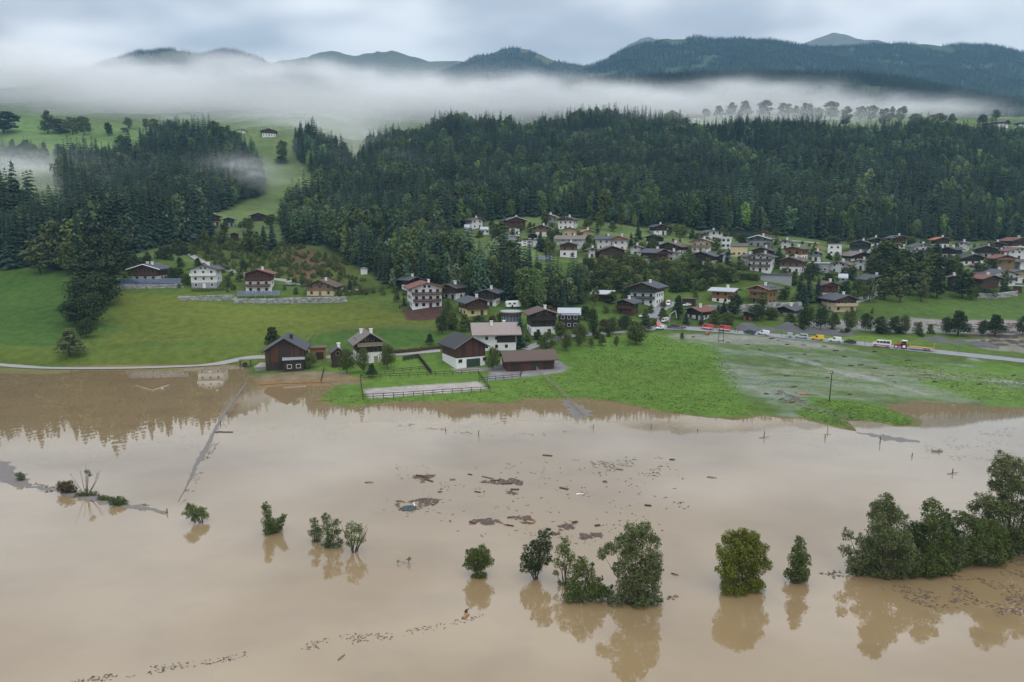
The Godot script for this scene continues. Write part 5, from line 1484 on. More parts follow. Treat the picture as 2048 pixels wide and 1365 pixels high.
# shrubs and saplings nobody would count
func undergrowth() -> void:
	for e in [["shrubs", [[385, 500], [430, 478], [520, 488], [600, 492], [690, 525], [760, 572], [850, 592], [720, 590], [560, 565], [430, 545], [380, 520]], 3.6, ["leaves_light", "leaves_light", "leaves_grey"], 0.45, 1.0], ["bank_shrubs", [[1150, 545], [1200, 530], [1300, 522], [1390, 530], [1440, 548], [1490, 560], [1420, 580], [1330, 585], [1250, 585], [1190, 596]], 3.2, ["leaves_dark", "leaves", "leaves_light"], 1.5, 1.9], ["garden_shrubs", [[900, 640], [1000, 640], [1100, 660], [1300, 650], [1300, 664], [1200, 678], [1080, 690], [960, 668], [900, 662]], 6.0, ["leaves_dark", "leaves", "leaves_russet"], 0.6, 1.1], ["village_shrubs", [[1190, 500], [1300, 480], [1560, 480], [1700, 510], [1900, 510], [2040, 520], [2040, 570], [1700, 560], [1500, 520], [1300, 515]], 7.0, ["leaves_dark", "leaves", "leaves_light"], 0.5, 1.0], ["river_shrubs", [[1560, 655], [1700, 662], [1850, 668], [1850, 674], [1700, 668], [1560, 660]], 3.0, ["leaves_dark", "leaves", "leaves_russet"], 0.5, 0.9], ["forest_edge_shrubs", [[240, 530], [300, 510], [390, 490], [420, 470], [430, 480], [400, 505], [300, 535], [245, 545]], 4.0, ["leaves_dark", "leaves", "leaves_dark"], 0.8, 1.4]]:
		var edge := area(e[1])
		var b := bounds(edge)
		var spots: Array = [[], [], []]
		var tints: Array = [[], [], []]
		for i in int(b.size.x * b.size.y / (e[2] * e[2])):
			var p := b.position + Vector2(rng.randf() * b.size.x, rng.randf() * b.size.y)
			if inside_by(edge, p) < 0.0: continue
			var s := rng.randf_range(e[4], e[5])
			var at := Vector3(p.x, height(p.x, p.y) - 0.15, -p.y)
			var hit := false
			for h in house_spots:
				if Vector2(h[0].x - at.x, h[0].z - at.z).length() < 9.0: hit = true; break
			if hit: continue
			var k := rng.randi() % 3
			spots[k].append(Transform3D(Basis(Vector3.UP, rng.randf() * TAU).scaled(Vector3(s, s * rng.randf_range(0.7, 1.2), s)), at))
			var t := rng.randf_range(0.75, 1.3)
			tints[k].append(Color(t * rng.randf_range(0.85, 1.2), t, t))
		for k in 3:
			if spots[k].size(): tag(scatter(e[0], bushes[k], M[e[3][k]], spots[k], tints[k]), "", "", "", "stuff")

# tufts over the near meadows, too many to count
func meadow_grass() -> void:
	var st := start()
	for i in 9:
		var a := rng.randf() * TAU
		var d := Vector3(cos(a), 0, sin(a))
		var s := Vector3(-d.z, 0, d.x) * 0.09
		var root := d * rng.randf() * 0.25
		tri(st, root - s, root + d * 0.18 + Vector3(0, rng.randf_range(0.18, 0.4), 0), root + s)
	var tuft := done(st)
	leaf_mat("grass", 0.14, 0.21, 0.045)
	var meadow := area([[640, 775], [740, 795], [980, 786], [1050, 760], [1140, 745], [1180, 692], [1300, 668], [1430, 694], [1470, 742], [1490, 792], [1520, 826], [1330, 820], [1200, 797], [1060, 797], [960, 804], [740, 808], [640, 803]])
	var spit := area([[1590, 818], [1640, 800], [1710, 802], [1800, 820], [1850, 846], [1840, 858], [1760, 841], [1715, 856], [1650, 848]])
	var east := area([[1740, 712], [1940, 744], [2100, 765], [2100, 806], [1960, 800], [1860, 760]])
	var spots: Array = []
	var tints: Array = []
	for e in [[meadow, 26000], [spit, 3500], [east, 5000]]:
		var b := bounds(e[0])
		for i in e[1]:
			var p := b.position + Vector2(rng.randf() * b.size.x, rng.randf() * b.size.y)
			if inside_by(e[0], p) < 0.0: continue
			if noise_c.get_noise_2d(p.x * 3.0, p.y * 3.0) < rng.randf_range(-0.9, 0.2): continue
			var y := near_height(p.x, p.y) if p.y < 216 else height(p.x, p.y)
			if y < 0.06: continue
			var s := rng.randf_range(0.4, 0.9)
			spots.append(Transform3D(Basis(Vector3.UP, rng.randf() * TAU).scaled(Vector3(s * 1.2, s * 0.7, s * 1.2)), Vector3(p.x, y - 0.02, -p.y)))
			var t := rng.randf_range(0.75, 1.3)
			tints.append(Color(t * rng.randf_range(0.85, 1.2), t, t))
	tag(scatter("meadow_grass", tuft, M.grass, spots, tints), "", "", "", "stuff")

# ------------------------------------------------------------------ farms, fences, roads
func unit(parent: Node, called: String, m: Material, a: Vector3, b: Vector3, wide: float, tall: float) -> MeshInstance3D:
	# a shared unit bar stretched from a to b
	if not shared.has("unit"): shared["unit"] = box_mesh(Vector3.ONE)
	var d := b - a
	var x := d.normalized()
	var up := Vector3.UP if absf(x.y) < 0.95 else Vector3.RIGHT
	var z := x.cross(up).normalized()
	var y := z.cross(x)
	var o := put(called, shared["unit"], m, parent)
	o.transform = Transform3D(Basis(x * d.length(), y * tall, z * wide), (a + b) / 2.0)
	return o

func fence(points: Array, gap: float, tall: float, rails: int, wood: String, label: String, thick := 0.14) -> Node3D:
	var g: Array[Vector3] = []
	for p in points: g.append(stand(p[0], p[1]))
	var o := thing("fence", label, "fence", g[0])
	var spots: Array[Vector3] = []
	for i in g.size() - 1:
		var n := maxi(1, roundi(g[i].distance_to(g[i + 1]) / gap))
		for j in n: spots.append(g[i].lerp(g[i + 1], float(j) / n))
	spots.append(g[g.size() - 1])
	for i in spots.size():
		spots[i].y = maxf(near_height(spots[i].x, -spots[i].z), -0.2) if -spots[i].z < 216 else height(spots[i].x, -spots[i].z)
		spots[i] -= g[0]
	for i in spots.size():
		unit(o, "post", M[wood], spots[i] + Vector3(0, -0.3, 0), spots[i] + Vector3(rng.randf_range(-0.05, 0.05), tall, rng.randf_range(-0.05, 0.05)), thick, thick)
		if i:
			for r in rails:
				var y := tall * (0.92 - 0.42 * r)
				unit(o, "rail", M[wood], spots[i - 1] + Vector3(0, y, 0), spots[i] + Vector3(0, y + 0.02, 0), thick * 0.45, thick)
	return o

func road(called: String, points: Array, wide: float, m: Material) -> void:
	var c := Curve3D.new()
	for p in points:
		var g := stand(p[0], p[1])
		c.add_point(g)
	for i in range(1, c.point_count - 1):
		var t := (c.get_point_position(i + 1) - c.get_point_position(i - 1)) / 6.0
		c.set_point_in(i, -t); c.set_point_out(i, t)
	var n := int(c.get_baked_length() / 1.2)
	var v := PackedVector3Array()
	var idx := PackedInt32Array()
	var cross := 5
	for i in n + 1:
		var s := c.get_baked_length() * i / n
		var a := c.sample_baked(s)
		var b := c.sample_baked(minf(s + 0.5, c.get_baked_length())) - c.sample_baked(maxf(s - 0.5, 0.0))
		var side := Vector3(-b.z, 0, b.x).normalized()
		for k in cross:
			var w := (k / (cross - 1.0) - 0.5) * wide * (1.0 + 0.06 * noise_b.get_noise_2d(s * 4.0, k * 50.0))
			var p := a + side * w
			var y := near_height(p.x, -p.z) if -p.z < 216.0 else height(p.x, -p.z)
			v.append(Vector3(p.x, maxf(y, 0.05) + (0.1 if -p.z < 330 else 0.3), p.z))
	for i in n:
		for k in cross - 1:
			var a := i * cross + k
			idx.append_array([a, a + cross, a + 1, a + 1, a + cross, a + cross + 1])
	var nor_fix := shaded(v, idx)
	tag(put(called, nor_fix, m), "", "", "", "structure")

func lay_roads() -> void:
	var t := grain(256, 0.04, 0.75, 1.15, 33, 4)
	grained(mat("asphalt", 0.24, 0.245, 0.26, 0.7), t, 5.0)
	grained(mat("gravel_path", 0.30, 0.295, 0.28, 0.9), t, 4.0)
	M.asphalt.cull_mode = BaseMaterial3D.CULL_DISABLED
	M.gravel_path.cull_mode = BaseMaterial3D.CULL_DISABLED
	road("valley_road", [[1312, 654], [1345, 656], [1400, 659], [1480, 665.5], [1600, 676.5], [1700, 685.5], [1800, 696.5], [1900, 707], [2048, 722.5], [2200, 738]], 6.2, M.asphalt)
	road("village_road", [[1330, 654], [1312, 648], [1306, 636], [1312, 624], [1332, 612], [1346, 604]], 5.0, M.asphalt)
	road("farm_road", [[-260, 733], [-100, 729], [0, 727], [100, 723.5], [250, 719], [400, 715], [500, 712], [560, 712], [640, 712], [700, 713], [770, 711], [850, 704.5], [880, 702]], 2.9, M.gravel_path)
	road("farm_lane", [[1312, 656], [1260, 662], [1200, 668], [1130, 674], [1080, 688], [1050, 700]], 3.6, M.asphalt)
	road("hill_lane", [[374, 488], [378, 505], [395, 520], [430, 533], [480, 546], [560, 560], [640, 574], [720, 583]], 3.2, M.gravel_path)
	road("birch_road", [[1640, 622], [1700, 606], [1735, 596], [1752, 586], [1762, 577]], 4.0, M.gravel_path)
	road("field_path", [[1640, 488], [1620, 486], [1600, 484], [1560, 482]], 3.0, M.gravel_path)

func stone_wall(points: Array, tall: float, label: String, thick := 0.9) -> void:
	var g: Array[Vector3] = []
	for p in points: g.append(stand(p[0], p[1]))
	var o := thing("stone_wall", label, "stone wall", g[0])
	var st := start()
	var r := RandomNumberGenerator.new()
	r.seed = int(points[0][0])
	for i in g.size() - 1:
		var a := g[i] - g[0]
		var b := g[i + 1] - g[0]
		var x := (b - a).normalized()
		var z := Vector3(-x.z, 0, x.x).normalized()
		var long := a.distance_to(b)
		var row := -0.6
		while row < tall - 0.05:
			var h := r.randf_range(0.35, 0.6)
			var s := -r.randf() * 0.5
			while s < long:
				var l := r.randf_range(0.5, 1.3)
				var c := a + x * (s + l / 2)
				var k := Basis(x, Vector3.UP, z).rotated(Vector3.UP, r.randf_range(-0.12, 0.12))
				var t := r.randf_range(0.45, 1.15)
				st.set_color(Color(t * 0.42, t * 0.42, t * 0.41))
				box(st, Vector3(-l / 2 + 0.03, row, -thick / 2), Vector3(l / 2 - 0.03, row + h - 0.04, thick / 2 + r.randf_range(-0.12, 0.12)), Transform3D(k, c))
				s += l
			row += h
	var m := put("stones", done(st), M.wall_stone, o)
	tag(m, "", "", "", "stuff")

func solar_row(p0: Array, p1: Array, tall: float, n: int, label: String, lift := 0.4) -> void:
	var a := stand(p0[0], p0[1])
	var b := stand(p1[0], p1[1])
	var o := thing("solar_panel_row", label, "solar panels", a)
	var x := (b - a).normalized()
	var z := Vector3(x.z, 0, -x.x).normalized() * -1.0
	if z.z < 0: z = -z
	var gap := a.distance_to(b) / n
	var tilt := 0.6
	var up := (Vector3.UP * cos(tilt) - z * sin(tilt)).normalized()
	var out := x.cross(up).normalized()
	var panel := box_mesh(Vector3(gap - 0.14, tall, 0.06))
	for i in n:
		var c := x * gap * (i + 0.5) + Vector3.UP * lift + up * tall / 2.0
		put("panel", panel, M.solar, o).transform = Transform3D(Basis(x, up, out), c)
	for s in 2:
		unit(o, "rail", M.steel, Vector3.UP * (lift if s == 0 else lift) + up * (s * tall) , x * gap * n + Vector3.UP * lift + up * (s * tall), 0.1, 0.1)
	for i in n / 3 + 1:
		var c := x * minf(gap * i * 3, gap * n) + Vector3.UP * lift
		unit(o, "post", M.steel, c + Vector3(0, -lift - 0.6, 0), c, 0.1, 0.1)

func hedge(points: Array, tall: float, thick: float, tone: String, label: String, flowers := false) -> void:
	var g: Array[Vector3] = []
	for p in points: g.append(stand(p[0], p[1]))
	var o := thing("hedge", label, "hedge", g[0])
	var st := start()
	for i in g.size() - 1:
		var a := g[i] - g[0]
		var b := g[i + 1] - g[0]
		var x := (b - a).normalized()
		var z := Vector3(-x.z, 0, x.x)
		for k in int(a.distance_to(b) * tall * 55.0):
			var u := rng.randf()
			var face := rng.randi() % 3
			var w := rng.randf_range(-0.5, 0.5) if face == 0 else (0.5 if face == 1 else -0.5)
			var h := 1.0 if face == 0 else rng.randf()
			var p := a.lerp(b, u) + z * w * thick + Vector3(0, h * tall - 0.1, 0) + Vector3(rng.randfn(), rng.randfn(), rng.randfn()) * 0.08
			var n := (z * w * 2.0 + Vector3(0, 0.7 if face == 0 else 0.2, 0) + Vector3(rng.randfn(), rng.randfn(), rng.randfn()) * 0.4).normalized()
			var t1 := n.cross(Vector3(rng.randfn(), rng.randfn(), rng.randfn())).normalized()
			var t2 := n.cross(t1)
			var s := rng.randf_range(0.12, 0.26)
			var t := rng.randf_range(0.7, 1.3)
			st.set_color(Color(7, 5, 12) if flowers and rng.randf() < 0.35 else Color(t, t, t))
			st.set_smooth_group(-1)
			tri(st, p - t1 * s, p + t2 * s, p + t1 * s)
			tri(st, p - t1 * s, p + t1 * s, p - t2 * s)
	put("foliage", done(st), M[TONES[tone]], o)
	var core := start()
	for i in g.size() - 1:
		var a := g[i] - g[0]
		var b := g[i + 1] - g[0]
		var x := (b - a).normalized()
		var z := Vector3(-x.z, 0, x.x)
		box(core, Vector3(0, -0.4, -thick * 0.4), Vector3(a.distance_to(b), tall * 0.85, thick * 0.4), Transform3D(Basis(x, Vector3.UP, z.normalized()), a))
	put("twigs", done(core), M.bark, o)

func mound(p: float, q: float, wide_px: float, tall_px: float, label: String, m: String) -> void:
	var g := stand(p, q)
	var k := -g.z / FOCAL
	var w := wide_px * k
	var h := tall_px * k
	var v := PackedVector3Array()
	var idx := PackedInt32Array()
	var n := 26
	for j in n + 1:
		for i in n + 1:
			var x := (i / float(n) - 0.5) * w
			var z := (j / float(n) - 0.5) * w * 0.6
			var d := Vector2(x / (w * 0.5), z / (w * 0.3)).length()
			var peaks := 0.72 + 0.38 * sin(x / w * 11.0 + p) + 0.5 * noise_b.get_noise_2d(x * 7.0 + p, z * 7.0)
			var y := h * 1.15 * smoothstep(1.0, 0.12, d) * peaks + noise_b.get_noise_2d(x * 30.0, z * 30.0) * 0.14 - 0.12 - 0.5 * maxf(0.0, d - 0.95)
			v.append(Vector3(x, y, z - w * 0.25))
	for j in n:
		for i in n:
			var a := j * (n + 1) + i
			idx.append_array([a, a + 1, a + n + 1, a + 1, a + n + 2, a + n + 1])
	var o := put("gravel_heap", shaded(v, idx), M[m], null, g)
	tag(o, label, "gravel heap")
	o.rotation.y = -atan2(g.x, -g.z)

func build_farms() -> void:
	var b := chalet(576, 739, 96, "old dark plank barn with grey gable roof by the flood", {"name": "barn", "category": "barn", "floors": 2.1, "turn": -7, "low": "dark_wood", "high": "dark_wood", "roof": "slate", "split": 0.36, "bal": 0, "chim": 1, "chimney": "dark_wood", "cap": "charcoal", "windows": false, "l": 1.1, "rise": 0.62, "over": 0.8, "trim": "dark_wood"})
	planks(b, "brown_wood")
	flat_house(588, 743, 44, "lean to shed with pale roof edge against the old dark barn", {"tall": 3.4, "low": "dark_wood", "roof": "metal_roof", "wins": 2, "name": "shed", "category": "shed", "l": 0.45})
	flat_house(636, 719, 36, "orange plank shed with open bay right of the old barn", {"tall": 3.6, "low": "orange_wood", "roof": "brown_tile", "wins": 1, "frame": "dark_wood", "name": "shed", "category": "shed", "door": true, "wood": "dark_wood", "l": 0.6})
	chalet(675, 735, 34, "small dark plank hut with orange framed window between the farms", {"name": "hut", "category": "hut", "floors": 1.7, "low": "dark_wood", "high": "dark_wood", "roof": "slate", "bal": 0, "chim": 1, "frame": "fresh_wood", "turn": 6, "rise": 0.7, "over": 0.6})
	chalet(736, 727, 80, "farmhouse with white walls, dark gable and grey shingle roof", {"name": "farmhouse", "floors": 2.5, "low": "white", "high": "dark_wood", "roof": "old_tile", "split": 0.5, "bal": 1, "wood": "pale_wood", "chim": 2, "turn": 10, "rise": 0.66, "l": 1.1, "trim": "grey_wood"})
	b = chalet(927, 737, 104, "barn with dark roof, brown plank gable and green door", {"name": "barn", "category": "barn", "floors": 2.4, "turn": 24, "low": "white", "high": "brown_wood", "roof": "charcoal", "split": 0.48, "bal": 0, "chim": 0, "windows": false, "l": 1.15, "rise": 0.56, "over": 1.2, "trim": "grey_wood"})
	planks(b, "brown_wood")
	var w := 8.0
	put("door", box_mesh(Vector3(4.4, 2.6, 0.12)), M.green_wood, b, Vector3(0.8, 1.3, b.get_meta("half_l", 5.0) + 0.05))
	for x in [-3.4, 4.6]: window_at(b, Vector3(x, 2.2, b.get_meta("half_l", 5.0) + 0.05), 0, Vector2(1.2, 1.0), "dark_wood")
	chalet(990, 702, 88, "farmhouse with rust streaked metal roof and white corner", {"clad": true, "name": "farmhouse", "floors": 2.2, "turn": -84, "l": 1.35, "low": "white", "high": "white", "roof": "rusty_metal", "bal": 0, "chim": 2, "rise": 0.5, "trim": "dark_wood"})
	b = chalet(1056, 743, 112, "long open stable of red brown planks with purple brown roof", {"name": "stable", "category": "stable", "floors": 1.25, "turn": -76, "l": 2.0, "low": "red_wood", "high": "red_wood", "roof": "brown_tile", "bal": 0, "chim": 0, "windows": false, "rise": 0.5, "over": 1.1})
	var hw: float = b.get_meta("half_w", 4.0)
	for i in 4: put("stall_door", box_mesh(Vector3(0.1, 2.2, 2.6)), M[["dark_wood", "charcoal", "brown_wood", "dark_wood"][i]], b, Vector3(hw + 0.08, 1.1, -5.0 + i * 3.3))
	# bits of yard
	var g := stand(524, 741)
	var o := thing("loading_ramp", "pale concrete ramp with plank deck left of the old barn", "ramp", g, 0.1)
	put("deck", box_mesh(Vector3(4.4, 0.3, 7.0), Vector3(0, 1.0, -3.0)), M.concrete, o)
	put("base_wall", box_mesh(Vector3(4.0, 2.0, 6.6), Vector3(0, -0.2, -3.0)), M.rubble, o)
	g = stand(491, 734)
	o = thing("feed_rack", "roofed wooden hay rack standing on the grass by the flood", "hay rack", g, 0.2)
	put("roof", box_mesh(Vector3(3.6, 0.12, 2.2), Vector3(0, 2.2, 0)), M.grey_wood, o)
	for s in [[-1, -1], [1, -1], [-1, 1], [1, 1]]: unit(o, "post", M.dark_wood, Vector3(s[0] * 1.5, -0.3, s[1] * 0.8), Vector3(s[0] * 1.5, 2.2, s[1] * 0.8), 0.14, 0.14)
	var st := start()
	bar(st, Vector3(-0.2, 0.7, -0.6), Vector3(-0.2, 0.7, 0.6), 0.65, 0.65, 14)
	put("hay_bale", done(st), M.charcoal, o)
	# fences
	fence([[726, 799], [980, 783]], 2.4, 1.35, 2, "fence_wood", "dark rail fence along the riding ground's water side")
	fence([[722, 760], [800, 756], [957, 748]], 2.4, 1.3, 2, "fence_wood", "dark rail fence behind the pale riding ground")
	fence([[726, 799], [721, 762]], 2.4, 1.3, 2, "fence_wood", "short dark fence closing the riding ground's left end")
	fence([[980, 783], [958, 752]], 2.4, 1.35, 2, "fence_wood", "short dark fence closing the riding ground's right end")
	fence([[720, 757], [770, 748], [855, 740], [862, 748]], 2.4, 1.2, 2, "fence_wood", "upper rail fence between orchard and riding ground")
	fence([[958, 765], [1040, 757], [1046, 740]], 2.3, 1.3, 2, "fence_wood", "rail fence along the gravel yard of the stable")
	fence([[606, 698], [626, 673], [660, 666], [700, 661], [760, 657], [810, 658], [890, 662]], 2.8, 1.2, 2, "tan_wood", "light wooden fence curving round the upper paddock")
	fence([[1073, 742], [1100, 768], [1130, 796], [1160, 826], [1166, 834]], 2.2, 1.25, 2, "pale_wood", "pale rail fence running down the meadow into the flood", 0.12)
	fence([[515, 771], [560, 768], [640, 766], [722, 761]], 2.6, 0.8, 2, "fresh_wood", "low orange plank fence along the flooded yard", 0.16)
	fence([[642, 766], [648, 740]], 2.0, 1.1, 2, "fence_wood", "short fence between the orange plank fence and the farm")
	fence([[806, 722], [836, 716], [848, 730], [862, 748]], 0.5, 1.3, 2, "fence_wood", "close boarded dark fence beside the kitchen garden", 0.3)
	fence([[200, 700], [420, 673], [620, 655], [760, 640]], 9.0, 1.0, 1, "fence_wood", "thin wire fence across the sloping meadow", 0.06)
	# walls, panels, hedges
	stone_wall([[468, 607], [560, 607], [600, 606], [690, 604]], 1.8, "long pale block wall under the red roofed chalet and bungalow")
	stone_wall([[358, 600], [400, 601], [468, 599]], 1.6, "dark boulder wall under the tall white house")
	stone_wall([[236, 577], [300, 577], [362, 575]], 1.4, "low stone wall under the long row of solar panels")
	stone_wall([[1410, 625], [1480, 624], [1560, 618], [1600, 616]], 2.4, "grey retaining wall under the orange timber houses")
	stone_wall([[1955, 596], [1990, 597], [2032, 592]], 2.0, "rough rubble wall beside the field track")
	solar_row([236, 572], [362, 571], 2.4, 24, "long row of solar panels under the broad timber chalet", 0.9)
	solar_row([474, 597], [560, 596], 2.0, 14, "row of solar panels under the red roofed chalet", 1.2)
	solar_row([1077, 522], [1106, 522], 2.4, 6, "small block of blue solar panels on the bank", 0.4)
	hedge([[1418, 560], [1462, 558], [1515, 560]], 2.6, 2.2, "dark", "clipped dark hedge under the lawn of the dark brown chalet")
	hedge([[690, 592], [720, 588], [740, 583]], 1.6, 1.2, "mid", "green hedge right of the cream bungalow")
	hedge([[1200, 664], [1222, 663], [1246, 661]], 1.5, 1.6, "mid", "hedge covered in white flowers by the lane", true)
	hedge([[770, 709], [830, 704], [884, 697]], 1.1, 1.0, "russet", "low brownish hedge between the paddock and the farm road")
	hedge([[1275, 655], [1300, 652], [1308, 645]], 1.8, 2.4, "mid", "rounded green hedge at the junction")
	hedge([[383, 583], [420, 583], [450, 580]], 1.0, 1.2, "light", "low bright hedge at the foot of the tall white house")
	grained(mat("gravel", 0.115, 0.115, 0.12, 0.95), M.rubble.albedo_texture, 2.0)
	mound(1505, 662, 114, 12, "large grey gravel heap on the left by the rescue road", "gravel")
	mound(1572, 664, 114, 11, "second large gravel heap with twin shoulders", "gravel")
	mound(1638, 668, 104, 11, "gravel heap in front of the torrent trees", "gravel")
	mound(1690, 672, 60, 5, "low flat gravel heap right of the large ones", "gravel")
	mound(1866, 684, 98, 7, "long low gravel heap beyond the tractor", "gravel")
	mound(1940, 690, 98, 7, "low gravel heap nearest the driftwood field", "gravel")

# upright boards on a gable front, each its own piece
func planks(b: Node3D, wood: String) -> void:
	var hw: float = b.get_meta("half_w", 5.0)
	var hl: float = b.get_meta("half_l", 5.0)
	var cut: float = b.get_meta("cut", 2.5)
	var eave: float = b.get_meta("eave", 5.0)
	var rise: float = b.get_meta("rise", 2.5)
	var wall := b.get_node("upper_wall")
	var n := int(hw * 2.0 / 0.5)
	for i in n:
		var x := -hw + (i + 0.5) * hw * 2.0 / n
		var top := eave + rise * (1.0 - absf(x) / hw) - 0.25
		var low := cut + 0.05 + rng.randf() * 0.1
		var c := unit(wall, "plank", M[[wood, "red_wood", "dark_wood", "dark_wood", wood][rng.randi() % 5]], Vector3(x, low, hl + 0.09 + rng.randf() * 0.03), Vector3(x, top, hl + 0.09), 0.06, 0.42)

# ------------------------------------------------------------------ vehicles
const SHAPES := {
	"car": [[-2.1, 0.32], [-2.16, 0.72], [-2.0, 0.95], [-1.65, 1.02], [-1.0, 1.42], [0.35, 1.46], [1.05, 1.0], [1.9, 0.86], [2.14, 0.62], [2.1, 0.3]],
	"suv": [[-2.2, 0.4], [-2.25, 1.0], [-2.05, 1.62], [-1.8, 1.72], [0.3, 1.72], [1.05, 1.12], [2.0, 1.0], [2.22, 0.75], [2.2, 0.38]],
	"van": [[-2.1, 0.32], [-2.16, 1.0], [-2.1, 1.76], [-1.9, 1.86], [0.45, 1.86], [1.15, 1.16], [1.95, 0.98], [2.14, 0.7], [2.1, 0.3]],
	"minibus": [[-3.0, 0.4], [-3.05, 2.3], [-2.85, 2.52], [1.5, 2.56], [2.25, 1.55], [2.9, 1.25], [3.05, 0.8], [3.0, 0.38]],
	"pickup": [[-2.6, 0.5], [-2.62, 1.12], [-0.95, 1.12], [-0.85, 1.74], [0.5, 1.78], [1.15, 1.18], [2.4, 1.06], [2.6, 0.8], [2.55, 0.45]],
	"fire_engine": [[-2.7, 0.45], [-2.72, 2.3], [-2.6, 2.42], [1.95, 2.42], [2.55, 1.4], [2.7, 0.95], [2.65, 0.42]],
}

func outline(st: SurfaceTool, pts: Array, half: float, top_in: float, belt: float) -> void:
	var poly := PackedVector2Array()
	for p in pts: poly.append(Vector2(p[0], p[1]))
	if Geometry2D.is_polygon_clockwise(poly): poly.reverse()
	var idx := Geometry2D.triangulate_polygon(poly)
	var at := func(v: Vector2, s: float) -> Vector3:
		var w := half * (1.0 - top_in * clampf((v.y - belt) / 0.6, 0.0, 1.0))
		return Vector3(v.x, v.y, s * w)
	st.set_smooth_group(-1)
	for t in range(0, idx.size(), 3):
		var tri3 := [poly[idx[t]], poly[idx[t + 1]], poly[idx[t + 2]]]
		var a: Vector2 = tri3[0]
		var b: Vector2 = tri3[1]
		var c: Vector2 = tri3[2]
		if (b - a).cross(c - a) < 0:
			var k := b; b = c; c = k
		tri(st, at.call(a, 1.0), at.call(c, 1.0), at.call(b, 1.0))
		tri(st, at.call(a, -1.0), at.call(b, -1.0), at.call(c, -1.0))
	for i in poly.size():
		var a := poly[i]
		var b := poly[(i + 1) % poly.size()]
		quad(st, at.call(a, 1.0), at.call(a, -1.0), at.call(b, -1.0), at.call(b, 1.0))

func wheels(o: Node3D, xs: Array, half: float, r: float, wide := 0.24) -> void:
	var key := "wheel%.2f" % r
	if not shared.has(key):
		var st := start()
		bar(st, Vector3(0, 0, -wide / 2), Vector3(0, 0, wide / 2), r, r, 14)
		shared[key] = done(st)
		st = start()
		bar(st, Vector3(0, 0, -wide / 2 - 0.015), Vector3(0, 0, wide / 2 + 0.015), r * 0.58, r * 0.58, 10)
		shared[key + "rim"] = done(st)
	for x in xs:
		for s in [-1.0, 1.0]:
			var w := put("wheel", shared[key], M.tyre, o, Vector3(x, r, s * (half - wide * 0.35)))
			put("rim", shared[key + "rim"], M.steel if r < 0.6 else M.white_paint, w)

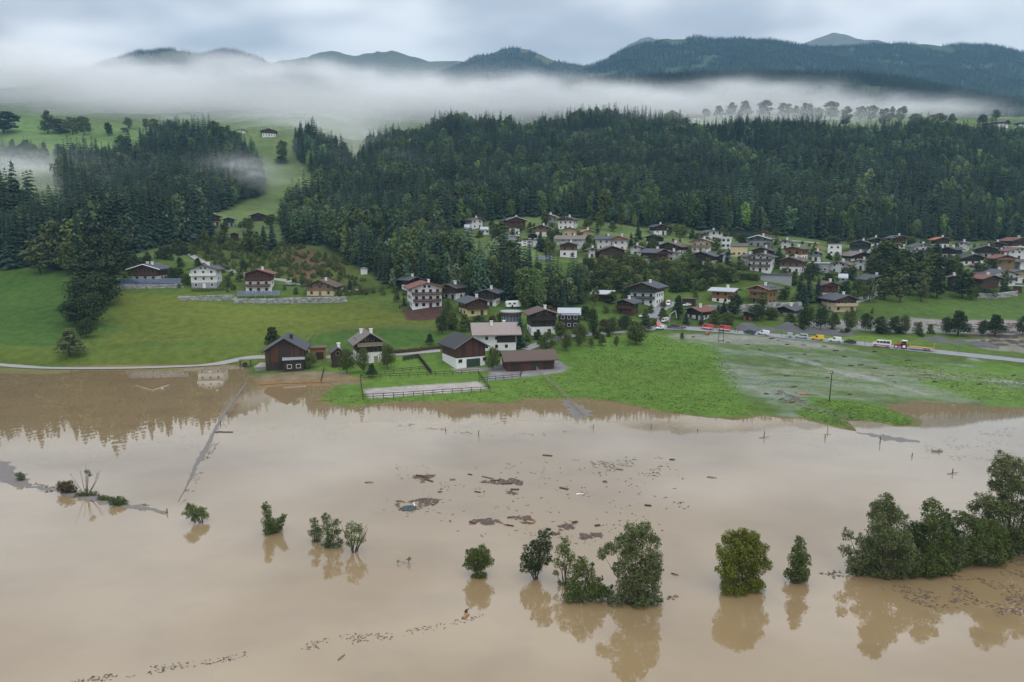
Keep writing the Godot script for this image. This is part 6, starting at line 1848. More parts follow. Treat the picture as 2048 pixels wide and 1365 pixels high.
func vehicle(p: float, q: float, shape: String, paint: String, label: String, category: String, along := [-1.0, -0.18], long := 1.0, lower := "") -> Node3D:
	var g := stand(p, q)
	var g2 := ground(p + along[0] * 30.0, q + along[1] * 30.0)
	var d := (g2 - g).normalized()
	var o := thing(category.replace(" ", "_"), label, category, g + Vector3(0, 0.12, 0))
	var side := d.cross(Vector3.UP).normalized()
	long *= 0.93
	o.basis = Basis(d * long, side.cross(d).normalized() * long, side * long)
	var pts: Array = SHAPES[shape]
	var half := 0.86 if shape in ["car", "van", "suv"] else (0.92 if shape == "pickup" else 1.0)
	var belt := 0.95 if shape in ["car", "suv", "van", "pickup"] else 1.5
	var st := start()
	outline(st, pts, half, 0.14, belt)
	put("body", done(st), M[paint], o)
	var x_min: float = pts[0][0]
	var x_max: float = pts[pts.size() - 1][0]
	var r := 0.33 if half < 0.9 else 0.4
	wheels(o, [x_min * 0.62, x_max * 0.66], half, r)
	# side glass
	var spans: Array = {"car": [[-1.25, -0.25], [-0.18, 0.6]], "suv": [[-1.75, -0.8], [-0.7, 0.1], [0.16, 0.7]], "van": [[-0.1, 0.75]], "minibus": [[-2.6, -1.5], [-1.4, -0.4], [-0.3, 0.6], [0.75, 1.75]], "pickup": [[-0.7, 0.0], [0.06, 0.75]], "fire_engine": [[0.4, 1.2], [1.25, 1.95]]}[shape]
	var top: float = 0.0
	for e in pts: top = maxf(top, e[1])
	for s in spans:
		for k in [-1.0, 1.0]:
			var y0 := belt + 0.08
			var y1 := top - 0.12
			var glass := start()
			var wall := func(y: float) -> float: return half * (1.0 - 0.14 * clampf((y - belt) / 0.6, 0.0, 1.0)) + 0.012
			var lean: float = 0.28 if s == spans[spans.size() - 1] else 0.0
			var v := [Vector3(s[0], y0, k * wall.call(y0)), Vector3(s[1] + 0.05, y0, k * wall.call(y0)), Vector3(s[1] - lean, y1, k * wall.call(y1)), Vector3(s[0] + 0.08, y1, k * wall.call(y1))]
			if k > 0: quad(glass, v[0], v[1], v[2], v[3])
			else: quad(glass, v[1], v[0], v[3], v[2])
			put("side_window", done(glass), M.pane, o)
	# windscreen over the slope between roof and bonnet
	var n := pts.size()
	for i in n - 1:
		var a := Vector2(pts[i][0], pts[i][1])
		var b := Vector2(pts[i + 1][0], pts[i + 1][1])
		if b.x > 0.3 and a.y - b.y > 0.4 and a.y > top - 0.2:
			var u := (b - a).normalized()
			var out := Vector2(-u.y, u.x)
			if out.y < 0: out = -out
			var c0 := a + u * 0.08 + out * 0.015
			var c1 := b - u * 0.06 + out * 0.015
			var glass := start()
			quad(glass, Vector3(c1.x, c1.y, half * 0.82), Vector3(c1.x, c1.y, -half * 0.82), Vector3(c0.x, c0.y, -half * 0.76), Vector3(c0.x, c0.y, half * 0.76))
			put("windscreen", done(glass), M.pane, o)
	for k in [-1.0, 1.0]:
		put("headlight", box_mesh(Vector3(0.08, 0.16, 0.3)), M.white_paint, o, Vector3(x_max + 0.02, 0.68 if half < 0.95 else 0.9, k * half * 0.7))
		put("tail_light", box_mesh(Vector3(0.06, 0.22, 0.14)), M.flowers_red, o, Vector3(x_min - 0.03, 0.85, k * half * 0.8))
	if lower != "":
		for k in [-1.0, 1.0]:
			put("side_stripe", box_mesh(Vector3((x_max - x_min) * 0.9, 0.34, 0.02)), M[lower], o, Vector3(0, 0.78, k * (half + 0.012)))
	if shape == "pickup":
		put("load_bed", box_mesh(Vector3(1.5, 0.05, 1.5), Vector3(-1.75, 1.14, 0)), M.tyre, o)
	return o

func parked() -> void:
	for e in [["paint_white", 0.72, 0.72, 0.72], ["paint_silver", 0.42, 0.44, 0.46], ["paint_black", 0.015, 0.017, 0.02], ["paint_blue", 0.03, 0.05, 0.075], ["paint_red", 0.5, 0.03, 0.03], ["paint_yellow", 0.72, 0.46, 0.01], ["paint_orange", 0.75, 0.25, 0.03]]:
		var m := mat(e[0], e[1], e[2], e[3], 0.3)
		m.clearcoat_enabled = true
		m.clearcoat = 0.6
	mat("tyre", 0.02, 0.02, 0.02, 0.9)
	vehicle(1499, 668.5, "suv", "paint_blue", "dark blue car at the left end of the parked row on the road", "car")
	vehicle(1527, 670.5, "van", "paint_white", "white delivery van second in the parked row on the road", "van")
	vehicle(1603, 677.5, "suv", "paint_silver", "silver off road car with load bay between trailer and yellow van", "car", [-1.0, -0.1], 1.05)
	vehicle(1635, 681, "van", "paint_yellow", "yellow delivery van on the road", "van", [-1.0, -0.1], 1.05)
	vehicle(1670, 684.5, "van", "paint_white", "white delivery van right of the yellow van", "van", [-1.0, -0.1], 1.02)
	vehicle(1700, 687.5, "car", "paint_black", "black saloon car between white van and minibus", "car", [-1.0, -0.1])
	vehicle(1763, 695, "minibus", "paint_white", "white minibus with red stripe in front of the tractor", "minibus", [-1.0, -0.1], 1.0, "paint_red")
	vehicle(1415, 659.5, "fire_engine", "paint_red", "red fire service van on the road by the rubble", "fire engine", [-1.0, -0.1], 0.86, "paint_white")
	vehicle(1448, 662.5, "fire_engine", "paint_red", "red and white fire engine behind the two legged pylon", "fire engine", [-1.0, -0.1], 0.9, "paint_white")
	vehicle(1331, 645, "fire_engine", "paint_white", "white and red fire truck under the grey crane arm", "fire engine", [-1.0, 0.3], 0.75, "paint_red")
	vehicle(1316, 652, "car", "paint_red", "red car turning into the village street", "car", [-0.4, -0.9], 0.9)
	vehicle(1320, 659.5, "van", "paint_white", "white van at the junction below the red car", "van", [-1.0, 0.1], 0.85)
	vehicle(1346, 657, "pickup", "paint_black", "black pickup with a flat trailer at the junction", "pickup", [-1.0, -0.05], 0.9)
	vehicle(1374, 613, "car", "paint_white", "white car parked under the dark red carport", "car", [-1.0, 0.1], 0.9)
	vehicle(1286, 635, "car", "paint_white", "white car half hidden behind the garden trees", "car", [-1.0, 0.2], 0.9)
	vehicle(581, 571, "car", "paint_silver", "silver estate car parked on the drive behind the lawn", "car", [-1.0, -0.05], 1.05)
	vehicle(1062, 492, "car", "paint_white", "white car before the long white garage", "car", [-1.0, 0.1], 0.9)
	vehicle(1704, 595, "car", "paint_blue", "blue grey car parked by the cream chalet's drive", "car", [-1.0, 0.1], 0.9)
	vehicle(1634, 498, "pickup", "paint_orange", "small orange farm truck on the field track", "farm truck", [-1.0, 0.0], 0.8)
	var c := stand(1338, 645)
	var crane := thing("crane_arm", "grey folded crane arm over the white fire truck", "crane", c)
	unit(crane, "mast", M.steel, Vector3(0, 0, 0), Vector3(0.4, 3.2, 0), 0.4, 0.4)
	unit(crane, "boom", M.steel, Vector3(0.4, 3.2, 0), Vector3(2.4, 4.6, 0), 0.35, 0.35)
	unit(crane, "dipper", M.steel, Vector3(2.4, 4.6, 0), Vector3(3.0, 1.6, 0), 0.3, 0.3)
	# tractor
	var g := stand(1802, 698)
	var d := (ground(1772, 695) - g).normalized()
	var side := d.cross(Vector3.UP).normalized()
	var t := thing("tractor", "red tractor with white cab roof pulling the flat trailer", "tractor", g + Vector3(0, 0.12, 0))
	t.basis = Basis(d, side.cross(d).normalized(), side)
	var st := start()
	outline(st, [[-0.3, 0.9], [-0.3, 1.75], [1.9, 1.55], [2.1, 1.3], [2.1, 0.85]], 0.42, 0.2, 1.3)
	put("bonnet", done(st), M.paint_red, t)
	st = start()
	outline(st, [[-1.5, 1.2], [-1.4, 2.6], [-0.2, 2.6], [0.1, 1.5], [0.0, 1.2]], 0.75, 0.12, 1.5)
	put("cab", done(st), M.pane, t)
	put("cab_roof", box_mesh(Vector3(1.6, 0.2, 1.5)), M.white_paint, t, Vector3(-0.85, 2.72, 0))
	put("chassis", box_mesh(Vector3(3.4, 0.4, 0.6)), M.tyre, t, Vector3(0.1, 0.85, 0))
	for s in [-1.0, 1.0]: put("mudguard", box_mesh(Vector3(1.4, 0.1, 0.5)), M.paint_red, t, Vector3(-0.9, 1.78, s * 0.85))
	wheels(t, [-0.9], 1.05, 0.85, 0.5)
	wheels(t, [1.4], 0.95, 0.6, 0.4)
	put("exhaust", box_mesh(Vector3(0.1, 1.0, 0.1)), M.tyre, t, Vector3(1.0, 2.1, 0.35))
	# flat trailer
	g = stand(1843, 701.5)
	d = (ground(1813, 698.4) - g).normalized()
	side = d.cross(Vector3.UP).normalized()
	t = thing("flat_trailer", "long yellow flat trailer behind the tractor with raised ramps", "trailer", g + Vector3(0, 0.12, 0))
	t.basis = Basis(d, side.cross(d).normalized(), side)
	put("deck", box_mesh(Vector3(7.0, 0.22, 2.3)), M.fresh_wood, t, Vector3(0, 0.9, 0))
	put("drawbar", box_mesh(Vector3(2.0, 0.16, 0.3)), M.paint_orange, t, Vector3(4.4, 0.75, 0))
	for s in [-1.0, 1.0]:
		put("ramp", box_mesh(Vector3(0.14, 1.7, 0.6)), M.paint_orange, t, Vector3(-3.5, 1.7, s * 0.75))
		put("side_board", box_mesh(Vector3(0.14, 0.7, 0.14)), M.paint_orange, t, Vector3(3.4, 1.3, s * 1.0))
	wheels(t, [-0.9, -1.9], 1.1, 0.4, 0.28)
	# two small trailers
	for e in [[1580, 675.5, "small silver box trailer left of the silver off road car", "paint_silver", 1.6, 1.1], [1364, 658.5, "low flat trailer hitched to the black pickup", "tyre", 3.0, 0.25]]:
		g = stand(e[0], e[1])
		d = (ground(e[0] - 30, e[1] - 3.0) - g).normalized()
		side = d.cross(Vector3.UP).normalized()
		t = thing("trailer", e[2], "trailer", g + Vector3(0, 0.12, 0))
		t.basis = Basis(d, side.cross(d).normalized(), side)
		put("body", box_mesh(Vector3(e[4], e[5], 1.4)), M[e[3]], t, Vector3(0, 0.5 + e[5] / 2, 0))
		put("drawbar", box_mesh(Vector3(1.0, 0.1, 0.1)), M.steel, t, Vector3(e[4] / 2 + 0.5, 0.5, 0))
		wheels(t, [0.0], 0.8, 0.33)
	# caravan
	g = stand(1026, 616)
	t = thing("caravan", "white caravan under pale green sheeting beside the dark grey chalet", "caravan", g, 0.3)
	st = start()
	outline(st, [[-2.8, 0.5], [-3.0, 2.2], [-2.5, 2.8], [2.2, 2.8], [3.0, 1.6], [2.9, 0.5]], 1.1, 0.05, 1.5)
	put("body", done(st), M.white_paint, t)
	for x in [-1.7, 0.3]: put("side_window", box_mesh(Vector3(1.0, 0.6, 0.04)), M.pane, t, Vector3(x, 1.8, 1.09))
	wheels(t, [0.0], 1.05, 0.35)
	for e in [[1337, 611, "white camper van nose beside the large chalet with green balconies"]]:
		vehicle(e[0], e[1], "van", "paint_white", e[2], "van", [-0.3, 1.0], 1.0)

# ------------------------------------------------------------------ people: one skin over a skeleton of tapered bones
func person_mesh(pose: int) -> ArrayMesh:
	var j := {"pelvis": Vector3(0, 0.95, 0), "chest": Vector3(0, 1.35, 0.02), "neck": Vector3(0, 1.52, 0.02), "head": Vector3(0, 1.68, 0.04)}
	var step := 0.16 if pose == 0 else 0.05
	var bones := [[j.pelvis, j.chest, 0.15, 0.17], [j.chest, j.neck, 0.12, 0.06], [j.neck, j.head, 0.055, 0.095], [j.head, j.head + Vector3(0, 0.05, 0), 0.1, 0.09]]
	for s in [-1.0, 1.0]:
		var hip: Vector3 = j.pelvis + Vector3(s * 0.1, -0.03, 0)
		var knee := Vector3(s * 0.11, 0.5, s * step * 0.7 + 0.03)
		var ankle := Vector3(s * 0.11, 0.08, s * step * 1.3 - 0.02)
		bones += [[hip, knee, 0.095, 0.065], [knee, ankle, 0.062, 0.042], [ankle, ankle + Vector3(0, -0.03, 0.16), 0.05, 0.04]]
		var shoulder := Vector3(s * 0.19, 1.43, 0.0)
		var elbow := Vector3(s * 0.25, 1.16, -0.03 if pose == 0 else 0.05)
		var wrist := Vector3(s * 0.24, 0.92, 0.08 if pose == 0 else 0.22)
		bones += [[j.chest + Vector3(0, 0.08, 0), shoulder, 0.09, 0.065], [shoulder, elbow, 0.06, 0.045], [elbow, wrist, 0.045, 0.032]]
		for f in 4: bones.append([wrist, wrist + Vector3(s * 0.01, -0.16 - 0.01 * (f % 2), 0.03 - 0.022 * f), 0.02, 0.01])
		bones.append([wrist, wrist + Vector3(-s * 0.03, -0.09, 0.06), 0.018, 0.011])
	var cell := 0.028
	var lo := Vector3(-0.42, -0.02, -0.36)
	var n := Vector3i(30, 66, 26)
	var field := PackedFloat32Array()
	field.resize(n.x * n.y * n.z)
	for z in n.z:
		for y in n.y:
			for x in n.x:
				var p := lo + Vector3(x, y, z) * cell
				var sum := 0.0
				for b in bones:
					var a: Vector3 = b[0]
					var ab: Vector3 = b[1] - a
					var h := clampf((p - a).dot(ab) / ab.length_squared(), 0.0, 1.0)
					var d: float = (p - a - ab * h).length() - lerpf(b[2], b[3], h)
					if d < 0.2: sum += exp(-d * 46.0)
				field[x + n.x * (y + n.y * z)] = -log(maxf(sum, 1e-9)) / 46.0
	var st := start()
	var vid := {}
	var pos := PackedVector3Array()
	for z in n.z - 1:
		for y in n.y - 1:
			for x in n.x - 1:
				var c := Vector3.ZERO
				var k := 0
				for e in 12:
					var axis := e / 4
					var o: Vector3i = [Vector3i(0, e & 1, (e >> 1) & 1), Vector3i(e & 1, 0, (e >> 1) & 1), Vector3i(e & 1, (e >> 1) & 1, 0)][axis]
					var q: Vector3i = Vector3i(x, y, z) + o
					var q2: Vector3i = q + [Vector3i(1, 0, 0), Vector3i(0, 1, 0), Vector3i(0, 0, 1)][axis]
					var a := field[q.x + n.x * (q.y + n.y * q.z)]
					var b := field[q2.x + n.x * (q2.y + n.y * q2.z)]
					if (a < 0) != (b < 0):
						c += Vector3(q).lerp(Vector3(q2), a / (a - b))
						k += 1
				if k:
					vid[x + n.x * (y + n.y * z)] = pos.size()
					pos.append(lo + c / k * cell)
	var idx := PackedInt32Array()
	for z in range(1, n.z - 1):
		for y in range(1, n.y - 1):
			for x in range(1, n.x - 1):
				var at := x + n.x * (y + n.y * z)
				for axis in 3:
					var s: int = [1, n.x, n.x * n.y][axis]
					var u: int = [n.x, n.x * n.y, 1][axis]
					var w: int = [n.x * n.y, 1, n.x][axis]
					var a := field[at]
					var b := field[at + s]
					if (a < 0) == (b < 0): continue
					var q := [vid.get(at), vid.get(at - u), vid.get(at - u - w), vid.get(at - w)]
					if q.has(null): continue
					if a < 0: idx.append_array([q[0], q[2], q[1], q[0], q[3], q[2]])
					else: idx.append_array([q[0], q[1], q[2], q[0], q[2], q[3]])
	var col := PackedColorArray()
	for p in pos:
		var c := Color(0.02, 0.024, 0.035)
		if p.y > 0.92 and p.y < 1.52: c = [Color(0.03, 0.04, 0.06), Color(0.45, 0.06, 0.03), Color(0.05, 0.05, 0.05)][pose % 3]
		if p.y > 1.53: c = Color(0.42, 0.26, 0.19)
		if p.y > 1.70 or (p.y > 1.6 and p.z < 0.0): c = Color(0.05, 0.03, 0.02)
		if p.y < 0.93 and absf(p.x) > 0.2: c = Color(0.42, 0.26, 0.19)
		col.append(c)
	return shaded(pos, idx, col)

func people() -> void:
	var m := mat("clothing", 1, 1, 1, 0.85)
	m.vertex_color_use_as_albedo = true
	var walk := person_mesh(0)
	var stand_ := person_mesh(1)
	for e in [[1470, 664.5, walk, "person in dark clothes walking on the road, left of the pair", 0.6], [1476, 665, stand_, "person in red jacket standing on the road, right of the pair", -0.4], [1342, 609, stand_, "person in red jacket beside the camper van", 2.0]]:
		var o := thing("person", e[3], "person", stand(e[0], e[1]) + Vector3(0, 0.1, 0), e[4])
		put("body", e[2], M.clothing, o)

# ------------------------------------------------------------------ poles and posts
func poles() -> void:
	var g := stand(1659, 804)
	var o := thing("power_pole", "tall wooden power pole with short crossarm on the silted meadow", "power pole", g)
	var st := start()
	bar(st, Vector3(0, -0.5, 0), Vector3(0.15, 7.6, 0), 0.15, 0.10, 8)
	put("pole", done(st), M.fence_wood, o)
	unit(o, "crossarm", M.fence_wood, Vector3(-0.7, 6.9, 0), Vector3(0.9, 6.95, 0), 0.1, 0.12)
	for x in [-0.65, 0.0, 0.8]: put("insulator", box_mesh(Vector3(0.1, 0.24, 0.1)), M.white_paint, o, Vector3(x, 7.1, 0))
	g = stand(1442, 684)
	o = thing("power_pylon", "two legged wooden pylon by the rescue road", "power pylon", g)
	for s in [-1.0, 1.0]: unit(o, "leg", M.fence_wood, Vector3(s * 0.95, -0.4, 0), Vector3(s * 0.55, 7.6, 0), 0.14, 0.14)
	for y in [0.4, 3.4, 6.8]: unit(o, "crossarm", M.fence_wood, Vector3(-1.0, y, 0.0), Vector3(1.0, y, 0.0), 0.12, 0.16)
	for e in [[1563, 673, 5.0, "thin grey marker pole beside the small trailer"], [1730, 691, 5.0, "thin grey marker pole between black car and minibus"], [1918, 707, 4.6, "thin grey marker pole right of the flat trailer"], [455, 500, 9.0, "pale wooden mast on the shrubby slope"], [1848, 600, 3.0, "pale post under the birch on the field edge"]]:
		g = stand(e[0], e[1])
		o = thing("marker_pole", e[3], "pole", g)
		st = start()
		bar(st, Vector3(0, -0.4, 0), Vector3(0, e[2], 0), 0.07, 0.05, 6)
		put("pole", done(st), M.grey_wood, o)
	var n := 0
	var at := ["near the pale fence's drowned end", "left of the drifting wire", "in the middle of the drifting wire", "in the reflection of the green meadow", "right of the meadow's reflection", "with a bent top below the silted point", "below the silted point, thin and light", "below the green spit, thickest of its row", "with a leaning stick off the green spit", "with crossed sticks far out on the right", "at the right end of the mud bank", "among the drift by the left mud line"]
	for e in [[1186, 858, 0.9], [890, 862, 0.7], [957, 872, 1.1], [1302, 858, 1.0], [1395, 864, 0.6], [1528, 876, 1.3], [1650, 878, 0.9], [1760, 888, 1.4], [1824, 914, 0.7], [1905, 948, 0.9], [333, 1027, 0.7], [440, 850, 0.8]]:
		g = level(e[0], e[1])
		o = thing("drowned_post", "dark fence post standing in the flood " + at[n], "fence post", g)
		st = start()
		bar(st, Vector3(0, -0.6, 0), Vector3(0.08, e[2], 0), 0.09, 0.07, 6)
		put("post", done(st), M.fence_wood, o)
		if n in [5, 9]:
			st = start()
			bar(st, Vector3(-1.0, 0.05, 0.3), Vector3(1.1, 0.2, -0.2), 0.05, 0.04, 5)
			put("crossed_stick", done(st), M.fence_wood, o)
		n += 1

# ------------------------------------------------------------------ driftwood and drift
func log_at(p: float, q: float, long_px: float, deg: float, wood: String, label: String, group := "", thick := 0.16, flat := false) -> void:
	var g := stand(p, q)
	var l := long_px * -g.z / FOCAL
	var st := start()
	if flat:
		box(st, Vector3(-l / 2, 0.0, -thick * 1.5), Vector3(l / 2, 0.1, thick * 1.5))
	else:
		var bend := Vector3(0, 0.05, thick * rng.randf_range(-1.5, 1.5))
		bar(st, Vector3(-l / 2, thick * 0.5, 0), bend + Vector3(0, thick * 0.5, 0), thick, thick * 0.85, 7)
		bar(st, bend + Vector3(0, thick * 0.5, 0), Vector3(l / 2, thick * 0.6, 0), thick * 0.85, thick * 0.5, 7)
		bar(st, bend, bend + Vector3(l * 0.1, thick * 2.5, thick * 2.0), thick * 0.4, thick * 0.15, 4)
	var o := put("plank" if flat else "driftwood_log", done(st), M[wood], null, g + Vector3(0, 0.02, 0), Vector3(0, deg_to_rad(deg), 0))
	tag(o, label, "plank" if flat else "log", group)

func drift(called: String, edge_px: Array, n: int, woods: String, size: float, m: String, on_water := true) -> void:
	# loose bark, twigs and reed: pieces nobody could count
	var edge := PackedVector2Array()
	for e in edge_px:
		var g := level(e[0], e[1]) if on_water else stand(e[0], e[1])
		edge.append(Vector2(g.x, -g.z))
	var b := bounds(edge)
	if not shared.has("chip"):
		for k in 3:
			var st := start()
			for i in 4:
				var c := Vector3(rng.randfn() * 0.35, 0.02 + 0.03 * rng.randf(), rng.randfn() * 0.35)
				var a := rng.randf() * TAU
				var d := Vector3(cos(a), rng.randf_range(-0.05, 0.12), sin(a)) * rng.randf_range(0.2, 0.7)
				bar(st, c - d, c + d, 0.035, 0.02, 4)
			for i in 4:
				var c := Vector3(rng.randfn() * 0.3, 0.03, rng.randfn() * 0.3)
				var a := rng.randf() * TAU
				box(st, Vector3(-0.2, -0.03, -0.09), Vector3(0.2, 0.03, 0.09), Transform3D(Basis(Vector3.UP, a), c))
			shared["chip" if k == 0 else "chip%d" % k] = done(st)
	var spots: Array = []
	var tints: Array = []
	var tries := 0
	n = int(n * 2.4)
	while spots.size() < n and tries < n * 30:
		tries += 1
		var p := b.position + Vector2(rng.randf() * b.size.x, rng.randf() * b.size.y)
		if inside_by(edge, p) < 0.0: continue
		if noise_c.get_noise_2d(p.x * 18.0, p.y * 18.0) < rng.randf_range(-0.15, 0.45): continue
		var y := 0.01
		if not on_water: y = near_height(p.x, p.y) if p.y < 216 else height(p.x, p.y)
		var s := size * 0.42 * rng.randf_range(0.4, 1.5)
		spots.append(Transform3D(Basis(Vector3.UP, rng.randf() * TAU).scaled(Vector3(s, minf(s, 1.0), s)), Vector3(p.x, y, -p.y)))
		var t := rng.randf_range(0.6, 1.4)
		tints.append(Color(t * rng.randf_range(0.9, 1.15), t, t))
	if spots.is_empty(): return
	tag(scatter(called, shared["chip"], M[m], spots, tints), "", "", "", "stuff")

func mud_strip(called: String, pts: Array, m: String, rise := 0.07) -> void:
	# a strip of silt just out of the water; [p, q, half width in metres]
	var v := PackedVector3Array()
	var idx := PackedInt32Array()
	var line: Array = []
	for i in pts.size() - 1:
		for k in 8:
			var f := k / 8.0
			line.append([lerpf(pts[i][0], pts[i + 1][0], f), lerpf(pts[i][1], pts[i + 1][1], f), lerpf(pts[i][2], pts[i + 1][2], f)])
	line.append(pts[pts.size() - 1])
	for i in line.size():
		var g := level(line[i][0], line[i][1])
		var a := level(line[maxi(i - 1, 0)][0], line[maxi(i - 1, 0)][1])
		var b := level(line[mini(i + 1, line.size() - 1)][0], line[mini(i + 1, line.size() - 1)][1])
		var side := Vector3(-(b - a).z, 0, (b - a).x).normalized()
		var w0: float = line[i][2] * (1.0 + 0.9 * noise_b.get_noise_2d(g.x * 22.0, g.z * 22.0))
		var w1: float = line[i][2] * (1.0 + 0.9 * noise_b.get_noise_2d(g.x * 22.0 + 500.0, g.z * 22.0))
		for k in 5:
			var f := k / 4.0
			var p := g + side * lerpf(-w0, w1, f)
			p.y = rise * (1.0 if k in [1, 2, 3] else -1.0) + noise_b.get_noise_2d(p.x * 40.0, p.z * 40.0) * 0.05
			v.append(p)
	for i in line.size() - 1:
		for k in 4:
			var a := i * 5 + k
			idx.append_array([a, a + 5, a + 1, a + 1, a + 5, a + 6])
	tag(put(called, shaded(v, idx), M[m]), "", "", "", "structure")

func flotsam() -> void:
	grained(mat("silt", 0.20, 0.18, 0.165, 0.85), M.rubble.albedo_texture, 1.6)
	M.silt.cull_mode = BaseMaterial3D.CULL_DISABLED
	var dw := mat("drift_bark", 0.12, 0.09, 0.075, 0.9)
	dw.vertex_color_use_as_albedo = true
	var dg := mat("drift_reed", 0.075, 0.065, 0.045, 0.9)
	dg.vertex_color_use_as_albedo = true
	mud_strip("mud_bank", [[-60, 915, 2.2], [0, 940, 2.2], [30, 962, 2.0], [60, 974, 0.7], [110, 982, 0.5], [170, 995, 1.0], [230, 1008, 0.8], [290, 1018, 0.7], [334, 1026, 0.3]], "silt")
	mud_strip("mud_line", [[492, 766, 0.20], [470, 795, 0.35], [445, 830, 0.39], [425, 870, 0.50], [405, 910, 0.62], [392, 930, 0.54], [382, 955, 0.31], [372, 975, 0.15], [356, 1004, 0.05]], "silt")
	mud_strip("mud_spit", [[1712, 866, 0.5], [1752, 872, 2.0], [1800, 880, 2.4], [1840, 884, 0.8]], "silt", 0.03)
	mud_strip("mud_flat", [[1130, 800, 0.5], [1150, 815, 3.2], [1160, 830, 3.0], [1168, 838, 0.6]], "silt", 0.03)
	# lone pieces that can be told apart
	log_at(1604, 788, 24, 10, "orange_wood", "big pale orange slab of torn timber on the silted meadow", "", 0.45, true)
	log_at(1855, 751, 33, -2, "red_wood", "long straight brown trunk on the silted grass", "", 0.15)
	log_at(1415, 670, 9, 20, "orange_wood", "small orange wreckage on the silt below the fire engines", "", 0.7)
	log_at(447, 865, 38, -2, "red_wood", "red brown beam floating by the mud line", "", 0.14, true)
	log_at(931, 1234, 19, 62, "orange_wood", "pale orange plank floating on the open flood", "", 0.12, true)
	log_at(932, 1224, 9, 80, "charcoal", "dark float beside the pale orange plank", "", 0.16)
	log_at(1160, 990, 15, 6, "white_paint", "white pipe piece floating in mid flood", "", 0.12)
	log_at(1296, 1012, 14, -16, "dark_wood", "short dark plank floating alone right of the debris field", "", 0.14, true)
	log_at(870, 1009, 20, 55, "brown_wood", "brown stick jutting from the debris by the dark tarp", "", 0.08)
	log_at(828, 1010, 18, 105, "white_paint", "white tube lying over the dark tarp", "", 0.09)
	log_at(1026, 1036, 24, 4, "green_wood", "green strip of wreckage on the lower debris raft", "", 0.1)
	log_at(1060, 1045, 14, -20, "fresh_wood", "orange board at the right end of the lower debris raft", "", 0.14, true)
	log_at(683, 1316, 22, 62, "grey_wood", "pale bare stick near the lower picture edge", "", 0.06)
	log_at(1424, 956, 20, -22, "grey_wood", "grey stick afloat far from other drift", "", 0.08)
	log_at(1875, 903, 22, 0, "rubble", "grey mud clod just above the water on the right", "", 0.3)
	var tarp := put("tarp", crumpled(2.6, 1.8), null, null, level(820, 1018))
	tarp.material_override = M.tarp
	tag(tarp, "crumpled dark teal tarp among the floating debris", "tarp")
	var woods := ["dark_wood", "brown_wood", "brown_wood", "grey_wood", "red_wood"]
	for e in [[1574, 753, 12], [1589, 775, 14], [1565, 799, 15], [1585, 806, 13], [1533, 789, 9], [1496, 690, 11], [1387, 675, 8], [1456, 686, 9], [1544, 678, 12], [1557, 682, 8], [1608, 691, 10], [1582, 717, 12], [1632, 722, 9], [1690, 715, 10], [1703, 732, 11], [1722, 731, 16], [1751, 738, 8], [1782, 752, 14], [1832, 734, 10], [1672, 702, 12], [1635, 723, 14], [1817, 722, 16], [2029, 752, 14], [1655, 756, 8], [1720, 700, 10], [1750, 704, 8], [1870, 765, 9], [1905, 775, 8], [1960, 770, 9], [1700, 790, 8], [1610, 710, 8], [1520, 700, 7], [1840, 760, 9], [1790, 765, 8], [1575, 690, 9], [1648, 694, 10]]:
		log_at(e[0], e[1], e[2], rng.randf_range(-35, 30), woods[rng.randi() % 5], "splintered brown log washed onto the silted meadow", "logs washed onto the silted meadow", rng.randf_range(0.1, 0.22))
	for e in [[843, 955, 30], [858, 962, 22], [975, 956, 28], [990, 962, 20], [1015, 968, 20], [1030, 980, 18], [1095, 912, 20], [738, 966, 18], [940, 950, 10], [1128, 978, 20], [905, 960, 12], [955, 985, 14], [1000, 1046, 18], [945, 1046, 16], [1020, 1052, 16], [1128, 1052, 12], [1150, 1046, 14], [800, 1004, 18], [840, 1000, 22], [1210, 965, 10], [1345, 920, 12], [1240, 940, 12], [1090, 1100, 12], [1195, 1052, 12], [880, 985, 10], [1350, 1150, 16]]:
		log_at(e[0], e[1], e[2], rng.randf_range(-40, 25), woods[rng.randi() % 4], "dark plank drifting in the floating debris field", "planks drifting on the flood", rng.randf_range(0.07, 0.15), rng.randf() < 0.6)
	# the loose rest
	drift("floating_debris", [[825, 952], [870, 950], [862, 968], [830, 966]], 55, "", 0.8, "drift_bark")
	drift("floating_debris", [[940, 952], [1000, 952], [1045, 962], [1040, 990], [1010, 990], [1000, 970], [945, 964]], 130, "", 0.8, "drift_bark")
	drift("floating_debris", [[790, 1008], [850, 996], [885, 1000], [850, 1014], [800, 1022]], 100, "", 0.8, "drift_bark")
	drift("floating_debris", [[925, 1042], [1000, 1036], [1060, 1032], [1070, 1048], [1000, 1054], [930, 1050]], 130, "", 0.7, "drift_bark")
	drift("floating_debris", [[1100, 1058], [1140, 1046], [1150, 1060], [1110, 1072]], 55, "", 0.8, "drift_bark")
	drift("floating_debris", [[1155, 1068], [1200, 1066], [1205, 1076], [1165, 1080]], 50, "", 0.8, "drift_bark")
	drift("floating_debris", [[780, 930], [1330, 910], [1400, 1000], [1300, 1100], [1050, 1090], [760, 1040]], 165, "", 0.55, "drift_bark")
	drift("floating_debris", [[1180, 925], [1330, 915], [1320, 955], [1200, 950]], 100, "", 0.5, "drift_bark")
	drift("floating_reed", [[400, 1322], [560, 1292], [700, 1268], [800, 1266], [800, 1278], [700, 1290], [560, 1308], [400, 1332]], 80, "", 0.34, "drift_reed")
	drift("floating_reed", [[140, 1362], [300, 1334], [400, 1320], [400, 1332], [300, 1350], [160, 1372]], 52, "", 0.34, "drift_reed")
	drift("floating_reed", [[800, 1264], [920, 1238], [985, 1220], [985, 1230], [920, 1250], [800, 1278]], 29, "", 0.34, "drift_reed")
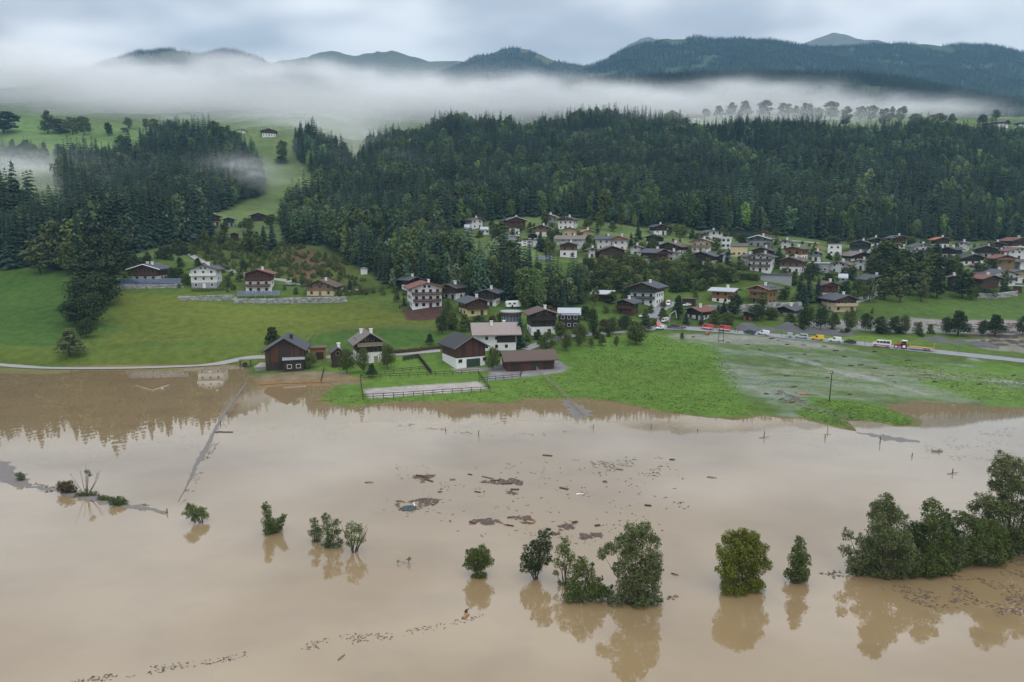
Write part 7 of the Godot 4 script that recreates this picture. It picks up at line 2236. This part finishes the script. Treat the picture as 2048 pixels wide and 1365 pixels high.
	drift("floating_reed", [[1310, 1200], [1400, 1180], [1390, 1190], [1310, 1208]], 19, "", 0.5, "drift_reed")
	drift("floating_reed", [[1760, 1175], [1900, 1160], [2060, 1110], [2060, 1230], [1950, 1240], [1850, 1215], [1780, 1190]], 231, "", 0.5, "drift_bark")
	drift("floating_reed", [[1840, 880], [2060, 850], [2060, 910], [1960, 925], [1860, 920]], 85, "", 0.45, "drift_reed")
	drift("floating_reed", [[1640, 1148], [1690, 1140], [1700, 1155], [1660, 1158]], 16, "", 0.6, "drift_bark")
	drift("floating_reed", [[480, 770], [500, 768], [430, 900], [385, 990], [360, 1010], [375, 960], [440, 840]], 260, "", 0.5, "drift_bark")
	drift("floating_reed", [[0, 925], [60, 962], [120, 978], [330, 1016], [334, 1030], [200, 1008], [60, 980], [0, 945]], 220, "", 0.5, "drift_reed")
	drift("floating_reed", [[740, 834], [800, 845], [960, 868], [960, 874], [800, 852], [740, 840]], 29, "", 0.6, "drift_bark")
	drift("floating_reed", [[960, 868], [1100, 866], [1190, 852], [1190, 858], [1100, 872], [960, 874]], 19, "", 0.5, "drift_bark")
	drift("washed_debris", [[1440, 676], [1700, 698], [1850, 722], [2040, 755], [2060, 800], [1800, 790], [1600, 800], [1500, 760], [1440, 700]], 330, "", 0.75, "drift_bark", false)
	drift("washed_debris", [[1560, 780], [1640, 790], [1600, 812], [1540, 800]], 200, "", 0.8, "drift_bark", false)
	drift("washed_debris", [[1830, 645], [2060, 646], [2060, 690], [1980, 688], [1900, 664]], 900, "", 1.4, "drift_bark", false)
	drift("washed_debris", [[1980, 670], [2060, 668], [2060, 695], [1990, 692]], 500, "", 1.8, "drift_bark", false)
	drift("rubble_debris", [[1340, 648], [1400, 648], [1460, 652], [1460, 657], [1400, 655], [1345, 653]], 420, "", 1.0, "drift_bark", false)

func crumpled(w: float, l: float) -> ArrayMesh:
	mat("tarp", 0.02, 0.05, 0.055, 0.4)
	var v := PackedVector3Array()
	var idx := PackedInt32Array()
	for j in 13:
		for i in 13:
			var x := (i / 12.0 - 0.5) * w
			var z := (j / 12.0 - 0.5) * l
			var e := maxf(0.0, 1.0 - Vector2(x / w * 2.0, z / l * 2.0).length())
			v.append(Vector3(x + noise_b.get_noise_2d(z * 60.0, x * 20.0) * 0.4, e * 0.5 + noise_b.get_noise_2d(x * 60.0, z * 60.0) * 0.3, z))
	for j in 12:
		for i in 12:
			var a := j * 13 + i
			idx.append_array([a, a + 1, a + 13, a + 1, a + 14, a + 13])
	return shaded(v, idx)

func _ready() -> void:
	rng.seed = 4242
	noise_a.seed = 1; noise_a.frequency = 0.012; noise_a.fractal_octaves = 4
	noise_b.seed = 2; noise_b.frequency = 0.02; noise_b.fractal_octaves = 3
	noise_c.seed = 3; noise_c.frequency = 0.01; noise_c.fractal_octaves = 4
	set_camera_and_light()
	survey()
	plan_woods()
	lay_ground()
	lay_water()
	leaf_mat("needles_light", 0.040, 0.070, 0.040)
	M.spruce_trunk = trunk_mesh(20.0, 0.28)
	grow_woods()
	raise_mountains()
	roll_in_cloud()
	house_materials()
	mat("wall_stone", 1, 1, 1, 0.9).vertex_color_use_as_albedo = true
	lay_roads()
	build_village()
	prepare_trees()
	build_farms()
	register_houses()
	flood_trees()
	village_trees()
	garden_trees()
	undergrowth()
	meadow_grass()
	parked()
	people()
	poles()
	flotsam()
	#CALLS
